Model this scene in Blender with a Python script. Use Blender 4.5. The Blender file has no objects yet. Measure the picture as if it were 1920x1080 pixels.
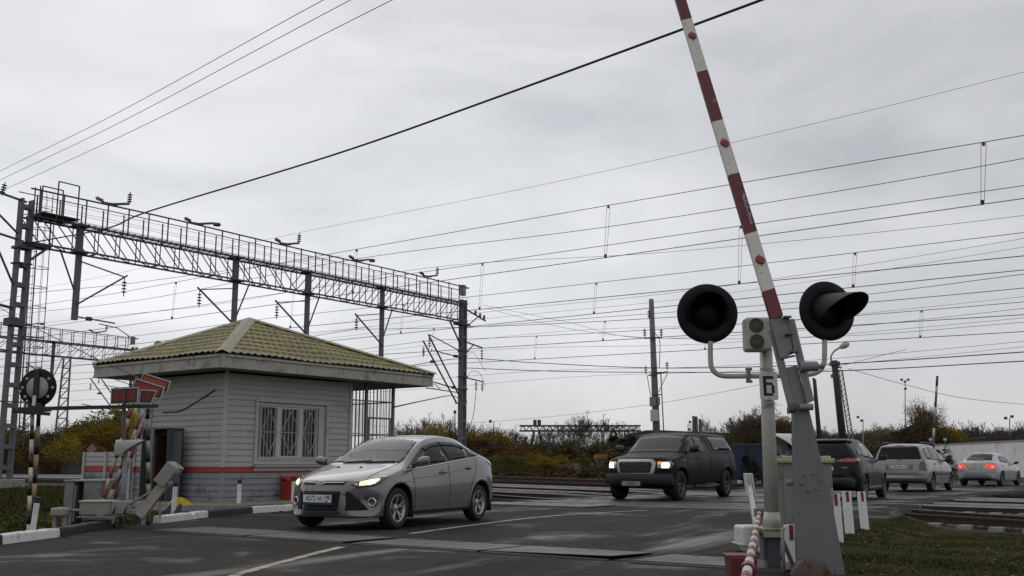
import bpy, bmesh, math, random
import numpy as np
from mathutils import Vector, Matrix
from mathutils.bvhtree import BVHTree
from mathutils.geometry import delaunay_2d_cdt

SC = bpy.context.scene
COL = SC.collection
R = math.radians
random.seed(7)

# ------------------------------------------------------------------ camera
CAM_H, PITCH, FPX = 1.0, R(9.71), 1920.0
cd = bpy.data.cameras.new('camera')
cam = bpy.data.objects.new('camera', cd)
COL.objects.link(cam)
cam.location = (0, 0, CAM_H)
cam.rotation_euler = (R(90) + PITCH, 0, 0)
cd.sensor_width = 36.0
cd.lens = 36.0
cd.clip_start = 0.1
cd.clip_end = 6000
SC.camera = cam
SC.render.resolution_x, SC.render.resolution_y = 1024, 576

# ------------------------------------------------------------------ sky and light
SUN_EL, SUN_AZ = R(48), R(-25)          # behind the crossing, a little to the left
w = bpy.data.worlds.new('World')
SC.world = w
w.use_nodes = True
nt = w.node_tree
nt.nodes.clear()
def wn(t, **k):
    n = nt.nodes.new(t)
    for a, b in k.items():
        setattr(n, a, b)
    return n
sky = wn('ShaderNodeTexSky', sky_type='NISHITA', sun_disc=False, sun_elevation=SUN_EL, sun_rotation=SUN_AZ)
tc = wn('ShaderNodeTexCoord')
mp = wn('ShaderNodeMapping'); mp.inputs['Scale'].default_value = (1.0, 1.0, 2.6)
mp.inputs['Location'].default_value = (0.35, 0.2, 0.1)
n1 = wn('ShaderNodeTexNoise'); n1.inputs['Scale'].default_value = 3.0; n1.inputs['Detail'].default_value = 7; n1.inputs['Roughness'].default_value = .5
n1.inputs['Distortion'].default_value = .5
cr = wn('ShaderNodeValToRGB')
cr.color_ramp.elements[0].position = .31; cr.color_ramp.elements[0].color = (4.55, 4.62, 4.82, 1)
cr.color_ramp.elements[1].position = .69; cr.color_ramp.elements[1].color = (6.85, 6.9, 7.1, 1)
# a thinner, brighter part of the cloud deck low in the left half of the view
dt = wn('ShaderNodeVectorMath', operation='DOT_PRODUCT'); dt.inputs[1].default_value = Vector((-.22, .95, .21)).normalized()
mr = wn('ShaderNodeMapRange'); mr.inputs['From Min'].default_value = .86; mr.inputs['From Max'].default_value = 1.0
mr.inputs['To Min'].default_value = 1.0; mr.inputs['To Max'].default_value = 1.26
mr.interpolation_type = 'SMOOTHSTEP'
sc_ = wn('ShaderNodeVectorMath', operation='SCALE')
# the deck is duller towards the horizon
sx = wn('ShaderNodeSeparateXYZ')
mh = wn('ShaderNodeMapRange'); mh.inputs['From Min'].default_value = .0; mh.inputs['From Max'].default_value = .16
mh.inputs['To Min'].default_value = .80; mh.inputs['To Max'].default_value = 1.0
mu = wn('ShaderNodeMath', operation='MULTIPLY')
mx = wn('ShaderNodeMixRGB'); mx.inputs[0].default_value = .94
bg = wn('ShaderNodeBackground'); bg.inputs['Strength'].default_value = .11
ow = wn('ShaderNodeOutputWorld')
L = nt.links.new
L(tc.outputs['Generated'], mp.inputs[0]); L(mp.outputs[0], n1.inputs['Vector']); L(n1.outputs[0], cr.inputs[0])
L(tc.outputs['Generated'], dt.inputs[0]); L(dt.outputs['Value'], mr.inputs['Value'])
L(tc.outputs['Generated'], sx.inputs[0]); L(sx.outputs['Z'], mh.inputs['Value'])
L(mr.outputs[0], mu.inputs[0]); L(mh.outputs[0], mu.inputs[1])
L(cr.outputs[0], sc_.inputs[0]); L(mu.outputs[0], sc_.inputs['Scale'])
L(sky.outputs[0], mx.inputs[1]); L(sc_.outputs[0], mx.inputs[2]); L(mx.outputs[0], bg.inputs['Color']); L(bg.outputs[0], ow.inputs['Surface'])

sd = bpy.data.lights.new('sun', 'SUN')
sun = bpy.data.objects.new('sun', sd)
COL.objects.link(sun)
sd.energy = 0.5
sd.angle = R(50)
sd.color = (1.0, .97, .93)
sun.rotation_euler = (R(90) - SUN_EL, 0, math.pi - SUN_AZ)

SC.view_settings.view_transform = 'Standard'
SC.view_settings.look = 'None'
SC.view_settings.exposure = 0.0
SC.view_settings.gamma = 1.0
SC.cycles.max_bounces = 6
SC.cycles.diffuse_bounces = 2
SC.cycles.glossy_bounces = 3
SC.cycles.transparent_max_bounces = 8

# ------------------------------------------------------------------ survey helpers
# sight lines of the photograph, each met with a real distance or plane
CP, SP = math.cos(PITCH), math.sin(PITCH)
def ray(px, py):
    x, u = (px - 960) / FPX, -(py - 540) / FPX
    return Vector((x, CP - u * SP, SP + u * CP))
def gp(px, py, z=0.0):
    r = ray(px, py); t = (z - CAM_H) / r.z
    return Vector((r.x * t, r.y * t, z))
def at(px, py, D):
    r = ray(px, py); t = D / r.y
    return Vector((r.x * t, D, CAM_H + r.z * t))
YAW = R(54.05)
U = Vector((math.cos(YAW), math.sin(YAW), 0))        # across the tracks, away from the camera
V = Vector((U.y, -U.x, 0))                           # along the tracks, to the right
Z = Vector((0, 0, 1))
def onu(px, py, u0):                                  # on the vertical plane of a track
    r = ray(px, py); t = u0 / (r.x * U.x + r.y * U.y)
    return Vector((r.x * t, r.y * t, CAM_H + r.z * t))
def uv(u, v, z=0.0):
    return U * u + V * v + Z * z

# ------------------------------------------------------------------ materials
MATS = {}
def mat(name, col, rough=.6, metal=0.0, var=.15, vs=3.0, bump=0.0, bs=40.0, coat=0.0, spots=None, emit=None, ior=None, rvar=0.0, spec=None):
    """Principled material; var: uneven colour at scale vs, bump: fine relief, spots: (colour, amount, scale) for stains, dirt and rust."""
    if name in MATS: return MATS[name]
    m = bpy.data.materials.new(name); m.use_nodes = True
    t = m.node_tree; N = t.nodes; p = N['Principled BSDF']; K = t.links.new
    p.inputs['Roughness'].default_value = rough; p.inputs['Metallic'].default_value = metal
    p.inputs['Base Color'].default_value = (*col, 1)
    if spec is not None: p.inputs['Specular IOR Level'].default_value = spec
    if coat: p.inputs['Coat Weight'].default_value = coat; p.inputs['Coat Roughness'].default_value = .06
    if ior: p.inputs['IOR'].default_value = ior
    if emit: p.inputs['Emission Color'].default_value = (*emit[0], 1); p.inputs['Emission Strength'].default_value = emit[1]
    tcn = N.new('ShaderNodeTexCoord')
    out = None
    if var:
        n = N.new('ShaderNodeTexNoise'); n.inputs['Scale'].default_value = vs; n.inputs['Detail'].default_value = 6; n.inputs['Roughness'].default_value = .62
        K(tcn.outputs['Object'], n.inputs['Vector'])
        r_ = N.new('ShaderNodeMapRange'); r_.inputs['From Min'].default_value = .3; r_.inputs['From Max'].default_value = .7
        r_.inputs['To Min'].default_value = 1 - var; r_.inputs['To Max'].default_value = 1 + var
        K(n.outputs[0], r_.inputs[0])
        s_ = N.new('ShaderNodeVectorMath'); s_.operation = 'SCALE'; s_.inputs[0].default_value = col
        K(r_.outputs[0], s_.inputs['Scale']); out = s_.outputs[0]
        if rvar:
            q = N.new('ShaderNodeMapRange'); q.inputs['From Min'].default_value = .3; q.inputs['From Max'].default_value = .7
            q.inputs['To Min'].default_value = max(.02, rough - rvar); q.inputs['To Max'].default_value = min(1, rough + rvar)
            K(n.outputs[0], q.inputs[0]); K(q.outputs[0], p.inputs['Roughness'])
    for sp in (spots if isinstance(spots, list) else [spots] if spots else []):
        c2, amt, s2 = sp[:3]
        n = N.new('ShaderNodeTexNoise'); n.inputs['Scale'].default_value = s2; n.inputs['Detail'].default_value = 7; n.inputs['Roughness'].default_value = .7
        if len(sp) > 3:
            mv = N.new('ShaderNodeMapping'); mv.inputs['Scale'].default_value = (1, 1, sp[3]); K(tcn.outputs['Object'], mv.inputs[0]); K(mv.outputs[0], n.inputs['Vector'])
        else: K(tcn.outputs['Object'], n.inputs['Vector'])
        r_ = N.new('ShaderNodeMapRange'); r_.inputs['From Min'].default_value = .66 - amt * .36; r_.inputs['From Max'].default_value = .76 - amt * .30
        K(n.outputs[0], r_.inputs[0])
        m_ = N.new('ShaderNodeMixRGB'); m_.inputs[2].default_value = (*c2, 1)
        K(r_.outputs[0], m_.inputs[0])
        if out: K(out, m_.inputs[1])
        else: m_.inputs[1].default_value = (*col, 1)
        out = m_.outputs[0]
    if out: K(out, p.inputs['Base Color'])
    if bump:
        n = N.new('ShaderNodeTexNoise'); n.inputs['Scale'].default_value = bs; n.inputs['Detail'].default_value = 4
        K(tcn.outputs['Object'], n.inputs['Vector'])
        b = N.new('ShaderNodeBump'); b.inputs['Strength'].default_value = bump; b.inputs['Distance'].default_value = .01
        K(n.outputs[0], b.inputs['Height']); K(b.outputs[0], p.inputs['Normal'])
    MATS[name] = m
    return m

RUST = (.10, .045, .02)
GALV = mat('galvanised steel', (.20, .205, .215), .55, .35, .2, 4)
STEELD = mat('dark weathered steel', (.075, .078, .083), .6, .3, .25, 3, spots=(RUST, .25, 3))
GREYP = mat('grey machine paint', (.20, .21, .21), .5, 0, .1, 3, .15, 60, spots=(( .12,.11,.09), .3, 5))
GREYD = mat('dark grey paint', (.085, .09, .1), .5, 0, .12, 4, .1, 50, spots=((.05,.045,.04), .3, 4))
CREAM = mat('cream signal paint', (.43, .43, .375), .45, 0, .1, 4, .15, 50, spots=[((.27,.23,.13), .22, 7), ((.2,.18,.15), .2, 18)])
CREAMY = mat('yellowed lid paint', (.42, .38, .24), .5, 0, .15, 5, .1, 50, spots=((.2,.16,.09), .3, 9))
WHITE = mat('white road paint', (.74, .74, .73), .6, 0, .07, 5, .15, 60, spots=((.3,.29,.27), .3, 6))
WHITEP = mat('white enamel', (.66, .67, .66), .35, 0, .06, 4, spots=((.33,.31,.28), .22, 8))
BLACKP = mat('black paint', (.012, .012, .014), .45, 0, .2, 5)
MATTE = mat('matt black signal board', (.009, .009, .011), .65, 0, .2, 5, spec=.25)
REDP = mat('dull red paint', (.13, .022, .022), .55, 0, .15, 5, .1, 60, spots=((.10,.02,.02), .3, 7))
REDB = mat('bright red paint', (.40, .035, .02), .5, 0, .12, 4, .1, 60)
REDREF = mat('red reflector', (.22, .010, .016), .3, 0, .2, 30)
STRIPEW = mat('worn white boom paint', (.56, .54, .5), .6, 0, .1, 6, .1, 60, spots=[((.33,.28,.2), .3, 12), ((.22,.2,.18), .2, 25)])
STRIPER = mat('worn red boom paint', (.105, .015, .018), .6, 0, .15, 6, .1, 60, spots=((.42,.4,.38), .04, 9))
STRIPEY = mat('yellowed white pole paint', (.55, .49, .36), .6, 0, .12, 8, spots=((.25,.18,.1), .3, 14))
CONC = mat('concrete', (.27, .265, .25), .85, 0, .2, 2, .4, 30, spots=((.14,.13,.12), .35, 3))
RUBBER = mat('tyre rubber', (.014, .014, .015), .75, 0, .25, 8, .2, 80)
DARK = mat('dark void', (.006, .006, .007), .8, 0, 0)
PLASTIC = mat('black plastic', (.018, .018, .02), .5, 0, .15, 6)
GLASS = mat('tinted vehicle glass', (.007, .008, .010), .03, 0, .2, 2, ior=1.30)
CHROME = mat('chrome', (.62, .63, .65), .12, 1, .04, 5)
ALLOY = mat('alloy wheel', (.36, .36, .38), .32, .8, .12, 10)
HANDLEM = mat('lens clear', (.5, .5, .52), .12, 0, .1, 20, coat=1)
LAMP = mat('lit headlamp', (.9, .8, .6), .3, 0, 0, emit=((1.0, .74, .36), 1.15))
LAMPW = mat('lit headlamp core', (.9, .9, .8), .3, 0, 0, emit=((1.0, .84, .55), 4.0))
AMBER = mat('amber lamp', (.7, .25, .03), .2, 0, .1, 20, emit=((1.0, .36, .04), .7))
TAIL = mat('red tail lens', (.17, .008, .01), .12, 0, .2, 25, coat=1)
TAILON = mat('lit brake lamp', (.5, .02, .01), .2, 0, 0, emit=((1.0, .05, .03), .9))
TAILHOT = mat('lit brake lamp core', (.8, .1, .05), .2, 0, 0, emit=((1.0, .20, .10), 1.8))
INS = mat('brown insulator glaze', (.03, .018, .014), .25, 0, .2, 9)
WIRE = mat('overhead wire', (.035, .036, .04), .6, .3, 0)
WIREB = mat('black cable sheath', (.012, .012, .013), .6, 0, 0)

# ------------------------------------------------------------------ mesh builder
def frame(d, up=Z):
    d = Vector(d).normalized()
    s = d.cross(up)
    if s.length < 1e-4: s = d.cross(Vector((1, 0, 0)))
    s.normalize()
    return d, s, s.cross(d).normalized()

class MB:
    def __init__(s): s.v = []; s.f = []; s.m = []; s.s = []; s.marks = []
    def add(s, vs, fs, mi=0, sm=False):
        b = len(s.v); s.v += [tuple(x) for x in vs]
        for f in fs: s.f.append(tuple(b + i for i in f)); s.m.append(mi); s.s.append(sm)
        return s
    def box(s, c, d, rz=0, mi=0, M=None):
        c = Vector(c); h = [x / 2 for x in d]
        Q = M or Matrix.Rotation(rz, 3, 'Z')
        vs = [c + Q @ Vector((x * h[0], y * h[1], z * h[2])) for z in (-1, 1) for y in (-1, 1) for x in (-1, 1)]
        return s.add(vs, [(0, 2, 3, 1), (4, 5, 7, 6), (0, 1, 5, 4), (2, 6, 7, 3), (0, 4, 6, 2), (1, 3, 7, 5)], mi)
    def beam(s, a, b, w, h=None, up=Z, mi=0):
        a = Vector(a); b = Vector(b); h = w if h is None else h
        d, x, y = frame(b - a, up)
        vs = [p + x * (i * w / 2) + y * (j * h / 2) for p in (a, b) for j in (-1, 1) for i in (-1, 1)]
        return s.add(vs, [(0, 2, 3, 1), (4, 5, 7, 6), (0, 1, 5, 4), (2, 6, 7, 3), (0, 4, 6, 2), (1, 3, 7, 5)], mi)
    def tube(s, a, b, r, r2=None, n=8, mi=0, cap=True):
        return s.path([a, b], [r, r if r2 is None else r2], n, mi, cap)
    def path(s, pts, r, n=8, mi=0, cap=True):
        pts = [Vector(p) for p in pts]; k = len(pts)
        rs = r if isinstance(r, (list, tuple)) else [r] * k
        vs = []; up = None
        for i, p in enumerate(pts):
            d = (pts[min(i + 1, k - 1)] - pts[max(i - 1, 0)])
            if d.length < 1e-9: d = Vector((0, 0, 1))
            d.normalize()
            if up is None: _, x, y = frame(d)
            else:
                y = (up - d * up.dot(d))
                if y.length < 1e-5: _, x, y = frame(d)
                y.normalize(); x = d.cross(y)
            up = y
            for j in range(n):
                a = 2 * math.pi * j / n
                vs.append(p + (x * math.cos(a) + y * math.sin(a)) * rs[i])
        fs = [(i * n + j, i * n + (j + 1) % n, (i + 1) * n + (j + 1) % n, (i + 1) * n + j) for i in range(k - 1) for j in range(n)]
        s.add(vs, fs, mi, n > 5)
        if cap:
            b = len(s.v) - k * n
            s.f.append(tuple(b + j for j in reversed(range(n)))); s.m.append(mi); s.s.append(False)
            s.f.append(tuple(b + (k - 1) * n + j for j in range(n))); s.m.append(mi); s.s.append(False)
        return s
    def lathe(s, prof, c=(0, 0, 0), ax=(0, 0, 1), n=24, mi=0, sm=True, a0=0, a1=2 * math.pi, ref=Z):
        """prof: (radius, height along ax)"""
        c = Vector(c); d, x, y = frame(ax, ref); full = abs(a1 - a0 - 2 * math.pi) < 1e-6
        k = n if full else n + 1
        vs = [c + d * h + (x * math.cos(a0 + (a1 - a0) * j / n) + y * math.sin(a0 + (a1 - a0) * j / n)) * max(r, 1e-5) for r, h in prof for j in range(k)]
        fs = [(i * k + j, i * k + (j + 1) % k, (i + 1) * k + (j + 1) % k, (i + 1) * k + j) for i in range(len(prof) - 1) for j in range(n)]
        return s.add(vs, fs, mi, sm)
    def prism(s, poly, o, x, y, th, mi=0):
        """flat polygon (2-D) in the frame o, x, y with thickness th along x cross y"""
        o = Vector(o); x = Vector(x).normalized(); y = Vector(y).normalized(); nrm = x.cross(y)
        n = len(poly)
        vs = [o + x * a + y * b for a, b in poly] + [o + x * a + y * b + nrm * th for a, b in poly]
        fs = [tuple(reversed(range(n))), tuple(range(n, 2 * n))] + [(i, (i + 1) % n, n + (i + 1) % n, n + i) for i in range(n)]
        return s.add(vs, fs, mi)
    def grid(s, P, mi=0, sm=True):
        a, b = len(P), len(P[0])
        return s.add([p for r in P for p in r], [(i * b + j, i * b + j + 1, (i + 1) * b + j + 1, (i + 1) * b + j) for i in range(a - 1) for j in range(b - 1)], mi, sm)
    def mesh(s, name, mats):
        me = bpy.data.meshes.new(name)
        me.from_pydata(s.v, [], s.f)
        for m in (mats if isinstance(mats, (list, tuple)) else [mats]): me.materials.append(m)
        me.polygons.foreach_set('material_index', s.m)
        me.polygons.foreach_set('use_smooth', s.s)
        me.update()
        return me
    def build_each(s, name, mats, parent):
        ms = s.marks + [(len(s.v), len(s.f))]
        for (v0, f0), (v1, f1) in zip(ms[:-1], ms[1:]):
            b = MB(); b.v = s.v[v0:v1]; b.f = [tuple(i - v0 for i in f) for f in s.f[f0:f1]]; b.m = s.m[f0:f1]; b.s = s.s[f0:f1]
            if b.f: b.build(name, mats, parent)
    def build(s, name, mats, parent=None, bev=0, seg=2, loc=None, rot=None):
        o = bpy.data.objects.new(name, s.mesh(name, mats)); COL.objects.link(o)
        if parent: o.parent = parent
        if loc is not None: o.location = loc
        if rot is not None: o.rotation_euler = rot
        if bev:
            m = o.modifiers.new('bevel', 'BEVEL'); m.width = bev; m.segments = seg; m.limit_method = 'ANGLE'; m.angle_limit = R(40)
        return o

def tag(o, label=None, cat=None, group=None, kind=None):
    if label: o['label'] = label
    if cat: o['category'] = cat
    if group: o['group'] = group
    if kind: o['kind'] = kind
    return o
def thing(name, label, cat, loc=(0, 0, 0), rz=0, group=None):
    o = bpy.data.objects.new(name, None); COL.objects.link(o)
    o.empty_display_size = .2
    o.location = loc; o.rotation_euler = (0, 0, rz)
    return tag(o, label, cat, group)
def dup(root, loc=None, rz=None, label=None, scale=None, group=None):
    r = root.copy(); COL.objects.link(r)
    if loc is not None: r.location = loc
    if rz is not None: r.rotation_euler = (0, 0, rz)
    if scale is not None: r.scale = scale if isinstance(scale, (tuple, list)) else (scale,) * 3
    if label: r['label'] = label
    if group: r['group'] = group
    for ch in list(root.children):
        c = ch.copy(); COL.objects.link(c); c.parent = r
        for g in list(ch.children):
            d = g.copy(); COL.objects.link(d); d.parent = c
    return r
def text_mb(txt, size, o, x, y, th=.002, bold=0.0, sx=1.0, shear=0.0):
    """lettering as a mesh: centred on o in the plane x, y"""
    c = bpy.data.curves.new('lettering', 'FONT'); c.body = txt; c.size = size; c.align_x = 'CENTER'; c.align_y = 'CENTER'
    c.offset = bold; c.shear = shear; c.extrude = 0; c.resolution_u = 3
    ob = bpy.data.objects.new('lettering', c); COL.objects.link(ob)
    dg = bpy.context.evaluated_depsgraph_get()
    me = bpy.data.meshes.new_from_object(ob.evaluated_get(dg))
    o = Vector(o); x = Vector(x).normalized(); y = Vector(y).normalized(); n = x.cross(y)
    b = MB()
    b.add([o + x * (v.co.x * sx) + y * v.co.y + n * th for v in me.vertices], [tuple(p.vertices) for p in me.polygons])
    bpy.data.objects.remove(ob); bpy.data.curves.remove(c); bpy.data.meshes.remove(me)
    return b
def smooth_pts(pts, k=8):
    """Catmull-Rom through points"""
    P = [Vector(p) for p in pts]
    if len(P) < 3: return [P[0].lerp(P[-1], i / k) for i in range(k + 1)]
    P = [P[0] * 2 - P[1]] + P + [P[-1] * 2 - P[-2]]
    out = []
    for i in range(1, len(P) - 2):
        a, b, c, d = P[i - 1:i + 3]
        for j in range(k):
            t = j / k
            out.append(.5 * ((2 * b) + (c - a) * t + (2 * a - 5 * b + 4 * c - d) * t * t + (3 * b - a - 3 * c + d) * t ** 3))
    return out + [P[-2]]
# ================================================================== THE SETTING
def nodes_of(name):
    m = bpy.data.materials.new(name); m.use_nodes = True
    return m, m.node_tree.nodes, m.node_tree.links.new, m.node_tree.nodes['Principled BSDF']
def noise(N, K, vec, scale, det=5, rough=.6, dist=0):
    n = N.new('ShaderNodeTexNoise'); n.inputs['Scale'].default_value = scale; n.inputs['Detail'].default_value = det
    n.inputs['Roughness'].default_value = rough; n.inputs['Distortion'].default_value = dist
    K(vec, n.inputs['Vector']); return n.outputs[0]
def ramp(N, K, v, a, b, lo, hi):
    r = N.new('ShaderNodeMapRange'); r.inputs['From Min'].default_value = a; r.inputs['From Max'].default_value = b
    r.inputs['To Min'].default_value = lo; r.inputs['To Max'].default_value = hi
    K(v, r.inputs[0]); return r.outputs[0]
def mixc(N, K, f, a, b):
    m = N.new('ShaderNodeMixRGB')
    if isinstance(f, float): m.inputs[0].default_value = f
    else: K(f, m.inputs[0])
    for i, c in ((1, a), (2, b)):
        if isinstance(c, tuple): m.inputs[i].default_value = (*c, 1)
        else: K(c, m.inputs[i])
    return m.outputs[0]
def math2(N, K, op, a, b):
    m = N.new('ShaderNodeMath'); m.operation = op
    for i, c in ((0, a), (1, b)):
        if isinstance(c, (int, float)): m.inputs[i].default_value = c
        else: K(c, m.inputs[i])
    return m.outputs[0]
def bumpn(N, K, p, h, st, dist=.01):
    b = N.new('ShaderNodeBump'); b.inputs['Strength'].default_value = st; b.inputs['Distance'].default_value = dist
    K(h, b.inputs['Height']); K(b.outputs[0], p.inputs['Normal'])

def asphalt():
    m, N, K, p = nodes_of('wet asphalt')
    tcn = N.new('ShaderNodeTexCoord')
    mq = N.new('ShaderNodeMapping'); mq.inputs['Rotation'].default_value = (0, 0, -R(64)); K(tcn.outputs['Object'], mq.inputs[0])
    mp = N.new('ShaderNodeMapping'); mp.inputs['Scale'].default_value = (.10, .85, 1)
    K(mq.outputs[0], mp.inputs[0])
    ob = tcn.outputs['Object']
    big = noise(N, K, ob, .55, 6, .6, .4)
    fine = noise(N, K, ob, 70, 3, .7)
    lane = noise(N, K, mp.outputs[0], 1.0, 5, .55, .3)
    patch = noise(N, K, ob, .22, 2, .4, .2)
    c = mixc(N, K, ramp(N, K, big, .35, .65, 0, 1), (.019, .0178, .0165), (.046, .0425, .038))
    c = mixc(N, K, ramp(N, K, patch, .50, .53, 0, .55), c, (.021, .0195, .018))
    mid = noise(N, K, ob, 5.5, 5, .75)
    c = mixc(N, K, ramp(N, K, mid, .52, .70, 0, .6), c, (.066, .060, .053))
    c = mixc(N, K, ramp(N, K, lane, .40, .30, 0, .6), c, (.016, .015, .0145))
    c = mixc(N, K, ramp(N, K, fine, .45, .75, 0, .55), c, (.085, .078, .070))
    K(c, p.inputs['Base Color'])
    wet = ramp(N, K, lane, .55, .68, 0, 1)
    wet2 = ramp(N, K, big, .56, .66, 0, 1)
    wv = math2(N, K, 'MAXIMUM', math2(N, K, 'MULTIPLY', wet, .95), math2(N, K, 'MULTIPLY', wet2, .6))
    rg = N.new('ShaderNodeMapRange'); rg.inputs['To Min'].default_value = .78; rg.inputs['To Max'].default_value = .26
    K(wv, rg.inputs[0]); K(rg.outputs[0], p.inputs['Roughness'])
    K(ramp(N, K, wv, 0, 1, .06, .42), p.inputs['Specular IOR Level'])
    hh = math2(N, K, 'ADD', math2(N, K, 'MULTIPLY', fine, .9), math2(N, K, 'MULTIPLY', big, .6))
    bumpn(N, K, p, hh, .35, .012)
    return m
def earth(name, a, b, c3, sc=.8, bump=.6):
    m, N, K, p = nodes_of(name)
    tcn = N.new('ShaderNodeTexCoord'); ob = tcn.outputs['Object']
    n1 = noise(N, K, ob, sc, 7, .65, .3); n2 = noise(N, K, ob, sc * 9, 6, .7); n3 = noise(N, K, ob, sc * 45, 4, .7)
    c = mixc(N, K, ramp(N, K, n1, .38, .62, 0, 1), a, b)
    c = mixc(N, K, ramp(N, K, n2, .48, .66, 0, .8), c, c3)
    K(c, p.inputs['Base Color']); p.inputs['Roughness'].default_value = .95; p.inputs['Specular IOR Level'].default_value = .08
    bumpn(N, K, p, math2(N, K, 'ADD', n2, n3), bump, .05)
    return m
def stones(name):
    m, N, K, p = nodes_of(name)
    tcn = N.new('ShaderNodeTexCoord'); ob = tcn.outputs['Object']
    v = N.new('ShaderNodeTexVoronoi'); v.inputs['Scale'].default_value = 16
    K(ob, v.inputs['Vector'])
    n1 = noise(N, K, ob, .7, 6, .6)
    hs = N.new('ShaderNodeHueSaturation'); hs.inputs['Saturation'].default_value = .0; K(v.outputs['Color'], hs.inputs['Color'])
    c = mixc(N, K, .72, hs.outputs[0], (.10, .078, .058))
    c = mixc(N, K, .86, c, (.034, .026, .020))
    c = mixc(N, K, ramp(N, K, n1, .4, .62, 0, .7), c, (.020, .015, .011))
    K(c, p.inputs['Base Color']); p.inputs['Roughness'].default_value = .9; p.inputs['Specular IOR Level'].default_value = .12
    bumpn(N, K, p, v.outputs['Distance'], -.9, .05)
    return m
ASPH = asphalt()
EARTH = earth('damp earth and dead grass', (.028, .036, .009), (.046, .029, .014), (.078, .056, .028))
VERGE = earth('short wet turf', (.024, .036, .006), (.032, .021, .011), (.052, .042, .017), 1.1, .5)
BALLAST = stones('oily brown ballast')

# road edges (plan); the carriageway leaves the camera and bends right after the tracks
LE = [(-9.0, 3), (-7.2, 10), (-6.45, 13.2), (-6.25, 15.0), (-6.35, 16.4), (-6.1, 17.4), (-5.72, 19.6), (-5.3, 21.3), (-4.5, 22.6), (-2.2, 25.8), (.2, 29.4), (4.5, 36), (12, 47), (24, 61), (60, 94)]
RE = [(1.2, 3), (2.5, 8.6), (3.2, 11.2), (3.9, 13.0), (4.7, 15), (5.6, 17.2), (7.0, 19.6), (8.3, 22), (9.9, 25.5), (11.9, 28.7), (14.2, 32), (17.6, 36.6), (22.5, 42.2), (31.5, 51), (72, 84)]
def resample(pts, n):
    P = np.array(pts); d = np.r_[0, np.cumsum(np.hypot(*np.diff(P, axis=0).T))]
    t = np.linspace(0, d[-1], n)
    return np.c_[np.interp(t, d, P[:, 0]), np.interp(t, d, P[:, 1])]
def road_edge(side, y):
    P = LE if side < 0 else RE
    return float(np.interp(y, [p[1] for p in P], [p[0] for p in P]))
def rail_z(v, first=False):
    return float(np.interp(v, [-60, -34, -18, -15.5, -7, -4, 30], [.36, .36, .10, .006, .006, -.10 if first else -.01, -.11 if first else -.01]))
def ground_z(x, y):
    u = x * U.x + y * U.y; v = x * V.x + y * V.y
    z = -.06
    if x > road_edge(1, max(3, min(80, y))):
        z = -.03 - .33 * min(1, max(0, (u - 13.0) / 7.5)) * min(1, (x - road_edge(1, max(3, min(80, y)))) / .9)
    elif x < road_edge(-1, max(3, min(80, y))):
        z = -.03
        if 19.0 < u < 60: z = rail_z(v) - .22
        elif u <= 19.0: z = -.03 + .16 * min(1, max(0, (u - 14) / 5)) * min(1, max(0, (-v - 15) / 12))
    if 20.3 < u < 54:
        e = min(abs(x - road_edge(1, max(3, min(80, y)))), abs(x - road_edge(-1, max(3, min(80, y)))))
        z = min(z, -.05 + (rail_z(v, u < 25.5) - .17) * min(1, e / 1.6))
    if u > 54: z = .0
    return z
g = MB()
xs = np.unique(np.r_[np.linspace(-3000, -90, 14), np.linspace(-90, 90, 181), np.linspace(90, 3000, 14)])
ys = np.unique(np.r_[np.linspace(-400, -5, 8), np.linspace(-5, 110, 150), np.linspace(110, 4000, 18)])
P = []
for y in ys:
    row = []
    for x in xs:
        z = ground_z(x, y)
        on = road_edge(-1, max(3, min(90, y))) - .3 < x < road_edge(1, max(3, min(80, y))) + .3
        if on: z = -.07
        if abs(x) < 60 and 0 < y < 90 and not on: z += random.uniform(-.012, .012)
        row.append((x, y, z))
    P.append(row)
g.grid(P)
tag(g.build('ground', EARTH), kind='structure')

n = 90
l_, r_ = resample(LE, n), resample(RE, n)
g = MB()
P = []
for i in range(n):
    a, b = l_[i], r_[i]
    row = [(a[0] - .02, a[1], -.30)] + [(*(a + (b - a) * t), 0) for t in np.linspace(0, 1, 9)] + [(b[0] + .05, b[1], -.40)]
    P.append(row)
g.grid(P)
tag(g.build('road', ASPH), kind='structure')
g = MB()       # the apron nearest the camera, left lane widening out of the picture
g.grid([[(-40, -6, .001), (-9.0, -6, .001), (1.0, -6, .001)], [(-30, 3, -.004), (-9.0, 3, -.004), (1.2, 3, -.004)]])
tag(g.build('pavement', ASPH), kind='structure')

# turf to the right of the road
g = MB(); P = []
for y in np.linspace(5, 21.0, 54):
    x0 = road_edge(1, y) + .02
    P.append([(x0 + t * 13, y - t * 6.0, ground_z(x0 + t * 13, y - t * 6.0) + .02 + random.uniform(0, .022) * (t > .01)) for t in np.linspace(0, 1, 60)])
g.grid(P)
tag(g.build('grass_verge', VERGE), kind='structure')

# ballast shoulders along the tracks, broken by the road
def vcross(side, u):                                     # v of the road edge at track distance u
    best = None
    for p, q in zip((LE if side < 0 else RE)[:-1], (LE if side < 0 else RE)[1:]):
        up, uq = Vector((*p, 0)).dot(U), Vector((*q, 0)).dot(U)
        if (up - u) * (uq - u) <= 0 and up != uq:
            t = (u - up) / (uq - up); a = Vector((*p, 0)).lerp(Vector((*q, 0)), t)
            return a.dot(V)
    return best
g = MB()
for side in (-1, 1):
    P = []
    for u in np.r_[21.5, np.linspace(21.8, 53, 60), 53.6]:
        ve = vcross(side, u) + side * .05
        row = []
        for k in range(46):
            v = ve + side * (k / 45) ** 1.6 * 95
            z = rail_z(v, u < 25.5) - .20 + random.uniform(-.02, .02)
            z = z * min(1, .25 + abs(v - ve) / .7) - .02
            if u < 21.6 or u > 53.4: z -= .25
            row.append(uv(u, v, z))
        P.append(row)
    g.grid(P, sm=False)
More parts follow.
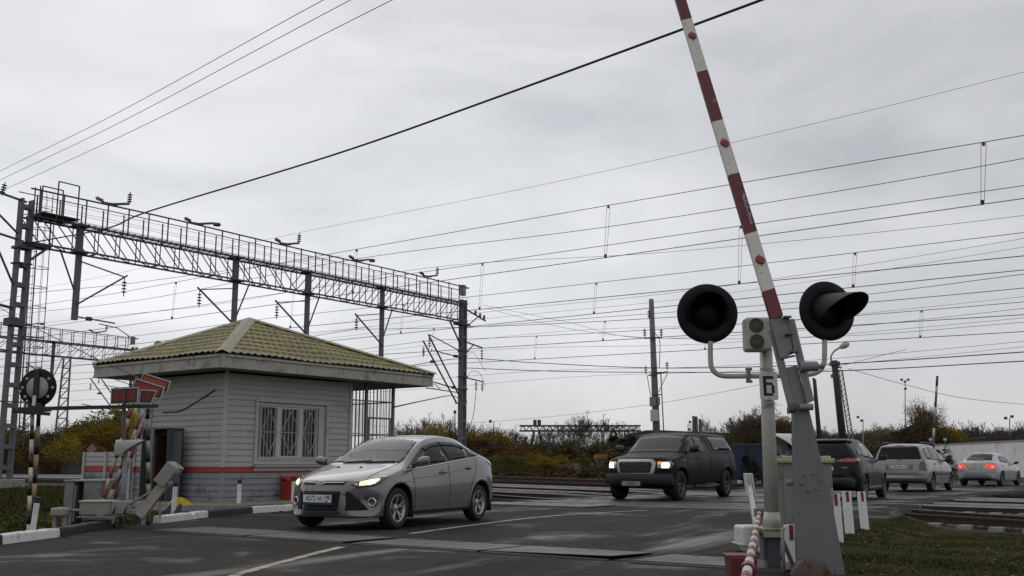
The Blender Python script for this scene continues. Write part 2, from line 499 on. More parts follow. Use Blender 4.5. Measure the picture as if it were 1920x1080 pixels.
tag(g.build('ballast', BALLAST), kind='structure')

# ------------------------------------------------------------------ tracks
RAILSIDE = mat('rusty rail side', (.055, .035, .024), .8, .2, .3, 6)
RAILTOP = mat('polished rail head', (.52, .52, .54), .22, 1, .12, 3)
RAILHS = mat('shiny rail head side', (.62, .62, .63), .28, .85, .15, 3)
RAILOLD = mat('brown rail head', (.15, .11, .085), .45, .8, .25, 2)
SLEEP = mat('stained concrete sleeper', (.20, .185, .155), .9, 0, .25, 3, .3, 40, spots=((.06,.045,.03), .4, 4))
TRACKS = [23.3, 27.6, 32.0, 37.3, 43.2]
def rail_mb(u, first, zoff=0, v0=-95, v1=70):
    b = MB()
    vs = [v0, -60, -34, -28, -22, -18, -15.5, -7, -5.5, -4, 0, 8, v1]
    for v, w in zip(vs[:-1], vs[1:]):
        a, c = uv(u, v, rail_z(v, first)), uv(u, w, rail_z(w, first))
        b.beam(a - Z * .022, c - Z * .022, .072, .044, mi=2)
        b.beam(a + Z * .0012, c + Z * .0012, .058, .002, mi=1)
        b.beam(a - Z * .09, c - Z * .09, .018, .108, mi=0)
        b.beam(a - Z * .152, c - Z * .152, .135, .018, mi=0)
    return b
sl = MB()
sl.prism([(-1.35, -.07), (1.35, -.07), (1.31, .085), (.55, .085), (.4, .03), (-.4, .03), (-.55, .085), (-1.31, .085)], V * -.125, U, Z, -.25)
slm = sl.mesh('sleeper', SLEEP)
where = ['nearest the hut and the white posts', 'second from the camera', 'third from the camera', 'fourth from the camera', 'farthest from the camera']
look = ['brown unpolished', 'bright polished', 'bright worn', 'dark', 'dull']
for k, u in enumerate(TRACKS):
    t = thing('railway_track', '%s railway track across the road, %s' % (look[k], where[k]), 'railway track', uv(0, 0), 0, 'parallel railway tracks of the level crossing')
    top = RAILOLD if k in (0, 3) else RAILTOP
    for s in (-.775, .775):
        rail_mb(u + s, k == 0).build('rail', [RAILSIDE, RAILTOP if (k == 0 and s > 0) else top, RAILHS if k in (1, 2) else RAILSIDE], t)
    spans = ([(-44, -19, .6), (-5.9, 4, .6)] if k == 0 else [(-6.2, 2, .6)] if k == 1 else [(-6.5, 0, .6)])
    for a, b, st in spans:
        for v in np.arange(a, b, st):
            o = bpy.data.objects.new('sleeper', slm); COL.objects.link(o); o.parent = t
            o.location = uv(u, v + random.uniform(-.03, .03), rail_z(v, k == 0) - .225)
# crossing deck between and beside the rails
DECK = mat('rubber crossing deck', (.022, .022, .023), .5, 0, .25, 2, .4, 30, rvar=.2, spots=((.05,.045,.04), .3, 3))
g = MB()
for u in TRACKS:
    for a, b in ((-.70, .70), (-1.75, -.815), (.815, 1.75)):
        v0, v1 = vcross(-1, u) + 1.0, vcross(1, u) - .9
        k = max(2, int((v1 - v0) / 1.2))
        for i in range(k):
            g.beam(uv(u + (a + b) / 2, v0 + (v1 - v0) * i / k + .012, -.018), uv(u + (a + b) / 2, v0 + (v1 - v0) * (i + 1) / k - .012, -.018), b - a, .040 + .002 * (i % 3))
tag(g.build('crossing_deck', DECK), kind='structure')

# ------------------------------------------------------------------ markings and cracks
LINEP = mat('worn yellowish line paint', (.38, .34, .24), .7, 0, .15, 6, spots=[((.05,.048,.045), .42, 5), ((.05,.048,.045), .3, 30)])
def strip(pts, wd, z=.005, name='road_markings', m=LINEP, jit=0.0):
    P = smooth_pts(pts, 10); b = MB(); rows = []
    for i, p in enumerate(P):
        d = (P[min(i + 1, len(P) - 1)] - P[max(0, i - 1)]).normalized(); s = Vector((d.y, -d.x, 0))
        wj = wd * (1 + random.uniform(-jit, jit)); cj = wd * random.uniform(-jit, jit) * .5
        rows.append([p + s * (cj - wj / 2) + Z * z, p + s * (cj + wj / 2) + Z * z])
    b.grid(rows)
    return tag(b.build(name, m), kind='structure')
strip([gp(400, 1105), gp(440, 1080), gp(545, 1050), gp(640, 1026)], .11, jit=.12)
strip([gp(770, 1001), gp(870, 987), gp(1000, 971), gp(1100, 963), gp(1215, 957)], .12, jit=.12)
CRACK = mat('open road crack', (.010, .010, .010), .9, 0, .2, 5)
TAR = mat('bitumen patch', (.017, .017, .018), .45, 0, .2, 4, .2, 40)
strip([gp(430, 1046), gp(520, 1047), gp(600, 1036), gp(700, 1025), gp(820, 1029), gp(905, 1031)], .02, .004, 'road_crack', CRACK, .5)
strip([gp(200, 1040), gp(300, 1042), gp(420, 1046)], .014, .004, 'road_crack', CRACK, .5)
strip([gp(250, 1066), gp(380, 1070), gp(560, 1055)], .012, .004, 'road_crack', CRACK, .6)
strip([gp(660, 1038), gp(720, 1048), gp(800, 1048), gp(900, 1044)], .016, .004, 'road_crack', CRACK, .5)
strip([gp(925, 945), gp(1200, 958), gp(1420, 965)], .05, .004, 'road_crack', CRACK, .3)

# ------------------------------------------------------------------ kerb stones
KW = mat('whitewashed kerb', (.66, .65, .63), .75, 0, .08, 4, .3, 40, spots=((.25,.24,.23), .33, 7))
KB = mat('blackened kerb', (.018, .018, .02), .75, 0, .2, 4, .3, 40)
def kerb(a, b, white, label, h=.12, rag=0):
    a = Vector(a); b = Vector(b); d = (b - a); ln = d.length; d.normalize(); nrm = Vector((-d.y, d.x, 0))
    rows = []
    for i in range(13):
        t = i / 12; p = a + d * (ln * t); j = lambda s=.006: random.uniform(-s, s)
        hh = h + j() - (.04 if rag and .62 < t < .72 else 0)
        rows.append([p - Z * .05, p + Z * (hh - .02) + nrm * .012, p + Z * hh + nrm * (.03 + j()), p + Z * hh + nrm * .15, p + nrm * .16 - Z * .05])
    m = MB().grid(rows, sm=False)
    m.add(rows[0], [(0, 1, 2, 3, 4)]); m.add(rows[-1], [(4, 3, 2, 1, 0)])
    return tag(m.build('kerb_stone', KW if white else KB), label, 'kerb stone', 'black and white kerb stones on the left road edge')
kerb(gp(-60, 1032), gp(5, 1021), False, 'black kerb stone cut by the left picture edge')
kerb(gp(6, 1021), gp(113, 1007), True, 'white kerb stone in front of the post beside the round signal disc')
kerb(gp(114, 1007), gp(201, 991), False, 'black kerb stone below the grey barrier machine')
kerb(gp(303, 981), gp(391, 970), True, 'chipped white kerb stone in front of the yellow rag', rag=1)
kerb(gp(392, 970), gp(474, 962), False, 'black kerb stone below the hut corner and white post')
kerb(gp(475, 962), gp(600, 953), True, 'white kerb stone running behind the silver sedan bumper')

# ------------------------------------------------------------------ steel plates in the carriageway
def plate_mat(name, chk):
    m, N, K, p = nodes_of(name)
    tcn = N.new('ShaderNodeTexCoord'); ob = tcn.outputs['Object']
    n1 = noise(N, K, ob, 1.6, 6, .65); n2 = noise(N, K, ob, 30, 4, .7)
    c = mixc(N, K, ramp(N, K, n1, .40, .62, 0, 1), (.050, .048, .046), (.024, .022, .020))
    K(c, p.inputs['Base Color']); p.inputs['Metallic'].default_value = .35
    K(ramp(N, K, n1, .35, .65, .55, .38), p.inputs['Roughness'])
    if chk:
        mpn = N.new('ShaderNodeMapping'); mpn.inputs['Rotation'].default_value = (0, 0, R(45)); mpn.inputs['Scale'].default_value = (17, 17, 17)
        K(ob, mpn.inputs[0])
        ck = N.new('ShaderNodeTexChecker'); ck.inputs['Scale'].default_value = 1.0
        K(mpn.outputs[0], ck.inputs['Vector'])
        bumpn(N, K, p, ck.outputs['Fac'], 1.0, .012)
    else: bumpn(N, K, p, n2, .2, .004)
    return m
PCHK, PFLAT = plate_mat('worn chequer plate', True), plate_mat('worn flat plate', False)
def plate(u0, u1, v0, v1, chk, label, lift=(0, 0), grp='steel plates laid across the road'):
    t = thing('steel_plate', label, 'steel plate', uv((u0 + u1) / 2, (v0 + v1) / 2), YAW - R(90), grp)
    a, b = (u1 - u0) / 2, (v1 - v0) / 2
    m = MB(); zl = lambda x: .026 + lift[0] * (x < 0) + lift[1] * (x > 0)
    rows = []
    top = [(-b, -a, zl(-1)), (b, -a, zl(1)), (b, a, .022), (-b, a, .022)]
    m.add([(x, y, z - .014) for x, y, z in top] + top, [(3, 2, 1, 0), (4, 5, 6, 7), (0, 1, 5, 4), (1, 2, 6, 5), (2, 3, 7, 6), (3, 0, 4, 7)])
    m.build('plate', PCHK if chk else PFLAT, t, .003, 1)
    f = MB()
    f.beam((-b, -a - .05, .002), (b, -a - .05, .002), .05, .03)
    f.beam((-b, a + .03, .0), (b, a + .03, .0), .04, .02)
    f.build('edge_angle', STEELD, t)
    for i in range(int((v1 - v0) / .6)):
        MB().box((-b + .3 + i * .6, a + .005, .02), (.10, .05, .02)).build('hinge', STEELD, t)
    return t
plate(9.55, 10.5, -13.5, -11.45, True, 'chequered steel plate beside the counterweight barrier machine')
plate(9.55, 10.5, -11.38, -9.55, False, 'smooth steel plate in front of the silver sedan')
plate(9.5, 10.4, -9.3, -7.35, False, 'smooth steel plate right of the broken centre line')
plate(9.5, 10.4, -7.28, -5.62, True, 'chequered steel plate with its right end tilted up', (0, .025))
plate(9.45, 10.35, -5.35, -3.7, True, 'chequered steel plate running under the red bin', (.0, .0))
plate(20.2, 21.6, -17.2, -14.9, True, 'chequered far plate right behind the silver sedan', grp='steel plates by the first track')
plate(20.2, 21.6, -14.8, -12.6, True, 'chequered far plate left of the pickup truck', grp='steel plates by the first track')
# sunken slot left open beside the tilted plate
g = MB(); g.box(uv(9.9, -5.48, -.001), (.02, .9, .012), YAW - R(90)); g.box(uv(9.66, -5.55, -.0), (.22, .3, .010), YAW - R(90))
tag(g.build('drain_slot', DARK), kind='structure')
# ================================================================== VEHICLES
# local frame: +x front, +y left, +z up, origin on the road below the middle of the car
def pchip(xs, ys):
    xs = np.array(xs, float); ys = np.array(ys, float); h = np.diff(xs); d = np.diff(ys) / h
    m = np.zeros(len(xs)); m[0], m[-1] = d[0], d[-1]
    for i in range(1, len(xs) - 1):
        if d[i - 1] * d[i] > 0:
            w1, w2 = 2 * h[i] + h[i - 1], h[i] + 2 * h[i - 1]
            m[i] = (w1 + w2) / (w1 / d[i - 1] + w2 / d[i])
    def f(x):
        i = int(np.clip(np.searchsorted(xs, x) - 1, 0, len(h) - 1)); t = (x - xs[i]) / h[i]
        t = min(1, max(0, t))
        return (ys[i] * (2 * t ** 3 - 3 * t * t + 1) + h[i] * m[i] * (t ** 3 - 2 * t * t + t) + ys[i + 1] * (-2 * t ** 3 + 3 * t * t) + h[i] * m[i + 1] * (t ** 3 - t * t))
    return f

def paint(name, col, rough=.35, metal=.5, dirt=(.09, .085, .075), amt=.15, coat=.7, spec=.5):
    if name in MATS: return MATS[name]
    m, N, K, p = nodes_of(name)
    tcn = N.new('ShaderNodeTexCoord'); ob = tcn.outputs['Object']
    n1 = noise(N, K, ob, 2.5, 7, .7); n2 = noise(N, K, ob, 900, 2, .5)
    c = mixc(N, K, ramp(N, K, n1, .45, .75, 0, amt), col, dirt)
    c = mixc(N, K, ramp(N, K, n2, .35, .65, 0, .10), c, tuple(min(1, x * 1.5) for x in col))
    K(c, p.inputs['Base Color'])
    p.inputs['Metallic'].default_value = metal
    K(ramp(N, K, n1, .3, .7, rough - .06, rough + .1), p.inputs['Roughness'])
    p.inputs['Coat Weight'].default_value = coat; p.inputs['Specular IOR Level'].default_value = spec; p.inputs['Coat Roughness'].default_value = .07
    MATS[name] = m
    return m

class Car:
    def __init__(s, name, label, cat, st, paintm, loc, rz, bowf, bowr, arch, group=None):
        """st: dict of section curves, each a list of (x, value)"""
        s.root = thing(name, label, cat, loc, rz, group)
        s.pm = paintm
        F = {k: pchip(*zip(*sorted(v))) for k, v in st.items()}
        x0 = min(p[0] for p in st['zt']); x1 = max(p[0] for p in st['zt']); s.x0, s.x1 = x0, x1
        t = np.linspace(0, 1, 86); xs = x0 + (x1 - x0) * (.5 - .5 * np.cos(np.pi * t)) * .55 + (x1 - x0) * t * .45
        xs[0], xs[-1] = x0, x1
        rows = []
        for x in xs:
            zb, hw, zw, zs, hs, zt, ht, e = (F[k](x) for k in ('zb', 'hw', 'zw', 'zs', 'hs', 'zt', 'ht', 'e'))
            zs = min(zs, zt - .01)
            top = zt - e
            if top < zs: top = zs + (zt - zs) * .4
            ctl = [(0, zb), (hw * .6, zb), (hw * .9, zb + .01), (hw * .965, zb + .07), (hw * .99, zb + .55 * (zw - zb)), (hw, zw), ((hw + hs) / 2 + .006, zw + .62 * (zs - zw)),
                   (hs, zs), (hs + (ht - hs) * .45 + .012, zs + (top - zs) * .5), (ht, top), (ht * .86, zt - (zt - top) * .40), (ht * .5, zt - (zt - top) * .08), (0, zt)]
            pts = smooth_pts([Vector((a, b, 0)) for a, b in ctl], 3)
            half = []
            for q in pts:
                y, z = q.x, q.y
                k = (y / max(hw, .01)) ** 2
                xx = x
                if x > bowf[0]: xx = x - bowf[1] * ((x - bowf[0]) / (x1 - bowf[0])) ** 1.5 * k
                if x < bowr[0]: xx = x + bowr[1] * ((bowr[0] - x) / (bowr[0] - x0)) ** 1.5 * k
                half.append((xx, max(0, y), z))
            rows.append(half + [(a, -b, c) for a, b, c in reversed(half[1:-1])])
        b = MB(); n = len(rows[0])
        b.add([p for r in rows for p in r], [(i * n + j, i * n + (j + 1) % n, (i + 1) * n + (j + 1) % n, (i + 1) * n + j) for i in range(len(rows) - 1) for j in range(n)], 0, True)
        mh_ = (n // 2)                                   # the ends are closed by zipping the lower half of the section to the upper half
        for r in (0, len(rows) - 1):
            for sgn in (1, -1):
                ix = lambda i: r * n + (i if sgn > 0 or i in (0, mh_) else n - i)
                for i in range(mh_ // 2):
                    q = [ix(i), ix(i + 1), ix(mh_ - i - 1), ix(mh_ - i)]
                    q = [v for k, v in enumerate(q) if v not in q[:k]]
                    for t3 in ([q[:3], [q[0], q[2], q[3]]] if len(q) == 4 else [q]):
                        if len(t3) == 3: b.f.append(tuple(t3)); b.m.append(0); b.s.append(True)
        me = b.mesh('body', [paintm, DARK])
        bm = bmesh.new(); bm.from_mesh(me); bmesh.ops.recalc_face_normals(bm, faces=bm.faces); bm.to_mesh(me); bm.free()
        s.bvh = BVHTree.FromPolygons([v.co.copy() for v in me.vertices], [tuple(p.vertices) for p in me.polygons])
        s.vn = [v.normal.copy() for v in me.vertices]; s.vc = [v.co.copy() for v in me.vertices]; s.pv = [tuple(p.vertices) for p in me.polygons]
        body = bpy.data.objects.new('body', me); COL.objects.link(body)
        # wheel arches cut out of the body
        c = MB()
        for ax, ar, az in arch:
            for sy in (-1, 1):
                prof = [(0, 0), (ar, 0), (ar, .42), (0, .42)]
                c.lathe(prof, (ax, sy * (max(p[1] for p in st['hw']) + .08), az), (0, -sy, 0), 40, 1, False)
        ct = c.build('cutter', [paintm, DARK])
        bm = bmesh.new(); bm.from_mesh(ct.data); bmesh.ops.remove_doubles(bm, verts=bm.verts, dist=1e-4); bmesh.ops.recalc_face_normals(bm, faces=bm.faces); bm.to_mesh(ct.data); bm.free()
        md = body.modifiers.new('arch', 'BOOLEAN'); md.operation = 'DIFFERENCE'; md.object = ct; md.solver = 'EXACT'
        dg = bpy.context.evaluated_depsgraph_get()
        cut = bpy.data.meshes.new_from_object(body.evaluated_get(dg))
        body.modifiers.clear(); body.data = cut; cut.name = 'body'
        bpy.data.objects.remove(ct)
        body.parent = s.root
        s.body = body
        s.renormal()
    def renormal(s):
        me = s.body.data; nm = []
        vn = {}
        for poly in me.polygons:
            for i in poly.vertices:
                if i not in vn:
                    co = me.vertices[i].co; h, nn, k, d = s.bvh.find_nearest(co)
                    if h is None or d > 2e-4: vn[i] = None
                    else:
                        P = s.pv[k]; ws = [1 / ((s.vc[j] - co).length + 1e-5) ** 2 for j in P]; n = Vector((0, 0, 0))
                        for w_, j in zip(ws, P): n += s.vn[j] * w_
                        vn[i] = n.normalized()
            skin = all(vn[i] is not None for i in poly.vertices)
            for i in poly.vertices: nm.append(vn[i] if skin and vn[i].dot(poly.normal) > .2 else poly.normal.copy())
        for poly in me.polygons: poly.use_smooth = True
        me.normals_split_custom_set([tuple(n) for n in nm])
    VIEWS = {'side': ((0, 1, 0), (1, 0, 0), (0, 0, 1)), 'front': ((1, 0, 0), (0, 1, 0), (0, 0, 1)), 'rear': ((-1, 0, 0), (0, 1, 0), (0, 0, 1)), 'top': ((0, 0, 1), (1, 0, 0), (0, 1, 0))}
    def hit(s, a, b, view, sy=1):
        if isinstance(view, str):
            d, x, y = (Vector(q) for q in s.VIEWS[view])
            if view == 'side' and sy < 0: d = -d
        else: d, x, y = (Vector(q) for q in view)
        o = x * a + y * b + d * 9
        p, nn, _, _ = s.bvh.ray_cast(o, -d)
        if p is None: return None, None
        if nn.dot(d) < 0: nn = -nn
        return p, nn
    def decal(s, poly, view, name, m, off=.004, sy=1, res=.05, parent=None, skirt=.012, mi=0, rnd=0):
        """a thin shell laid over the body: the polygon (in the plane of the view) projected along the view direction"""
        if rnd:
            P = [Vector((a, b, 0)) for a, b in poly]; q = []
            for i, p in enumerate(P):
                a, c = P[i - 1], P[(i + 1) % len(P)]
                r1 = min(rnd, (a - p).length * .45); r2 = min(rnd, (c - p).length * .45)
                p1, p2 = p + (a - p).normalized() * r1, p + (c - p).normalized() * r2
                for t in (0, .33, .67, 1): q.append(((p1 * (1 - t) ** 2 + p * 2 * t * (1 - t) + p2 * t * t)))
            poly = [(v.x, v.y) for v in q]
        # densify the outline
        pts = []
        for i, p in enumerate(poly):
            q = poly[(i + 1) % len(poly)]; k = max(1, int(math.hypot(q[0] - p[0], q[1] - p[1]) / res))
            pts += [(p[0] + (q[0] - p[0]) * j / k, p[1] + (q[1] - p[1]) * j / k) for j in range(k)]
        n = len(pts)
        A = [p[0] for p in pts]; B = [p[1] for p in pts]
        def inside(x, y):
            c = False
            for i in range(n):
                x1, y1 = pts[i]; x2, y2 = pts[i - 1]
                if (y1 > y) != (y2 > y) and x < (x2 - x1) * (y - y1) / (y2 - y1) + x1: c = not c
            return c
        ins = []
        for x in np.arange(min(A) + res * .5, max(A), res):
            for y in np.arange(min(B) + res * .5, max(B), res):
                if inside(x, y) and min(math.hypot(x - a, y - b) for a, b in pts) > res * .45: ins.append((x, y))
        vs, _, fs, *_ = delaunay_2d_cdt([Vector(p) for p in pts + ins], [(i, (i + 1) % n) for i in range(n)], [], 1, 1e-6)
        out, ok, low = [], [], []
        for v in vs:
            p, nn = s.hit(v.x, v.y, view, sy)
            ok.append(p is not None)
            out.append(p + nn * off if p is not None else Vector((0, 0, 0)))
            low.append(p - nn * skirt if p is not None else Vector((0, 0, 0)))
        fs = [tuple(f) for f in fs if all(ok[i] for i in f)]
        # drop faces stretched over an edge of the body
        good = []
        for f in fs:
            e = max((out[f[i]] - out[f[i - 1]]).length for i in range(len(f)))
            if e < res * 6: good.append(f)
        b = MB(); b.add(out, good, mi, True)
        def fac(f):
            a, b_, c = (out[i] for i in f[:3]); n = (b_ - a).cross(c - a); m_ = out[f[0]] - low[f[0]]
            return f if n.dot(m_) > 0 else f[::-1]
        good = [fac(f) for f in good]
        b = MB(); b.add(out, good, mi, True)
        cnt = {}
        for f in good:
            for i in range(len(f)): cnt.setdefault(tuple(sorted((f[i], f[i - 1]))), []).append((f[i - 1], f[i]))
        k = len(b.v); b.v += [tuple(p) for p in low]
        for e, l in cnt.items():
            if len(l) == 1:
                i, j = l[0]; b.f.append((j, i, k + i, k + j)); b.m.append(mi); b.s.append(False)
        if name is None: return b
        return b.build(name, m, parent or s.root)
    def both(s, poly, name, m, **k):
        for sy in (1, -1): s.decal(poly, 'side', name, m, sy=sy, **k)
    def line(s, pts, view, r, sy=1, mb=None, off=0.0, sm=True, step=.05):
        P = smooth_pts([Vector((*p, 0)) for p in pts], 8) if sm else [Vector((*p, 0)) for p in pts]
        Q = []
        for a, c in zip(P[:-1], P[1:]):
            k = max(1, int((c - a).length / step))
            Q += [a.lerp(c, i / k) for i in range(k)]
        Q.append(P[-1]); out = []
        for p in Q:
            h, nn = s.hit(p.x, p.y, view, sy)
            if h is not None and (not out or (h + nn * off - out[-1]).length < .4): out.append(h + nn * off)
        mb = mb or MB()
        if len(out) > 1: mb.marks.append((len(mb.v), len(mb.f))); mb.path(out, r, 6)
        return mb
    def wheel(s, ax, y, r, wd, rr, spokes, rim=ALLOY, dbl=True, steer=0.0, rimname='rim'):
        sy = 1 if y > 0 else -1
        t = MB(); a = wd / 2
        prof = [(rr, -a * .8), (rr + (r - rr) * .55, -a), (r - .02, -a * .9), (r - .004, -a * .62), (r, -a * .3), (r, a * .3), (r - .004, a * .62), (r - .02, a * .9), (rr + (r - rr) * .55, a), (rr + .012, a * .86), (rr, a * .8)]
        t.lathe(prof, (0, 0, 0), (0, sy, 0), 44)
        t.lathe([(rr, -a * .8), (rr * .9, -a * .3), (0, -a * .3)], (0, 0, 0), (0, sy, 0), 30)
        o = t.build('wheel', RUBBER, s.root, loc=(ax, y, r), rot=(0, 0, steer))
        w_ = MB()
        w_.lathe([(rr + .006, a * .80), (rr + .004, a * .9), (rr - .012, a * .86), (rr - .03, a * .5), (rr - .035, -a * .2)], (0, 0, 0), (0, sy, 0), 40)
        w_.lathe([(0, a * .62), (.028, a * .62), (.034, a * .56), (.075, a * .5), (.08, a * .2)], (0, 0, 0), (0, sy, 0), 18)
        for i in range(spokes):
            for dl in ((-.16, .16) if dbl else (0,)):
                an = 2 * math.pi * i / spokes + .3; an2 = an + dl
                d1 = Vector((math.cos(an), 0, math.sin(an))); d2 = Vector((math.cos(an2), 0, math.sin(an2)))
                p0 = d1 * .05 + Vector((0, sy * a * .46, 0)); p1 = d2 * (rr - .008) + Vector((0, sy * a * .70, 0))
                w_.beam(p0, p1, rr * (.13 if dbl else .24), .022, up=Vector((0, sy, 0)))
        w_.build('rim', rim, o, .003, 1)
        return o
    def mirror(s, x, z, y, m=None, sz=(.11, .20, .14), inner=PLASTIC):
        for sy in (1, -1):
            b = MB(); sx, s2, s3 = sz
            P = []
            for i in range(9):
                t = i / 8; yy = sy * (y + s2 * t); k = math.sin(math.pi * (.16 + .68 * t)) ** .5
                P.append([(x + sx * (.5 * math.cos(q)) * k * (1 if math.cos(q) > 0 else .45), yy, z + s3 * .5 * math.sin(q) * k + .02 * t) for q in np.linspace(0, 2 * math.pi, 15)])
            b.grid(P)
            b.add(P[0], [tuple(range(14))]); b.add(P[-1], [tuple(range(14))])
            o = b.build('wing_mirror', m or s.pm, s.root)
            q = MB(); q.beam((x + .01, sy * (y - .10), z - s3 * .42), (x, sy * (y + .05), z - s3 * .30), .06, .04)
            q.box((x - sx * .235, sy * (y + s2 * .5), z + .01), (.012, s2 * .74, s3 * .72))
            q.build('mirror_base', inner, o)
    def plate(s, view, a, b, wd, ht, txt=None, size=.09, tilt=0, frame_=True, extra=None):
        p, nn = s.hit(a, b, view)
        d, x, y = (Vector(q) for q in s.VIEWS[view])
        if view == 'rear': x = -x
        up = (y - nn * y.dot(nn)).normalized()
        if tilt is not None: up = Vector((0, 0, 1)); nn = d
        rt = up.cross(nn).normalized() * 1.0
        rt = x if x.dot(rt) > 0 else -x
        rt = up.cross(nn)
        o = p + nn * .02
        m = MB(); m.prism([(-wd / 2, -ht / 2), (wd / 2, -ht / 2), (wd / 2, ht / 2), (-wd / 2, ht / 2)], o, rt, up, .006)
        pl = m.build('number_plate', WHITEP, s.root, .003, 1)
        f = MB()
        e = .012
        f.prism([(-wd / 2 - e, -ht / 2 - e), (wd / 2 + e, -ht / 2 - e), (wd / 2 + e, ht / 2 + e), (-wd / 2 - e, ht / 2 + e)], o - nn * .022, rt, up, .02)
        f.build('plate_frame', PLASTIC, pl)
        if txt:
            for (t_, dx, dy, sz, sxx) in txt:
                text_mb(t_, sz, o + nn * .0075 + rt * dx + up * dy, rt, up, .0005, .0016, sxx).build('lettering', BLACKP, pl)
        return pl, o, rt, up, nn

NUMW = .52
# ------------------------------------------------------------------ 1. silver sedan, nearest
SIL = paint('dusty mauve silver paint', (.165, .152, .158), .34, .35, (.11, .10, .097), .18, .9)
st = dict(
    zt=[(2.265, .54), (2.255, .60), (2.215, .685), (2.14, .745), (2.02, .795), (1.8, .857), (1.5, .922), (1.25, .972), (1.12, 1.005), (.95, 1.075), (.7, 1.20), (.4, 1.338), (.18, 1.415), (-.1, 1.462), (-.5, 1.485), (-.85, 1.468), (-1.15, 1.405), (-1.45, 1.285), (-1.7, 1.165), (-1.85, 1.105), (-1.98, 1.08), (-2.1, 1.062), (-2.18, 1.02), (-2.225, .93), (-2.25, .80), (-2.265, .60)],
    zb=[(2.265, .245), (2.2, .20), (2.0, .185), (1.5, .19), (0, .19), (-1.5, .21), (-2.0, .26), (-2.2, .33), (-2.265, .40)],
    hw=[(2.265, .72), (2.22, .81), (2.1, .858), (1.8, .89), (1.4, .908), (.6, .900), (0, .902), (-.8, .905), (-1.3, .912), (-1.8, .885), (-2.1, .83), (-2.22, .76), (-2.265, .66)],
    zw=[(2.265, .44), (2.0, .60), (1.4, .66), (.6, .62), (-.8, .66), (-1.4, .72), (-2.0, .72), (-2.265, .55)],
    zs=[(2.265, .475), (2.2, .60), (2.1, .68), (1.9, .755), (1.6, .818), (1.3, .868), (1.0, .905), (.6, .942), (0, 1.0), (-.6, 1.058), (-1.2, 1.105), (-1.55, 1.095), (-1.9, 1.04), (-2.1, 1.0), (-2.2, .86), (-2.265, .57)],
    hs=[(2.265, .62), (2.2, .73), (2.0, .79), (1.6, .83), (1.0, .845), (.6, .85), (0, .86), (-.8, .862), (-1.4, .835), (-1.9, .79), (-2.15, .745), (-2.265, .60)],
    ht=[(2.265, .50), (2.2, .60), (2.0, .64), (1.6, .68), (1.2, .72), (1.0, .70), (.5, .625), (0, .59), (-.5, .575), (-.9, .565), (-1.3, .56), (-1.65, .60), (-1.85, .66), (-2.1, .67), (-2.265, .5)],
    e=[(2.265, .01), (2.1, .03), (1.6, .035), (1.0, .04), (.6, .05), (.2, .065), (-.5, .07), (-1.2, .07), (-1.6, .045), (-1.9, .02), (-2.265, .01)])
ctr = Vector((-1.917, 17.763, 0))
car = Car('sedan_car', 'silver mauve sedan with lit headlights crossing the tracks in front of the hut', 'car', st, SIL, ctr, R(63.69 + 180), (1.15, .44), (-1.3, .34), [(1.385, .375, .33), (-1.263, .375, .33)], None)
F_ = car
for sy in (1, -1):
    for ax in (1.385, -1.263): car.wheel(ax, sy * .775, .316, .205, .208, 5, ALLOY, True)
INT = mat('dark cabin trim', (.022, .021, .021), .8, 0, .2, 5)
def hollow(cr, cuts):
    for mb in cuts:
        o = mb.build('cutter', [INT, INT]); bm = bmesh.new(); bm.from_mesh(o.data); bmesh.ops.recalc_face_normals(bm, faces=bm.faces); bm.to_mesh(o.data); bm.free()
        md = cr.body.modifiers.new('cut', 'BOOLEAN'); md.operation = 'DIFFERENCE'; md.object = o; md.solver = 'EXACT'
        me = bpy.data.meshes.new_from_object(cr.body.evaluated_get(bpy.context.evaluated_depsgraph_get()))
        cr.body.modifiers.clear(); cr.body.data = me; me.name = 'body'; bpy.data.objects.remove(o)
m_, N, K, p_ = nodes_of('clear car glass'); out_ = N['Material Output']; N.remove(p_)
t_ = N.new('ShaderNodeBsdfTransparent'); t_.inputs[0].default_value = (.62, .66, .66, 1); g_ = N.new('ShaderNodeBsdfGlossy'); g_.inputs['Roughness'].default_value = .02; f_ = N.new('ShaderNodeFresnel'); f_.inputs[0].default_value = 1.36; x_ = N.new('ShaderNodeMixShader')
K(f_.outputs[0], x_.inputs[0]); K(t_.outputs[0], x_.inputs[1]); K(g_.outputs[0], x_.inputs[2]); K(x_.outputs[0], out_.inputs['Surface'])
CGLASS = m_
SGLASS = m_.copy(); SGLASS.name = 'tinted car glass'
for n_ in SGLASS.node_tree.nodes:
    if n_.type == 'BSDF_TRANSPARENT': n_.inputs[0].default_value = (.20, .215, .21, 1)
# side glass: front, rear and quarter panes in their black surround
sur = [(1.14, .905), (.92, .998), (.62, 1.145), (.38, 1.262), (.13, 1.33), (-.24, 1.365), (-.6, 1.36), (-.94, 1.305), (-1.2, 1.215), (-1.36, 1.14), (-1.2, 1.118), (-.6, 1.072), (0, 1.012), (.6, .955)]
car.both(sur, 'window_surround', BLACKP, off=.003, res=.05)
FW = [(.80, .985), (.62, 1.07), (.36, 1.20), (.15, 1.275), (-.06, 1.30), (-.12, 1.03)]
car.both(FW, 'front_side_window', GLASS, off=.007, res=.05)
RW = [(-.20, 1.045), (-.15, 1.305), (-.5, 1.31), (-.90, 1.265), (-.82, 1.105)]
car.both(RW, 'rear_side_window', GLASS, off=.007, res=.05)
car.both([(-.91, 1.12), (-.98, 1.245), (-1.13, 1.195), (-1.25, 1.14)], 'quarter_window', GLASS, off=.007, res=.03)
car.both([(.36, 1.245), (.13, 1.322), (-.12, 1.35), (-.12, 1.29), (.13, 1.268), (.34, 1.20)], 'wind_deflector', PLASTIC, off=.016, res=.04)
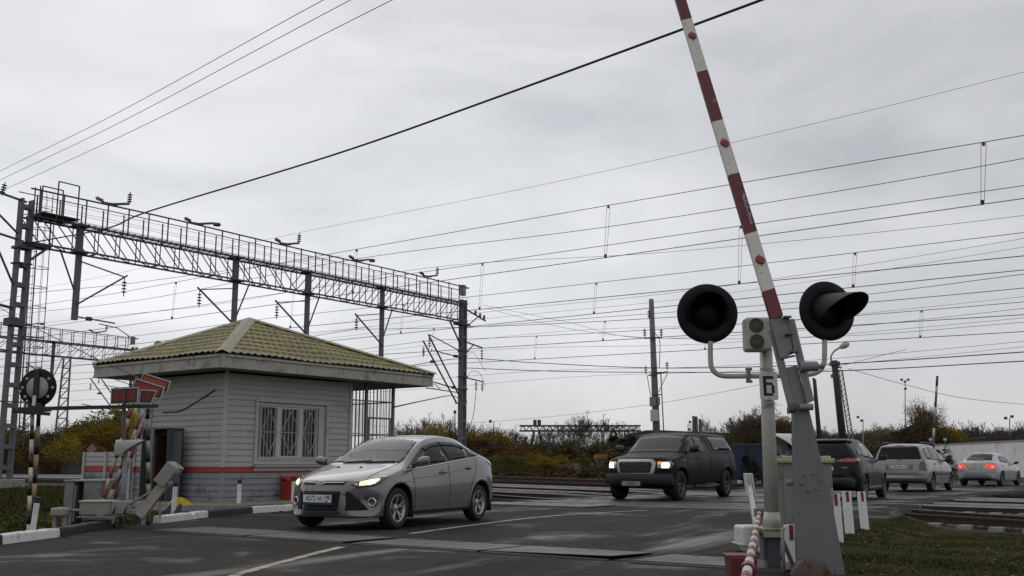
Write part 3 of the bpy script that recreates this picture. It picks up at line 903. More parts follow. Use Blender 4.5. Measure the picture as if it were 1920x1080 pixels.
car.both([(-.16, 1.352), (-.6, 1.352), (-.94, 1.298), (-.88, 1.245), (-.55, 1.295), (-.16, 1.295)], 'wind_deflector', PLASTIC, off=.016, res=.04)
for sy in (1, -1):
    car.line([(1.22, .888), (.6, .94), (0, .998), (-.6, 1.058), (-1.17, 1.108), (-1.37, 1.14)], 'side', .010, sy, off=.003).build('chrome_strip', CHROME, car.root)
WS = [(1.06, -.66), (1.12, 0), (1.06, .66), (.92, .665), (.44, .555), (.30, .52), (.20, 0), (.30, -.52), (.44, -.555), (.92, -.665)]
# windscreen, rear window
car.decal(WS, 'top', 'windscreen', GLASS, .005, res=.06)
car.decal([(-1.02, -.47), (-.98, 0), (-1.02, .47), (-1.62, .53), (-1.70, 0), (-1.62, -.53)], 'top', 'rear_window', GLASS, .005, res=.07)
m = MB()
for sgn in (.05, -.38):
    car.line([(1.11, sgn), (1.09, sgn + .25), (1.05, sgn + .52)], 'top', .011, off=.012, mb=m)
m.build('wiper', PLASTIC, car.root)
def ins(poly, k=.012):
    cx = sum(q[0] for q in poly) / len(poly); cy = sum(q[1] for q in poly) / len(poly)
    return [(cx + (x - cx) * (1 - k / max(.05, math.hypot(x - cx, y - cy))), cy + (y - cy) * (1 - k / max(.05, math.hypot(x - cx, y - cy)))) for x, y in poly]
cuts = []
cav = [(1.0, .72), (1.0, .97), (.66, 1.14), (.36, 1.285), (.15, 1.36), (-.1, 1.405), (-.5, 1.43), (-.85, 1.41), (-1.15, 1.345), (-1.45, 1.22), (-1.6, 1.10), (-1.6, .95), (-1.25, .62), (-.2, .45), (.6, .45)]
c_ = MB(); prof = []
def cw(z): return .70 if z < .95 else .70 - (z - .95) * .38
c_.v = [(x, -cw(z), z) for x, z in cav] + [(x, cw(z), z) for x, z in cav]; n_ = len(cav)
for f in [tuple(range(n_)), tuple(reversed(range(n_, 2 * n_)))] + [(i, (i + 1) % n_, n_ + (i + 1) % n_, n_ + i) for i in range(n_)]: c_.f.append(f); c_.m.append(1); c_.s.append(False)
cuts.append(c_)
for poly in (FW, RW):
    for sy in (1, -1): cuts.append(MB().prism(ins(poly), (0, sy * .45, 0), (1, 0, 0), Z, -sy * .6, 1))
cuts.append(MB().prism(ins(WS), (0, 0, .95), (1, 0, 0), (0, 1, 0), .6, 1))
cuts.append(MB().prism(ins([(-1.02, -.47), (-.98, 0), (-1.02, .47), (-1.60, .53), (-1.64, 0), (-1.60, -.53)]), (0, 0, 1.1), (1, 0, 0), (0, 1, 0), .5, 1))
hollow(car, cuts); car.renormal()
for o in car.root.children:
    if o.name.split('.')[0] in ('front_side_window', 'rear_side_window', 'windscreen', 'rear_window'): o.data.materials[0] = CGLASS if o.name.startswith('windscreen') else SGLASS
    if o.name.split('.')[0] == 'window_surround':          # the black surround stays only round the panes
        bm = bmesh.new(); bm.from_mesh(o.data)
        def inp(x, y, P):
            c = False
            for i in range(len(P)):
                (x1, y1), (x2, y2) = P[i], P[i - 1]
                if (y1 > y) != (y2 > y) and x < (x2 - x1) * (y - y1) / (y2 - y1) + x1: c = not c
            return c
        P1, P2 = ins(FW, -.0), ins(RW, -.0)
        bmesh.ops.subdivide_edges(bm, edges=bm.edges, cuts=2, use_grid_fill=True); bmesh.ops.triangulate(bm, faces=bm.faces)
        bmesh.ops.delete(bm, geom=[f for f in bm.faces if inp(f.calc_center_median().x, f.calc_center_median().z, P1) or inp(f.calc_center_median().x, f.calc_center_median().z, P2)], context='FACES')
        bm.to_mesh(o.data); bm.free()
SEAT = mat('dark seat cloth', (.035, .034, .034), .9, 0, .2, 6)
for sy in (.36, -.36):
    q = MB(); q.box((-.28, sy, .88), (.13, .50, .60), M=Matrix.Rotation(R(-14), 3, 'Y')); q.box((.05, sy, .60), (.5, .5, .14)); st_ = q.build('seat', SEAT, car.root, .04, 3)
    MB().box((-.40, sy, 1.26), (.09, .26, .17), M=Matrix.Rotation(R(-10), 3, 'Y')).build('headrest', SEAT, st_, .04, 3)
MB().box((-1.15, 0, .90), (.14, 1.2, .55), M=Matrix.Rotation(R(-20), 3, 'Y')).build('rear_seat', SEAT, car.root, .04, 3)
q = MB(); q.box((.80, 0, .90), (.42, 1.36, .10)); q.box((.68, 0, .80), (.2, 1.36, .18)); q.build('dashboard', INT, car.root, .04, 3)
q = MB(); q.path([(.46 + .05 * math.sin(t) * 1.0, .36 + .185 * math.cos(t), .93 + .18 * math.sin(t)) for t in np.linspace(0, 2 * math.pi, 25)], .016, 8); q.tube((.46, .36, .93), (.66, .36, .86), .03); q.beam((.46, .18, .93), (.46, .54, .93), .03); q.build('steering_wheel', PLASTIC, car.root)
q = MB(); q.box((.22, 0, 1.33), (.03, .22, .06)); q.build('rear_view_mirror', PLASTIC, car.root, .01)
# face
car.decal([(-.37, .675), (.37, .675), (.40, .735), (-.40, .735)], 'front', 'upper_grille', PLASTIC, .004, res=.04)
m = MB(); car.line([(-.37, .706), (-.12, .703), (.12, .703), (.37, .706)], 'front', .010, off=.012, mb=m); m.build('grille_bar', CHROME, car.root)
em = car.hit(0, .703, 'front')[0] + Vector((.022, 0, 0))
m = MB(); nn = Vector((.94, 0, .34)).normalized(); upv = Vector((-.34, 0, .94))
m.prism([(.085 * math.cos(q), .034 * math.sin(q)) for q in np.linspace(0, 2 * math.pi, 28)[:-1]], em - nn * .01, Vector((0, 1, 0)), upv, .014)
eo = m.build('emblem', CHROME, car.root, .002, 1)
m = MB(); m.prism([(.075 * math.cos(q), .027 * math.sin(q)) for q in np.linspace(0, 2 * math.pi, 28)[:-1]], em + nn * .0045, Vector((0, 1, 0)), upv, .0025)
m.build('emblem_face', mat('dark blue enamel', (.012, .018, .05), .25, 0, .05), eo)
text_mb('Ford', .05, em + nn * .0085, Vector((0, 1, 0)), upv, .0004, .0005, 1.15, .35).build('lettering', CHROME, eo)
def slats(cr, poly, n, z0, z1, y0, y1, view='front', name='lower_grille', off=.010):
    o = cr.decal(poly, view, name, DARK, off, res=.03)
    m = MB()
    for i in range(n):
        z = z0 + (z1 - z0) * (i + .5) / n
        cr.line([(y0, z), ((y0 + y1) / 2, z), (y1, z)], view, .006, off=.013, mb=m)
    m.build('grille_slats', PLASTIC, o)
slats(car, [(-.30, .295), (.30, .295), (.335, .585), (-.335, .585)], 7, .305, .57, -.27, .27)
slats(car, [(.40, .30), (.66, .31), (.60, .40), (.46, .57), (.405, .58)], 6, .315, .50, .42, .57, name='side_intake')
slats(car, [(-.40, .30), (-.66, .31), (-.60, .40), (-.46, .57), (-.405, .58)], 6, .315, .50, -.42, -.57, name='side_intake')
slats(car, [(-.33, .25), (.33, .25), (.32, .278), (-.32, .278)], 2, .252, .276, -.30, .30, name='chin_vent')
for sy in (1, -1):
    hl = [(sy * .46, .675), (sy * .56, .63), (sy * .74, .655), (sy * .80, .69), (sy * .835, .80), (sy * .80, .815), (sy * .64, .775), (sy * .50, .745)]
    o = car.decal(hl, 'front', 'headlight', mat('headlamp housing', (.035, .035, .037), .18, .2, .1, coat=1), .006, res=.035)
    car.decal([(sy * .565, .665), (sy * .70, .675), (sy * .765, .735), (sy * .76, .765), (sy * .64, .745), (sy * .56, .715)], 'front', 'lamp', LAMP, .011, res=.03, parent=o)
    car.decal([(sy * .66, .69), (sy * .735, .70), (sy * .752, .745), (sy * .68, .735)], 'front', 'lamp_core', LAMPW, .014, res=.03, parent=o)
    car.decal([(sy * .50, .675), (sy * .55, .66), (sy * .545, .70), (sy * .51, .70)], 'front', 'side_lamp', HANDLEM, .010, res=.03, parent=o)
    fp, fn = car.hit(sy * .70, .42, 'front'); fn = (fn * .6 + Vector((1, 0, 0))).normalized(); fp = fp + fn * .03
    m = MB(); m.lathe([(.070, -.02), (.066, .012), (.052, .016), (.047, .004)], fp, fn, 24)
    fo = m.build('fog_lamp', CHROME, car.root)
    MB().lathe([(.047, .004), (.02, .001), (0, 0)], fp, fn, 20).build('fog_lens', mat('fog lens', (.08, .08, .085), .1, .3, .1), fo)
pl, o, rt, up, nn = car.plate('front', 0, .475, .52, .112, [('А', -.185, -.002, .082, .95), ('272', -.095, .004, .104, .92), ('УР', .045, -.006, .082, .9), ('190', .185, .014, .086, .88), ('RUS', .175, -.036, .028, 1)])
MB().prism([(.113, -.05), (.117, -.05), (.117, .05), (.113, .05)], o + nn * .0068, rt, up, .0006).build('divider', BLACKP, pl)
m = MB().prism([(-.27, -.088), (.27, -.088), (.27, -.066), (-.27, -.066)], o - nn * .004, rt, up, .012)
m.build('plate_holder', mat('blue plate holder', (.015, .02, .10), .4, 0, .1), car.root)
# tail lamps wrap the rear corner
for sy in (1, -1):
    car.decal([(-1.60, 1.03), (-1.66, 1.05), (-1.86, .99), (-2.02, .86), (-1.98, .79), (-1.88, .84), (-1.76, .955)], 'side', 'tail_light', TAIL, .006, sy, .035)
    car.decal([(-2.16, .60), (-2.20, .60), (-2.20, .70), (-2.17, .70)], 'side', 'rear_reflector', TAIL, .005, sy, .03)
# doors, handles, seams, arch lips
m = MB()
for sy in (1, -1):
    car.line([(1.0, .905), (.97, .70), (.94, .45), (.92, .29)], 'side', .005, sy, mb=m)
    car.line([(-.13, 1.01), (-.16, .70), (-.16, .45), (-.14, .29)], 'side', .005, sy, mb=m)
    car.line([(-1.12, 1.1), (-1.08, .88), (-.95, .70), (-.86, .52), (-.82, .30)], 'side', .005, sy, mb=m)
    car.line([(1.55, .73), (1.25, .72), (.95, .705)], 'side', .004, sy, mb=m)
car.line([(1.02, .66), (1.5, .64), (2.0, .58), (2.12, .47)], 'top', .005, mb=m); car.line([(1.02, -.66), (1.5, -.64), (2.0, -.58), (2.12, -.47)], 'top', .005, mb=m)
car.line([(2.12, -.47), (2.17, 0), (2.12, .47)], 'top', .005, mb=m)
m.build_each('panel_gap', BLACKP, car.root)
m = MB()
for sy in (1, -1): car.line([(1.0, .765), (.4, .80), (-.2, .86), (-.8, .935), (-1.1, .975)], 'side', .011, sy, off=-.004, mb=m)
m.build_each('shoulder_crease', SIL, car.root)
for sy in (1, -1):
    for hx, hz in ((.06, .85), (-.82, .92)):
        p, nn = car.hit(hx, hz, 'side', sy)
        m = MB(); m.path([p + Vector((.09, 0, -.005)) - nn * .005, p + Vector((.07, 0, 0)) + nn * .03, p + nn * .036, p + Vector((-.07, 0, .004)) + nn * .03, p + Vector((-.09, 0, .004)) - nn * .005], [.014, .016, .016, .016, .014], 8)
        m.build('door_handle', SIL, car.root)
        car.decal([(hx + .075, hz - .03), (hx - .075, hz - .03), (hx - .06, hz + .03), (hx + .05, hz + .035)], 'side', 'handle_recess', PLASTIC, .002, sy, .03)
m = MB()
for sy in (1, -1):
    car.decal([(.98, .29), (-.88, .29), (-.92, .205), (1.02, .205)], 'side', 'sill', PLASTIC, .004, sy, .06)
    for ax in (1.385, -1.263):
        q = [(ax + .395 * math.cos(a), .33 + .395 * math.sin(a)) for a in np.linspace(-.15, math.pi + .15, 24)]
        car.line(q, 'side', .016, sy, off=-.004, mb=m, sm=False)
m.build_each('arch_lip', SIL, car.root)
for ax in (1.0, -1.655):
    for sy in (1, -1): MB().box((ax, sy * .80, .26), (.012, .2, .2)).build('mudflap', PLASTIC, car.root)
car.mirror(.86, 1.03, .90)
m = MB(); car.line([(-1.0, .0), (-1.0, .004)], 'top', .004, mb=m); p = car.hit(-.95, 0, 'top')[0]
m = MB().tube(p, p + Vector((-.22, 0, .32)), .005, .003); m.build('aerial', BLACKP, car.root)
for yy in (.18, -.25):
    p = car.hit(1.42, yy, 'top')[0]; MB().box(p + Z * .006, (.03, .04, .014)).build('washer_jet', PLASTIC, car.root, .004)

# ------------------------------------------------------------------ 2. black pickup with a topper
BLK = paint('dull black pickup paint', (.006, .006, .0065), .42, .0, (.009, .0085, .008), .20, .06, .12)
st = dict(
    zt=[(2.88, .78), (2.86, .95), (2.82, 1.08), (2.74, 1.15), (2.5, 1.20), (2.0, 1.25), (1.75, 1.275), (1.55, 1.305), (1.2, 1.53), (.9, 1.735), (.72, 1.83), (.45, 1.875), (0, 1.89), (-.6, 1.89), (-1.5, 1.90), (-2.2, 1.895), (-2.38, 1.87), (-2.48, 1.77), (-2.68, 1.42), (-2.78, 1.25), (-2.88, .9)],
    zb=[(2.88, .42), (2.7, .34), (2.2, .36), (0, .42), (-2, .46), (-2.88, .55)],
    hw=[(2.88, .86), (2.8, .95), (2.5, .985), (1.8, 1.005), (0, .985), (-1.8, 1.005), (-2.6, .985), (-2.88, .93)],
    zw=[(2.88, .62), (2.5, .85), (1.5, .88), (-2, .9), (-2.88, .75)],
    zs=[(2.88, .74), (2.82, .98), (2.7, 1.05), (2.2, 1.13), (1.6, 1.20), (0, 1.25), (-1.0, 1.27), (-2.4, 1.29), (-2.75, 1.2), (-2.88, .85)],
    hs=[(2.88, .80), (2.7, .90), (2.0, .94), (0, .945), (-2, .95), (-2.6, .94), (-2.88, .88)],
    ht=[(2.88, .70), (2.7, .78), (2.0, .80), (1.55, .83), (1.1, .77), (.65, .71), (-.4, .70), (-1, .73), (-2.4, .73), (-2.6, .76), (-2.88, .80)],
    e=[(2.88, .01), (2.6, .05), (1.6, .06), (1.0, .06), (.3, .07), (-1, .08), (-2.4, .09), (-2.88, .02)])
ctr = Vector((4.78, 30.608, 0))
car = Car('pickup_truck', 'black pickup truck with chrome grille and closed canopy over the bed, headlights lit', 'pickup truck', st, BLK, ctr, R(59.07 + 180), (1.8, .34), (-2.2, .12), [(1.95, .46, .42), (-1.75, .46, .42)], None)
DKALLOY = mat('dirty grey alloy', (.10, .10, .105), .45, .7, .2, 8)
for sy in (1, -1):
    for ax in (1.95, -1.75): car.wheel(ax, sy * .865, .405, .27, .235, 5, DKALLOY, False)
car.both([(1.40, 1.30), (1.02, 1.60), (.86, 1.705), (.60, 1.735), (.62, 1.31)], 'front_side_window', GLASS, off=.006, res=.07)
car.both([(.53, 1.315), (.51, 1.735), (.15, 1.735), (0.0, 1.68), (-.14, 1.33)], 'rear_side_window', GLASS, off=.006, res=.07)
car.both([(-.80, 1.37), (-.68, 1.76), (-2.14, 1.77), (-2.45, 1.39)], 'canopy_window', GLASS, off=.006, res=.09, rnd=.06)
m = MB()
for sy in (1, -1):
    car.line([(-.58, 1.30), (-.42, 1.75), (-.38, 1.88)], 'side', .012, sy, mb=m); car.line([(-.58, 1.30), (-1.6, 1.31), (-2.66, 1.33)], 'side', .010, sy, mb=m)
    car.line([(1.50, 1.17), (1.46, .8), (1.40, .52)], 'side', .006, sy, mb=m); car.line([(.58, 1.24), (.58, .8), (.56, .52)], 'side', .006, sy, mb=m); car.line([(-.42, 1.24), (-.46, .8), (-.46, .52)], 'side', .006, sy, mb=m)
m.build_each('panel_gap', DARK, car.root)
car.decal([(1.50, -.76), (1.52, 0), (1.50, .76), (1.34, .775), (.86, .675), (.78, 0), (.86, -.675), (1.34, -.775)], 'top', 'windscreen', GLASS, .006, res=.09)
sv = mat('silver grille surround', (.40, .40, .41), .3, .6, .1, 6, spots=((.15,.14,.13), .2, 9))
go = car.decal([(-.52, .70), (.52, .70), (.585, 1.0), (.52, 1.10), (-.52, 1.10), (-.585, 1.0)], 'front', 'grille_surround', sv, .022, res=.06, rnd=.06)
gr = car.decal([(-.435, .745), (.435, .745), (.475, .98), (.43, 1.03), (-.43, 1.03), (-.475, .98)], 'front', 'grille_back', DARK, .028, res=.06)
m = MB()
for i in range(-9, 10):
    for sg in (1, -1):
        y0 = i * .095
        pts = [(y0 + sg * t * .28, .75 + t * .27) for t in np.linspace(0, 1, 5)]
        pts = [p for p in pts if abs(p[0]) < .46]
        if len(pts) > 1: car.line(pts, 'front', .008, off=.034, mb=m, sm=False)
m.build('grille_mesh', mat('grey grille mesh', (.12, .12, .125), .4, .5, .1), car.root)
car.decal([(-.36, 1.115), (.36, 1.115), (.33, 1.14), (-.33, 1.14)], 'front', 'bonnet_slot', DARK, .004, res=.04)
for sy in (1, -1):
    o = car.decal([(sy * .60, .86), (sy * .93, .86), (sy * .95, .98), (sy * .90, 1.06), (sy * .60, 1.05)], 'front', 'headlight', mat('pickup lamp housing', (.25, .25, .26), .15, .4, .1, coat=1), .006, res=.045)
    car.decal([(sy * .70, .875), (sy * .87, .875), (sy * .89, .96), (sy * .86, 1.02), (sy * .71, 1.01)], 'front', 'lamp', LAMPW, .013, res=.04, parent=o)
    car.decal([(sy * .615, .97), (sy * .70, .96), (sy * .70, 1.035), (sy * .615, 1.035)], 'front', 'indicator', AMBER, .012, res=.03, parent=o)
    car.decal([(-2.60, 1.02), (-2.60, 1.20), (-2.78, 1.22), (-2.82, 1.0)], 'side', 'tail_light', TAIL, .008, sy, .04)
    p, nn = car.hit(.72, 1.14, 'side', sy)
    MB().path([p + Vector((.09, 0, 0)) - nn * .005, p + nn * .03, p + Vector((-.09, 0, 0)) - nn * .005], .016, 8).build('door_handle', PLASTIC, car.root)
    MB().path([(.95, sy * .98, .36), (0, sy * .99, .34), (-.95, sy * .98, .37)], .045, 10).build('side_step', PLASTIC, car.root)
    p = car.hit(1.62, 1.10, 'side', sy)[0]; MB().box(p, (.09, .02, .025)).build('badge', CHROME, car.root)
    car.decal([(sy * .50, .50), (sy * .78, .50), (sy * .78, .60), (sy * .50, .60)], 'front', 'bumper_recess', DARK, .003, res=.05)
m = MB()
for sy in (1, -1):
    for ax in (1.95, -1.75):
        q = [(ax + .50 * math.cos(a), .42 + .50 * math.sin(a)) for a in np.linspace(.05, math.pi - .05, 24)]
        car.line(q, 'side', .045, sy, off=-.015, mb=m, sm=False)
m.build_each('arch_flare', BLK, car.root)
m = MB(); P = []
for z in np.linspace(.44, .72, 7):
    row = []
    for y in np.linspace(-.97, .97, 19):
        p = car.hit(y * .93, max(.6, z), 'front')[0]; k = math.sin(math.pi * (z - .42) / .32) ** .5 if .42 < z < .74 else .3
        row.append((p.x + .03 + .07 * k, y, z))
    P.append(row)
m.grid(P); 
for r_ in (P[0], P[-1]):
    m.grid([r_, [(x - .22, y, z) for x, y, z in r_]])
for c_ in (0, -1):
    m.grid([[r_[c_] for r_ in P], [(r_[c_][0] - .3, r_[c_][1], r_[c_][2]) for r_ in P]])
m.build('front_bumper', mat('unpainted bumper', (.013, .013, .014), .55, 0, .2, 5), car.root)
car.mirror(1.28, 1.40, 1.0, PLASTIC, (.16, .26, .22))
p0 = Vector((2.98, -.05, .46)); m = MB().prism([(-.26, -.056), (.26, -.056), (.26, .056), (-.26, .056)], p0, Vector((0, 1, 0)), Z, .008)
pl = m.build('number_plate', mat('dirty plate', (.30, .29, .27), .6, 0, .2, 12), car.root, .003, 1)
text_mb('AI 9061-2', .095, p0 + Vector((.0095, 0, 0)), Vector((0, 1, 0)), Z, .0005, .002, .82).build('lettering', mat('dark lettering', (.03, .015, .015), .5, 0, 0), pl)
MB().box((2.93, -.05, .46), (.10, .58, .15)).build('plate_mount', PLASTIC, car.root, .01)

# ------------------------------------------------------------------ 3. black SUV seen from behind
SUVP = paint('blue black suv paint', (.0045, .005, .007), .36, .0, (.010, .0095, .009), .2, .15, .2)
st = dict(
    zt=[(2.27, .62), (2.22, .85), (2.1, .95), (1.8, 1.02), (1.3, 1.10), (1.0, 1.14), (.6, 1.38), (.2, 1.58), (0, 1.63), (-.5, 1.69), (-1.1, 1.68), (-1.6, 1.61), (-1.78, 1.56), (-1.86, 1.50), (-2.0, 1.30), (-2.12, 1.08), (-2.2, .95), (-2.27, .75)],
    zb=[(2.27, .35), (2.0, .24), (0, .23), (-1.8, .27), (-2.27, .42)],
    hw=[(2.27, .70), (2.1, .85), (1.4, .92), (0, .91), (-1.3, .92), (-1.9, .89), (-2.15, .82), (-2.27, .72)],
    zw=[(2.27, .5), (1.5, .72), (-1.3, .78), (-2.27, .62)],
    zs=[(2.27, .6), (2.1, .85), (1.4, .99), (.8, 1.04), (0, 1.08), (-1, 1.13), (-1.7, 1.16), (-2.0, 1.15), (-2.18, .92), (-2.27, .70)],
    hs=[(2.27, .62), (2.0, .78), (1, .84), (0, .855), (-1.2, .85), (-1.9, .79), (-2.27, .65)],
    ht=[(2.27, .5), (1.8, .64), (1, .68), (.4, .60), (-.6, .585), (-1.5, .56), (-1.85, .56), (-2.1, .66), (-2.27, .55)],
    e=[(2.27, .01), (1.5, .04), (.4, .07), (-.8, .08), (-1.6, .08), (-1.9, .04), (-2.27, .01)])
hd = 60
fr = gp(1653, 933); d = Vector((math.cos(R(hd)), math.sin(R(hd)), 0)); lft = Vector((-d.y, d.x, 0))
ctr = fr + lft * .79 - d * 1.36
car = Car('suv_car', 'black SUV seen from behind, first in the queue driving away right of the barrier post', 'car', st, SUVP, ctr, R(hd), (1.2, .4), (-1.4, .30), [(1.36, .38, .35), (-1.34, .38, .35)], 'cars driving away over the crossing')
for sy in (1, -1):
    for ax in (1.36, -1.34): car.wheel(ax, sy * .79, .355, .225, .23, 5, DKALLOY, True)
car.both([(.72, 1.10), (.45, 1.30), (.15, 1.48), (-.15, 1.535), (-.22, 1.13)], 'front_side_window', GLASS, off=.006, res=.07)
car.both([(-.30, 1.135), (-.24, 1.54), (-.8, 1.54), (-1.05, 1.47), (-1.12, 1.18)], 'rear_side_window', GLASS, off=.006, res=.07)
car.both([(-1.2, 1.185), (-1.15, 1.46), (-1.45, 1.38), (-1.66, 1.25)], 'quarter_window', GLASS, off=.006, res=.05)
car.decal([(-.60, 1.18), (.60, 1.18), (.66, 1.24), (.60, 1.50), (.50, 1.545), (-.50, 1.545), (-.60, 1.50), (-.66, 1.24)], 'rear', 'rear_window', GLASS, .006, res=.07)
car.decal([(-.58, 1.555), (.58, 1.555), (.52, 1.62), (-.52, 1.62)], 'rear', 'roof_spoiler', SUVP, .05, res=.07)
for sy in (1, -1):
    o = car.decal([(sy * .34, 1.03), (sy * .34, 1.075), (sy * .60, 1.13), (sy * .83, 1.13), (sy * .85, 1.04), (sy * .72, .99), (sy * .55, 1.0)], 'rear', 'tail_light', TAIL, .008, res=.04)
    car.decal([(sy * .58, 1.02), (sy * .62, 1.09), (sy * .78, 1.09), (sy * .74, 1.01)], 'rear', 'lamp', mat('clear red lens', (.30, .012, .012), .15, 0, .2, 25, coat=1), .012, res=.03, parent=o)
    car.decal([(-1.72, 1.04), (-1.75, 1.12), (-2.0, 1.13), (-2.05, 1.02)], 'side', 'tail_light_side', TAIL, .007, sy, .04)
    car.decal([(sy * .55, .50), (sy * .74, .52), (sy * .74, .56), (sy * .55, .54)], 'rear', 'rear_reflector', TAIL, .006, res=.04)
    p, nn = car.hit(-.12, .98, 'side', sy); MB().path([p + Vector((.09, 0, 0)) - nn * .005, p + nn * .03, p + Vector((-.09, 0, 0)) - nn * .005], .015, 8).build('door_handle', SUVP, car.root)
    car.decal([(.98, .38), (-.95, .38), (-1.0, .235), (1.05, .235)], 'side', 'sill_cladding', PLASTIC, .01, sy, .08)
car.decal([(-.75, .36), (.75, .36), (.70, .62), (-.70, .62)], 'rear', 'bumper_cladding', PLASTIC, .02, res=.08)
car.plate('rear', 0, .86, .52, .112, [('М 505 КТ', -.05, 0, .085, .85), ('190', .19, .01, .07, .85)])
p, nn = car.hit(-.52, .88, 'rear'); text_mb('AWD', .06, p + Vector((-.03, 0, 0)), Vector((0, -1, 0)), Z, .003, .001, 1.2).build('badge', CHROME, car.root)
m = MB()
for sy in (1, -1):
    car.line([(.95, 1.0), (.92, .7), (.90, .4)], 'side', .006, sy, mb=m); car.line([(-.26, 1.1), (-.28, .7), (-.27, .4)], 'side', .006, sy, mb=m); car.line([(-1.2, 1.15), (-1.1, .85), (-.9, .6)], 'side', .006, sy, mb=m)
    for ax in (1.36, -1.34):
        car.line([(ax + .40 * math.cos(a), .35 + .40 * math.sin(a)) for a in np.linspace(-.1, math.pi + .1, 24)], 'side', .03, sy, off=-.012, mb=m, sm=False)
m.build_each('arch_trim', PLASTIC, car.root)
car.mirror(.68, 1.15, .92, PLASTIC, (.13, .22, .17))
p = car.hit(-1.35, 0, 'top')[0]; MB().prism([(-.1, 0), (.06, 0), (-.07, .075)], p - Vector((0, .02, .01)), Vector((1, 0, 0)), Z, .04).build('shark_fin_aerial', PLASTIC, car.root)

# ------------------------------------------------------------------ 4. silver estate
ESTP = paint('dusty beige silver paint', (.25, .245, .235), .38, .25, (.13, .12, .10), .25)
st = dict(
    zt=[(2.2, .55), (2.15, .72), (2.0, .80), (1.5, .92), (1.1, .99), (.9, 1.03), (.5, 1.30), (.25, 1.43), (0, 1.49), (-.6, 1.52), (-1.4, 1.51), (-1.85, 1.475), (-1.95, 1.45), (-2.02, 1.30), (-2.1, 1.05), (-2.16, .9), (-2.2, .62)],
    zb=[(2.2, .33), (1.9, .22), (0, .22), (-1.8, .27), (-2.2, .36)],
    hw=[(2.2, .66), (2.0, .80), (1.3, .85), (0, .85), (-1.3, .85), (-1.9, .835), (-2.1, .80), (-2.2, .74)],
    zw=[(2.2, .45), (1.4, .62), (-1.3, .66), (-2.2, .55)],
    zs=[(2.2, .53), (2.0, .72), (1.4, .84), (.8, .92), (0, .95), (-1, .97), (-1.9, .99), (-2.1, .97), (-2.2, .60)],
    hs=[(2.2, .6), (1.8, .74), (1, .79), (0, .805), (-1.5, .80), (-2.0, .78), (-2.2, .70)],
    ht=[(2.2, .5), (1.6, .62), (1, .66), (.4, .58), (-.6, .585), (-1.6, .60), (-1.95, .60), (-2.1, .68), (-2.2, .6)],
    e=[(2.2, .01), (1.4, .03), (.3, .06), (-.8, .07), (-1.8, .08), (-2.0, .04), (-2.2, .01)])
hd = 55
fr = gp(1774, 919); d = Vector((math.cos(R(hd)), math.sin(R(hd)), 0)); lft = Vector((-d.y, d.x, 0))
ctr = fr + lft * .73 - d * 1.30
car = Car('estate_car', 'dusty silver estate car with rear wiper, second in the queue driving away', 'car', st, ESTP, ctr, R(hd), (1.1, .4), (-1.5, .10), [(1.30, .335, .305), (-1.25, .335, .305)], 'cars driving away over the crossing')
for sy in (1, -1):
    for ax in (1.30, -1.25): car.wheel(ax, sy * .735, .305, .19, .19, 6, DKALLOY, False)
car.both([(.68, .975), (.45, 1.16), (.18, 1.35), (-.08, 1.40), (-.15, .985)], 'front_side_window', GLASS, off=.006, res=.07)
car.both([(-.22, .99), (-.16, 1.41), (-.75, 1.415), (-.98, 1.40), (-1.02, 1.0)], 'rear_side_window', GLASS, off=.006, res=.07)
car.both([(-1.10, 1.0), (-1.06, 1.40), (-1.6, 1.375), (-1.78, 1.28), (-1.80, 1.03)], 'quarter_window', GLASS, off=.006, res=.06)
car.decal([(-.66, 1.02), (.66, 1.02), (.68, 1.06), (.58, 1.38), (.50, 1.415), (-.50, 1.415), (-.58, 1.38), (-.68, 1.06)], 'rear', 'rear_window', GLASS, .006, res=.06)
m = MB(); car.line([(.02, 1.0), (-.12, 1.04), (-.34, 1.10)], 'rear', .014, off=.02, mb=m); m.build('rear_wiper', PLASTIC, car.root)
car.decal([(-.15, 1.43), (.15, 1.43), (.14, 1.455), (-.14, 1.455)], 'rear', 'high_brake_light', TAIL, .006, res=.03)
for sy in (1, -1):
    car.decal([(sy * .615, .68), (sy * .80, .68), (sy * .80, .90), (sy * .74, .95), (sy * .66, .94), (sy * .62, .86)], 'rear', 'tail_light', mat('dark tail lens', (.07, .008, .01), .15, 0, .2, 20, coat=1), .008, res=.035)
    car.decal([(sy * .33, .70), (sy * .42, .70), (sy * .43, .86), (sy * .33, .86)], 'rear', 'rear_reflector', TAIL, .008, res=.03)
    MB().path([Vector((.1, sy * .60, 1.50)), Vector((0, sy * .60, 1.535)), Vector((-1.5, sy * .60, 1.55)), Vector((-1.7, sy * .60, 1.50))], .016, 8).build('roof_rail', GREYD, car.root)
    for hx in (-.05, -.92):
        p, nn = car.hit(hx, .87, 'side', sy); MB().path([p + Vector((.08, 0, 0)) - nn * .005, p + nn * .028, p + Vector((-.08, 0, 0)) - nn * .005], .014, 8).build('door_handle', PLASTIC, car.root)
    car.decal([(.95, .60), (-.9, .61), (-.9, .54), (.95, .53)], 'side', 'rub_strip', mat('grey rub strip', (.09, .09, .09), .6, 0, .1), .014, sy, .07)
car.plate('rear', 0, .78, .52, .112, [('К 183 ОМ', -.05, 0, .085, .85), ('150', .19, .01, .07, .85)])
car.decal([(-.78, .40), (.78, .40), (.79, .52), (-.79, .52)], 'rear', 'rear_bumper', ESTP, .045, res=.07)
m = MB(); car.line([(-.76, .53), (0, .53), (.76, .53)], 'rear', .014, off=.03, mb=m)
for sy in (1, -1):
    car.line([(.88, .88), (.86, .6), (.85, .3)], 'side', .005, sy, mb=m); car.line([(-.18, .95), (-.2, .6), (-.2, .3)], 'side', .005, sy, mb=m); car.line([(-1.05, .96), (-1.0, .7), (-.86, .5)], 'side', .005, sy, mb=m)
m.build_each('panel_gap', PLASTIC, car.root)
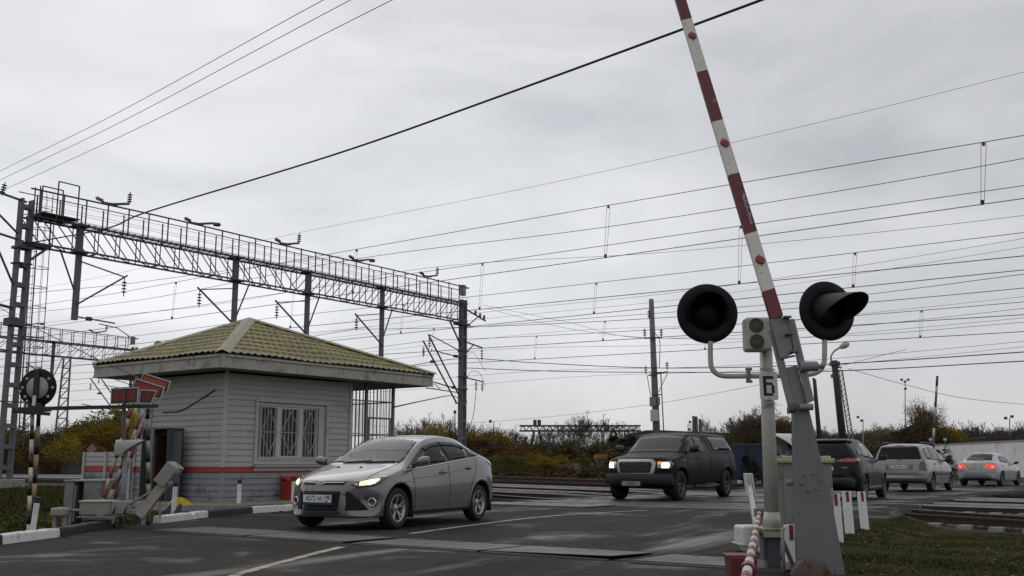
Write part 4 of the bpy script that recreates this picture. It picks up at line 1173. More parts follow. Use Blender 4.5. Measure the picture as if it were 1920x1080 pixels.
car.mirror(.62, 1.02, .85, PLASTIC, (.11, .18, .13))

# ------------------------------------------------------------------ 5. silver sedan braking, farthest
S2 = paint('bright silver paint', (.38, .385, .395), .32, .25, (.2, .2, .19), .15)
st = dict(
    zt=[(2.3, .5), (2.25, .66), (2.1, .78), (1.6, .90), (1.2, .97), (1.0, 1.0), (.6, 1.22), (.3, 1.37), (0, 1.45), (-.5, 1.477), (-.9, 1.45), (-1.2, 1.36), (-1.5, 1.22), (-1.72, 1.10), (-1.85, 1.065), (-2.15, 1.055), (-2.22, 1.03), (-2.26, .9), (-2.3, .62)],
    zb=[(2.3, .34), (2.0, .21), (0, .2), (-1.8, .23), (-2.3, .36)],
    hw=[(2.3, .66), (2.1, .82), (1.4, .89), (0, .89), (-1.3, .895), (-1.9, .87), (-2.15, .82), (-2.3, .70)],
    zw=[(2.3, .45), (1.4, .64), (-1.3, .70), (-2.3, .55)],
    zs=[(2.3, .48), (2.1, .70), (1.5, .83), (.8, .92), (0, .95), (-1, 1.0), (-1.8, 1.01), (-2.15, .99), (-2.26, .75), (-2.3, .58)],
    hs=[(2.3, .6), (1.8, .77), (1, .83), (0, .845), (-1.2, .84), (-1.8, .80), (-2.15, .76), (-2.3, .62)],
    ht=[(2.3, .5), (1.6, .64), (1, .68), (.4, .60), (-.5, .565), (-1.0, .56), (-1.5, .60), (-1.8, .66), (-2.15, .67), (-2.3, .5)],
    e=[(2.3, .01), (1.4, .03), (.4, .06), (-.5, .07), (-1.2, .06), (-1.7, .03), (-2.3, .01)])
hd = 50
fr = gp(1907, 909.5); d = Vector((math.cos(R(hd)), math.sin(R(hd)), 0)); lft = Vector((-d.y, d.x, 0))
ctr = fr + lft * .77 - d * 1.34
car = Car('sedan_car', 'bright silver sedan with glowing red brake lights, farthest in the queue by the white wall', 'car', st, S2, ctr, R(hd), (1.2, .42), (-1.4, .26), [(1.34, .36, .33), (-1.34, .36, .33)], 'cars driving away over the crossing')
for sy in (1, -1):
    for ax in (1.34, -1.34): car.wheel(ax, sy * .775, .325, .215, .205, 5, GREYD, True)
car.both([(.78, .985), (.5, 1.15), (.2, 1.30), (-.1, 1.355), (-.16, 1.0)], 'front_side_window', GLASS, off=.006, res=.07)
car.both([(-.24, 1.005), (-.18, 1.36), (-.7, 1.35), (-1.0, 1.27), (-1.28, 1.06)], 'rear_side_window', GLASS, off=.006, res=.07)
car.decal([(-1.0, -.47), (-.96, 0), (-1.0, .47), (-1.62, .56), (-1.68, 0), (-1.62, -.56)], 'top', 'rear_window', GLASS, .006, res=.08)
for sy in (1, -1):
    o = car.decal([(sy * .44, .78), (sy * .46, .90), (sy * .74, .93), (sy * .78, .86), (sy * .74, .76), (sy * .52, .76)], 'rear', 'tail_light', TAILON, .008, res=.04)
    car.decal([(sy * .62, .80), (sy * .64, .88), (sy * .73, .88), (sy * .71, .80)], 'rear', 'lamp', TAILHOT, .012, res=.03, parent=o)
    car.decal([(-1.95, .80), (-1.98, .92), (-2.18, .93), (-2.2, .78)], 'side', 'tail_light_side', TAILON, .007, sy, .04)
    for hx in (-.1, -1.05):
        p, nn = car.hit(hx, .90, 'side', sy); MB().path([p + Vector((.08, 0, 0)) - nn * .005, p + nn * .028, p + Vector((-.08, 0, 0)) - nn * .005], .014, 8).build('door_handle', S2, car.root)
car.plate('rear', 0, .80, .52, .112, [('О 641 ЕХ', -.05, 0, .085, .85), ('77', .19, .01, .07, .85)])
p = car.hit(0, .965, 'rear')[0]; m = MB(); m.box(p, (.02, .16, .026)); m.box(p, (.022, .06, .045)); m.build('emblem', mat('gold emblem', (.45, .33, .12), .3, .8, .1), car.root, .004)
m = MB()
for sy in (1, -1):
    car.line([(.92, .9), (.9, .6), (.88, .3)], 'side', .005, sy, mb=m); car.line([(-.2, .97), (-.22, .6), (-.22, .3)], 'side', .005, sy, mb=m); car.line([(-1.25, 1.0), (-1.1, .75), (-.9, .5)], 'side', .005, sy, mb=m)
car.line([(-.8, .62), (0, .62), (.8, .62)], 'rear', .006, mb=m)
m.build_each('panel_gap', BLACKP, car.root)
car.decal([(-.6, .30), (.6, .30), (.65, .42), (-.65, .42)], 'rear', 'bumper_valance', PLASTIC, .008, res=.07)
car.mirror(.72, 1.02, .88)
p = car.hit(-.85, 0, 'top')[0]; MB().tube(p, p + Vector((-.12, 0, .2)), .006, .004).build('aerial', BLACKP, car.root)

for o in list(COL.objects):
    if o.name.startswith('estate_car'): o.scale = (1.08, 1.10, 1.12)
# ================================================================== CROSSING KEEPER'S HUT
SIDU = mat('warm grey siding', (.40, .40, .385), .55, 0, .07, 1.2, spots=[((.24,.235,.215), .22, 1.5), ((.27,.26,.24), .10, 3, .15)])
SIDL = mat('blue grey siding', (.235, .245, .275), .55, 0, .07, 1.5, spots=[((.13,.125,.115), .35, 2), ((.15,.14,.13), .10, 3, .15)])
STRIPE = mat('red stripe cladding', (.33, .042, .02), .5, 0, .08, 2)
TRIM = mat('grey corner trim', (.41, .41, .395), .5, 0, .06, 2, spots=((.2,.19,.18), .2, 3))
FASC = mat('grimy cream fascia', (.36, .35, .31), .6, 0, .1, 1.5, spots=[((.19,.17,.14), .32, 2), ((.14,.125,.10), .24, 6, .2)])
SOFF = mat('grey soffit board', (.26, .25, .235), .7, 0, .1, 2)
FRAMEW = mat('white window frame', (.52, .52, .50), .4, 0, .05, 3)
PANE = mat('dark window pane', (.014, .015, .016), .04, 0, .3, 3, ior=1.5)
def roofmat():
    m, N, K, p = nodes_of('mossy yellow roof sheet')
    tcn = N.new('ShaderNodeTexCoord'); ob = tcn.outputs['Object']
    n1 = noise(N, K, ob, 1.1, 6, .7, .4); n2 = noise(N, K, ob, 7, 6, .75); n3 = noise(N, K, ob, 40, 3, .7)
    c = mixc(N, K, ramp(N, K, n1, .38, .62, 0, 1), (.245, .195, .060), (.175, .158, .060))
    n4 = noise(N, K, ob, .45, 4, .6, .8)
    c = mixc(N, K, ramp(N, K, n4, .45, .62, 0, .65), c, (.15, .13, .055))
    c = mixc(N, K, ramp(N, K, n2, .48, .62, 0, .9), c, (.075, .078, .036))
    c = mixc(N, K, ramp(N, K, n3, .58, .75, 0, .6), c, (.19, .18, .125))
    K(c, p.inputs['Base Color']); p.inputs['Roughness'].default_value = .65
    bumpn(N, K, p, n3, .2, .006)
    return m
ROOFM = roofmat()
C0 = Vector((-6.497, 23.34, 0))
hut = thing('keeper_hut', 'grey sided crossing keeper hut with mossy yellow tiled roof and red stripe', 'hut', C0, YAW)
def siding(b, a, d, z0, z1, out, bh=.135, lip=.014):
    """lapped boards between plan points a and d (local), facing out"""
    a = Vector((*a, 0)); d = Vector((*d, 0)); o = Vector((*out, 0)); n = max(1, round((z1 - z0) / bh)); h = (z1 - z0) / n
    for i in range(n):
        z = z0 + i * h
        pr = [(-.012, z), (-.012, z + .013), (lip, z + .014), (lip, z + h * .50), (lip * .6, z + h * .56), (lip * .6, z + h - .004), (-.012, z + h)]
        b.grid([[p + o * r + Z * q for r, q in pr] for p in (a, d)], sm=False)
X1, Y1 = 3.945, 3.3
WX0, WX1, WZ0, WZ1 = .92, 3.11, 1.02, 2.43
b = MB()
siding(b, (0, 0), (X1, 0), .91, WZ0, (0, -1)); siding(b, (0, 0), (WX0, 0), WZ0, WZ1, (0, -1)); siding(b, (WX1, 0), (X1, 0), WZ0, WZ1, (0, -1)); siding(b, (0, 0), (X1, 0), WZ1, 3.04, (0, -1))
siding(b, (0, Y1), (0, 0), .91, 3.04, (-1, 0)); siding(b, (X1, 0), (X1, Y1), .2, 3.04, (1, 0)); siding(b, (X1, Y1), (0, Y1), .2, 3.04, (0, 1))
b.build('wall', SIDU, hut)
b = MB(); siding(b, (0, 0), (X1, 0), .1, .78, (0, -1)); siding(b, (0, Y1), (0, 0), .1, .78, (-1, 0)); b.build('lower_wall', SIDL, hut)
b = MB(); siding(b, (0, 0), (X1, 0), .78, .91, (0, -1), .13, .012); siding(b, (0, Y1), (0, 0), .78, .91, (-1, 0), .13, .012); b.build('red_stripe', STRIPE, hut)
for x, y in ((-.012, -.012), (X1, -.012), (-.012, 2.74), (-.012, Y1)):
    q = MB(); q.box((x, y, 2.0), (.07, .07, 2.18)); q.build('corner_trim', TRIM, hut, .006)
    q = MB(); q.box((x, y, .845), (.068, .068, .125)); q.build('corner_trim', STRIPE, hut, .006)
    q = MB(); q.box((x, y, .44), (.07, .07, .68)); q.build('corner_trim', SIDL, hut, .006)
# inside lining closes the shell
q = MB(); q.box((X1 / 2, Y1 / 2 + .35, 1.55), (X1 - .3, Y1 - .8, 2.9)); q.build('inner_lining', mat('dim interior', (.05, .045, .04), .9, 0, .3, 2), hut)
# window: frame, three lights, grille
wf = MB(); wc = (WX0 + WX1) / 2; zc = (WZ0 + WZ1) / 2; W_, H_ = WX1 - WX0, WZ1 - WZ0
def rim(b, x0, x1, z0, z1, t, y0, y1):
    yc, yd = (y0 + y1) / 2, abs(y1 - y0)
    b.box(((x0 + x1) / 2, yc, z0 + t / 2), (x1 - x0, yd, t)); b.box(((x0 + x1) / 2, yc, z1 - t / 2), (x1 - x0, yd, t))
    b.box((x0 + t / 2, yc, (z0 + z1) / 2), (t, yd, z1 - z0 - 2 * t)); b.box((x1 - t / 2, yc, (z0 + z1) / 2), (t, yd, z1 - z0 - 2 * t))
rim(wf, WX0 - .07, WX1 + .07, WZ0 - .05, WZ1 + .07, .075, -.05, .02)
rim(wf, WX0 + .01, WX1 - .17, WZ0 + .04, WZ1 - .04, .055, .0, .10)
wf.box((WX1 - .10, .035, zc), (.17, .06, H_ - .08))
wf.box((WX0 - .01, .05, zc), (.06, .06, H_)); wf.box((wc, .05, WZ1 - .01), (W_, .06, .08)); wf.box((wc, .05, WZ0), (W_, .06, .1))
win = wf.build('window', TRIM, hut, .005)
xs3 = [WX0 + .07, 1.60, 2.30, WX1 - .23]
fr = MB()
for i in range(3):
    a, c = xs3[i], xs3[i + 1]
    if i: fr.box((a, .04, zc), (.09, .07, H_ - .20))
    rim(fr, a + .045, c - .045, WZ0 + .10, WZ1 - .10, .05 if i == 1 else .028, .015, .075)
fr.build('window_frame', FRAMEW, win, .004)
for i in range(3):
    a, c = xs3[i] + .03, xs3[i + 1] - .03
    MB().box(((a + c) / 2, .085, zc), (c - a, .008, H_ - .22)).build('pane', PANE, win)
    g = MB(); m_ = (a + c) / 2; z0, z1 = WZ0 + .06, WZ1 - .07
    for t in np.linspace(a + .03, c - .03, 6): g.tube((t, -.012, z0), (t, -.012, z1), .006, n=5)
    g.tube((a, -.012, zc), (c, -.012, zc), .006, n=5)
    for p, r_ in (((m_, zc + .50), (c - .02, zc)), ((c - .02, zc), (m_, zc - .50)), ((m_, zc - .50), (a + .02, zc)), ((a + .02, zc), (m_, zc + .50))):
        g.tube((p[0], -.022, p[1]), (r_[0], -.022, r_[1]), .007, n=5)
    g.build('window_grille', FRAMEW, win)
    # pale curtain stripes behind the panes
    MB().box((m_ - .12 + .1 * i, .12, zc - .25), (.22, .01, .8)).build('curtain', mat('grey curtain', (.12, .115, .11), .9, 0, .3, 6), win)
q = MB(); q.box((wc, -.06, WZ0 - .085), (W_ + .18, .13, .03)); q.box((wc, -.022, WZ0 - .15), (W_ + .12, .02, .10)); q.build('window_sill', TRIM, win, .004)
# roof
EX0, EY0, EX1, EY1, EZ = -.74, -.74, 6.36, 4.14, 3.37
AP = Vector((2.156, 1.923, 4.62))
def tiles(p, q):
    p, q = Vector(p), Vector(q); e = (q - p); Wd = e.length; e.normalize()
    ap = AP - p; aa = ap.dot(e); up = ap - e * aa; sl = up.length; up.normalize(); n = e.cross(up).normalized()
    if n.z < 0: n = -n
    b = MB(); cn = 9; rows = []
    tl = [-.035 / sl]
    for c in range(cn): tl += [c / cn + .002, c / cn + .30 / cn, c / cn + .7 / cn, (c + 1) / cn - .002]
    P = []
    for k, t in enumerate(tl):
        lo, hi = aa * max(0, t), Wd - (Wd - aa) * max(0, t)
        c = 0 if k == 0 else (k - 1) // 4; f = t * cn - c
        row = []
        for a in np.linspace(0, 1, 200):
            x = lo + (hi - lo) * a
            ph = 2 * math.pi * x / .20
            h = .026 * (.5 + .5 * math.sin(ph)) ** 1.4 + .030 * (1 - max(0, min(1, f))) + .012 * math.sin(x * 1.7 + t * 5) + (.010 if int(x / 1.1) % 2 else 0)
            s_ = -.022 * math.cos(ph + .6)
            row.append(p + e * x + up * (t * sl + s_ * (1 if f < .2 else .3)) + n * (h + .02))
        P.append(row)
    b.grid(P, sm=True)
    return b
co = [(EX0, EY0, EZ), (EX1, EY0, EZ), (EX1, EY1, EZ), (EX0, EY1, EZ)]
for i in range(4):
    tiles(co[i], co[(i + 1) % 4]).build('roof', ROOFM, hut)
q = MB()
q.add([Vector(c) + Z * -.005 for c in co] + [AP - Z * .03], [(0, 1, 4), (1, 2, 4), (2, 3, 4), (3, 0, 4)]); q.build('roof_lining', SOFF, hut)
for c in co:
    c = Vector(c); d = (AP - c)
    s_ = Vector((d.y, -d.x, 0)).normalized(); P = []
    for t in np.linspace(-.015, 1, 30):
        o = c + d * t
        P.append([o + s_ * x + Z * z for x, z in ((-.17, .02), (-.09, .062), (0, .10), (.09, .062), (.17, .02))])
    MB().grid(P, sm=False).build('hip_cap', mat('hip capping', (.23, .215, .15), .6, 0, .12, 2, spots=((.12,.115,.08), .3, 4)), hut)
def fascia(a, c, out):
    a, c = Vector(a), Vector(c); q = MB(); o = Vector((*out, 0))
    q.beam(a - o * .02 - Z * .16, c - o * .02 - Z * .16, .03, .29)
    q.beam(a + o * .004 - Z * .285, c + o * .004 - Z * .285, .035, .035)
    q.beam(a + o * .012 - Z * .035, c + o * .012 - Z * .035, .035, .05)
    q.build('fascia', FASC, hut)
fascia(co[0], co[1], (0, -1)); fascia(co[3], co[0], (-1, 0)); fascia(co[1], co[2], (1, 0)); fascia(co[2], co[3], (0, 1))
q = MB(); q.beam(Vector(co[0]) + Vector((-.01, -.01, -.16)), Vector(co[0]) + Vector((-.01, -.01, -.161)), .08); q.box((EX0 + .005, EY0 + .005, EZ - .16), (.09, .09, .30)); q.build('fascia_corner', FASC, hut)
q = MB()
n = 46
for i in range(n):
    y = EY0 + .05 + (EY1 - EY0 - .1) * (i + .5) / n
    q.box(((EX0 + EX1) / 2, y, EZ - .275 + .003 * (i % 2)), (EX1 - EX0 - .08, (EY1 - EY0 - .1) / n - .006, .02))
q.build('soffit', SOFF, hut)
# porch cage
q = MB()
for x, y in ((5.58, 0), (4.55, 0), (5.58, 1.7), (4.1, 1.7)): MB().box((x, y, 1.6), (.07, .07, 3.0)).build('porch_post', GALV, hut)
BARM = mat('grey painted bars', (.24, .245, .25), .5, .2, .1, 5)
q = MB()
for x in np.arange(4.05, 5.56, .128): q.tube((x, 0, .2), (x, 0, 3.06), .011, n=6)
for z in (.95, 1.75, 2.62): q.beam((3.96, .012, z), (5.56, .012, z), .035, .03)
for y in np.arange(.15, 1.7, .14): q.tube((5.58, y, .2), (5.58, y, 3.06), .010, n=6)
for z in (.95, 1.75, 2.62): q.beam((5.58, .03, z), (5.58, 1.68, z), .03, .03)
for x in np.arange(4.1, 5.56, .16): q.tube((x, 1.7, .2), (x, 1.7, 3.06), .009, n=6)
q.build('porch_bars', BARM, hut)
q = MB()
for i in range(26):
    q.tube((4.0 + i * .03, .05, 1.75), (4.0 + i * .03 + .35, .05, 2.6), .003, n=4); q.tube((4.75 + i * .0 - i * .03 + .35, .05, 1.75), (4.75 - i * .03, .05, 2.6), .003, n=4)
q.build('porch_mesh', BARM, hut)
q = MB()
rim(q, 4.62, 5.5, .2, 2.2, .05, -.03, .01); q.build('porch_gate', GALV, hut)
MB().box((4.35, 1.2, .75), (.75, .35, 1.1)).build('porch_cupboard', GREYD, hut, .01)
# platform
q = MB(); q.box((2.2, .9, .03), (7.4, 5.3, .24)); q.build('platform', mat('dusty platform slab', (.21, .185, .145), .9, 0, .2, 1.5, .3, 30, spots=((.11,.1,.085), .35, 2)), hut, .01)
q = MB(); siding(q, (-1.53, 3.7), (-1.53, -1.77), -.28, .12, (-1, 0), .135, .016); siding(q, (-1.53, -1.78), (5.9, -1.78), -.28, .12, (0, -1), .135, .016)
q.build('platform_skirt', SIDL, hut)
# cable along the wall
P = smooth_pts([(-.03, 2.3, 2.20), (-.03, 1.6, 2.22), (-.03, .9, 2.45), (-.03, .35, 2.66)], 8)
MB().path(P, .012, 6).build('wall_cable', WIREB, hut)

def rel(x, y, z=0): return C0 + U * x - V * y + Z * z
# low sided annex behind the posts
an = thing('low_annex', 'low grey sided enclosure with red band behind the striped poles', 'enclosure', rel(0, 3.45), YAW)
b = MB(); siding(b, (0, 2.0), (0, .0), .92, 1.27, (-1, 0)); b.build('wall', SIDU, an)
b = MB(); siding(b, (0, 2.0), (0, .0), .79, .92, (-1, 0), .13, .012); b.build('red_stripe', STRIPE, an)
b = MB(); siding(b, (0, 2.0), (0, .0), -.2, .79, (-1, 0)); b.build('lower_wall', SIDL, an)
for y in (2.0, 1.05, .0): MB().box((-.015, y, .53), (.08, .08, 1.5)).build('corner_trim', TRIM, an)
MB().box((.3, 1.0, .5), (.55, 1.96, 1.5)).build('back', SIDU, an)

# tall open cabinet against the left wall
cb = thing('utility_cabinet', 'tall dark grey cabinet standing open against the hut wall', 'cabinet', rel(-.02, 1.45, .15), YAW)
q = MB(); D_, W2, H2 = .42, 1.0, 1.66
q.box((-D_ / 2, .015, H2 / 2), (D_, .03, H2)); q.box((-D_ / 2, W2 - .015, H2 / 2), (D_, .03, H2)); q.box((-D_ / 2, W2 / 2, H2 - .016), (D_ + .04, W2 + .04, .03)); q.box((-D_ / 2, W2 / 2, .02), (D_, W2 - .06, .03)); q.box((-.014, W2 / 2, H2 / 2), (.02, W2 - .06, H2 - .06))
q.build('case', GREYD, cb, .005)
MB().box((-.2, W2 * .72, .8), (.25, .36, 1.4)).build('interior', mat('rusty interior', (.07, .03, .015), .9, 0, .3, 4), cb)
d1 = MB(); d1.box((-D_ - .16, .36, H2 / 2), (.035, .54, H2 - .05), R(-28)); dd = d1.build('door', GREYD, cb, .006)
MB().box((-D_ - .20, .20, .95), (.03, .03, .12)).build('handle', STEELD, dd)
MB().box((-.26, -.14, H2 / 2 - .03), (.03, .28, H2 - .12), R(10)).build('side_panel', GREYD, cb, .004)

# red sand box
rb = thing('sand_box', 'red fire sand box with sloping lid under the hut window', 'box', rel(1.98, -.28, .15), YAW)
q = MB(); q.prism([(-.22, 0), (.22, 0), (.22, .52), (-.22, .40)], (-.30, 0, 0), (0, -1, 0), Z, -.60); q.build('box_body', REDB, rb, .006)
q = MB(); q.beam((0, .235, .535), (0, -.235, .405), .66, .025, up=Z); q.build('lid', REDB, rb, .004)
# yellow rag
rg = MB(); c = at(334, 934, 21.2); P = []
for i in range(12):
    row = []
    for j in range(24):
        a = 2 * math.pi * j / 24; r_ = i / 11; k = 1 + .25 * math.sin(3 * a + 1) + .12 * math.sin(7 * a)
        row.append((r_ * k * .22 * math.cos(a), r_ * k * .13 * math.sin(a), .16 * (1 - r_ ** 1.6) * (1 + .35 * math.sin(5 * a) * r_) + .01))
    P.append(row + [row[0]])
rg.grid(P)
o = rg.build('yellow_rag', mat('yellow cloth', (.44, .32, .02), .85, 0, .2, 9), None, loc=(c.x, c.y, .15)); tag(o, 'crumpled yellow rag lying on the hut platform', 'rag')
# ================================================================== FOREGROUND SIGNAL AND BARRIER
def disc_pts(c, r, n): return [(c[0] + r * math.cos(a), c[1] + r * math.sin(a)) for a in np.linspace(0, 2 * math.pi, n + 1)[:-1]]
DS = 10.2
base = at(1447, 1000, DS); base.z = 0
sg = thing('crossing_signal', 'near crossing signal, cream post with two black round lamp boards and letter plate', 'crossing signal', base)
def S(px, py, D=DS): return at(px, py, D) - base
q = MB(); q.path([S(1447, 962), S(1441, 800), S(1436, 655)], [.071, .067, .063], 20); q.tube(S(1436, 657), S(1436, 650), .066, .03, 20)
q.path([S(1447.5, 990), S(1447, 960)], [.098, .072], 20)
post = q.build('post', CREAM, sg)
q = MB(); c = S(1447, 991); q.box(c, (.215, .215, .022)); q.box(c - Z * .05, (.20, .19, .06)); q.build('base_plate', CREAMY, sg, .004)
q = MB(); q.box(c - Z * .03, (.19, .18, .05)); q.box(Vector((c.x, c.y + .02, (c.z - .05) / 2 - .06)), (.13, .12, c.z + .02)); q.beam(c + Vector((.07, -.05, -.06)), c + Vector((.30, -.05, -.66)), .035); q.box(c + Vector((-.10, 0, -.16)), (.02, .14, .26)); q.build('pedestal', GREYD, sg, .004)
# U-shaped pipe
pts = [S(1332, 640), S(1332, 668), S(1334, 688), S(1343, 700), S(1360, 705), S(1400, 705), S(1445, 705), S(1500, 703), S(1522, 701), S(1536, 695), S(1544, 683), S(1546, 665), S(1546, 632)]
MB().path(smooth_pts(pts, 5), .026, 12).build('cross_pipe', CREAM, sg)
for px in (1403, 1475):
    q = MB(); p = S(px, 704)
    q.box(p, (.03, .085, .14)); q.tube(p + Vector((-.03, -.02, .062)), p + Vector((.035, -.02, .062)), .014); q.tube(p + Vector((-.03, -.02, -.062)), p + Vector((.035, -.02, -.062)), .014); q.build('pipe_clamp', GREYP, sg, .004)
def head(px, py, D, n, label, L_=.34, rb=.298, pw=.55, vn=None):
    c = S(px, py, D); n = Vector(n).normalized(); _, x, y = frame(n)
    b = MB(); b.lathe([(0, -.02), (rb * .9, -.035), (rb, -.02), (rb + .004, 0), (rb * .985, .012), (.185, .030), (.178, .012), (.168, -.01)], c, n, 48)
    o = b.build('lamp_board', MATTE, sg)
    vx = Vector(vn or n).normalized()
    v = MB(); P = []; Q = []
    for a in np.linspace(-.55, math.pi + .55, 40):
        k = max(0, min(1, (math.sin(a) + .55) / 1.55)) ** pw
        d = x * math.cos(a) + y * math.sin(a)
        P.append([c + n * .015 + vx * (L_ * k * t) + d * (.176 + .012 * t) for t in np.linspace(0, 1, 8)])
        Q.append([c + n * .015 + vx * (L_ * k * t) + d * (.170 + .012 * t) for t in np.linspace(0, 1, 8)])
    v.grid(P); v.grid(Q); v.grid([[p[-1], q_[-1]] for p, q_ in zip(P, Q)])
    v.build('visor', mat('dusty black visor', (.012, .012, .014), .6, 0, .3, 5, spec=.3), o)
    l = MB(); l.lathe([(.17, -.012), (.12, .008), (.05, .018), (0, .02)], c, n, 32); l.build('lens', mat('unlit dark lens', (.004, .003, .003), .35, 0, .3, 60, .2, 120, spec=.15), o)
    r_ = MB(); r_.lathe([(.13, -.03), (.13, -.17), (.09, -.20), (0, -.20)], c, n, 24); r_.build('lamp_case', MATTE, o)
    return o
head(1326, 588, DS, (-.10, -.99, -.02), '', .30)
head(1551, 583, DS, (.22, -.97, .02), '', .46, .300, .7, (.44, -.88, -.13))
# bell box with two round grilles
c = S(1419, 628, DS - .13)
q = MB(); q.box(c, (.255, .20, .335)); bx = q.build('bell_box', CREAM, sg, .035, 4)
nb = Vector((-.0, -1, 0))
for dz in (.082, -.078):
    p = c + Vector((-.025, -.102, dz))
    g = MB(); g.lathe([(0, .004), (.070, .004), (.073, 0)], p, nb, 32); go = g.build('grille', mat('dark grille', (.010, .010, .010), .7, 0, .1, 9), bx)
    g = MB()
    for r_ in (.018, .034, .050, .066): g.lathe([(r_ - .0025, .004), (r_ - .0025, .009), (r_ + .0025, .009), (r_ + .0025, .004)], p, nb, 32)
    for k in range(8): a = k * math.pi / 8; d = Vector((math.cos(a), 0, math.sin(a))) * .066; g.tube(p - d + nb * .007, p + d + nb * .007, .0018, n=4)
    g.build('grille_rings', mat('grille ring', (.16, .16, .14), .5), go)
MB().box(S(1444, 622, DS - .02), (.10, .16, .27)).build('bell_bracket', CREAM, sg, .02)
# letter plate
c = S(1441, 724, DS - .085); xh = Vector((1, .10, 0)).normalized(); yh = Vector((-.02, 0, 1)).normalized(); nh = xh.cross(yh)
w_, h_ = .185, .272; r_ = .02
rr = [(w_ / 2 * sx - sx * r_ + r_ * math.cos(a) , h_ / 2 * sz - sz * r_ + r_ * math.sin(a)) for sx, sz, a0 in ((1, 1, 0), (-1, 1, 90), (-1, -1, 180), (1, -1, 270)) for a in np.radians([a0, a0 + 30, a0 + 60, a0 + 90])]
lp = MB().prism(rr, c, xh, yh, .006).build('letter_plate', WHITEP, sg, .002, 1)
q = MB()
def bar(x0, x1, z0, z1): q.prism([(x0, z0), (x1, z0), (x1, z1), (x0, z1)], c + nh * .0065, xh, yh, .001)
bar(-.055, -.024, -.095, .1); bar(-.024, .052, .070, .1); bar(-.024, .040, .010, .036); bar(-.024, .040, -.095, -.069); bar(.028, .057, -.069, .010)
q.build('letter', BLACKP, lp)
for dz in (.122, -.122): MB().lathe([(.005, 0), (.005, .006), (0, .007)], c + yh * dz + nh * .005, nh, 10).build('screw', STEELD, lp)
q = MB()
for k, pz in enumerate((692, 695, 756, 759, 762, 766)):
    cc = S(1439 + (pz - 690) * .03, pz); P = [cc + Vector((.074 * math.cos(a), .074 * math.sin(a), .008 * math.sin(a * 2 + k))) for a in np.linspace(0, 6.5, 26)]
    q.path(P, .0022, 4)
q.path([S(1455, 757, DS - .1), S(1463, 760, DS - .12), S(1467, 759, DS - .12)], .002, 4)
q.build('tie_wire', GALV, sg)

# ------------------------------------------------------------------ tall pedestal barrier with raised boom
DB = 9.6
bb = at(1535, 1087, DB); bb.z = 0
br = thing('boom_barrier', 'near barrier on tapered grey pedestal with its red and white boom raised', 'barrier', bb)
def B(px, py, D=DB): return at(px, py, D) - bb
outl = [(1500, 1110), (1596, 1110), (1584, 1078), (1562, 960), (1540, 868), (1513, 756), (1489, 760), (1491, 868), (1494, 960)]
def slab(outl, D, th, b=None):
    b = b or MB(); f = [B(x, y, D) for x, y in outl]; n = len(f)
    k = [p + Vector((.02, th, 0)) for p in f]
    return b.add(f + k, [tuple(range(n)), tuple(reversed(range(n, 2 * n)))] + [(i, (i + 1) % n, n + (i + 1) % n, n + i) for i in range(n)])
PED = mat('smooth grey pedestal paint', (.150, .158, .160), .45, 0, .06, 2, .05, 60, spots=((.10,.095,.085), .18, 3))
slab(outl, DB, .16).build('pedestal', PED, br, .006)
slab([(1489, 762), (1513, 757), (1494, 686), (1474, 690)], DB + .01, .13).build('upper_arm', GREYP, br, .004)
slab([(1441, 620), (1453, 617), (1488, 756), (1477, 760)], DB - .03, .03).build('side_bar', GREYP, br, .003)
slab([(1476, 600), (1487, 598), (1524, 750), (1513, 755)], DB - .03, .03).build('side_bar', GREYP, br, .003)
slab([(1445, 600), (1478, 594), (1496, 657), (1464, 671)], DB - .06, .14).build('hinge_box', GREYP, br, .005)
q = MB()
for px, py in ((1474, 595), (1477, 627), (1487, 660)):
    p = B(px, py, DB - .08); q.box(p, (.045, .06, .02)); q.tube(p + Vector((-.03, -.03, 0)), p + Vector((.04, -.03, 0)), .012)
q.build('hinge_bolt', GREYD, br)
q = MB(); q.tube(B(1468, 672, DB - .06), B(1490, 667, DB - .06), .010); q.tube(B(1478, 594, DB - .08), B(1488, 660, DB - .09), .006); q.build('link_rod', GREYD, br)
q = MB(); p = B(1509, 687, DB - .05); dx = Vector((1, .1, .02)); q.tube(p, p + dx * .12, .046, n=18); q.tube(p + dx * .12, p + dx * .16, .022, n=10); q.tube(p - dx * .05, p, .05, n=18); q.tube(p + dx * .16, p + dx * .18, .03, n=6); q.build('damper', GREYP, br, .003)
q = MB(); p = B(1498, 763, DB - .05); q.tube(p, B(1524, 763, DB - .05), .032, n=14); q.tube(B(1500, 762, DB - .04), B(1512, 762, DB - .04), .018); q.build('pivot_pin', GREYP, br, .003)
q = MB(); p = B(1478, 766, DB - .04); q.tube(p, B(1491, 768, DB - .04), .05, .03, 12); q.build('pivot_nut', STEELD, br)
for px, py in ((1508, 890), (1525, 888), (1503, 907), (1537, 901), (1515, 919), (1532, 917)):
    q = MB(); q.lathe([(.017, 0), (.017, .004), (.014, .012), (0, .013)], B(px, py, DB - .0), (0, -1, 0), 6, sm=False); q.build('bolt', PED, br)
q = MB(); p = B(1522, 1085, DB - .10); q.lathe([(0, .05), (.15, .05), (.175, .03), (.18, 0), (.18, -.06)], p, (0, -1, 0), 36)
q.build('counter_disc', mat('rust stained disc', (.11, .085, .075), .7, .2, .3, 5, .2, 40, spots=[(RUST, .5, 4), ((.035,.02,.015), .4, 6)]), br, .003)
q = MB(); p = B(1497, 905, DB + .2); q.tube(p, p + Vector((-.12, 0, 0)), .03, n=14); q.tube(B(1467, 990, DB + .1), B(1470, 1075, DB + .1), .016); q.build('drive_shaft', GREYP, br)
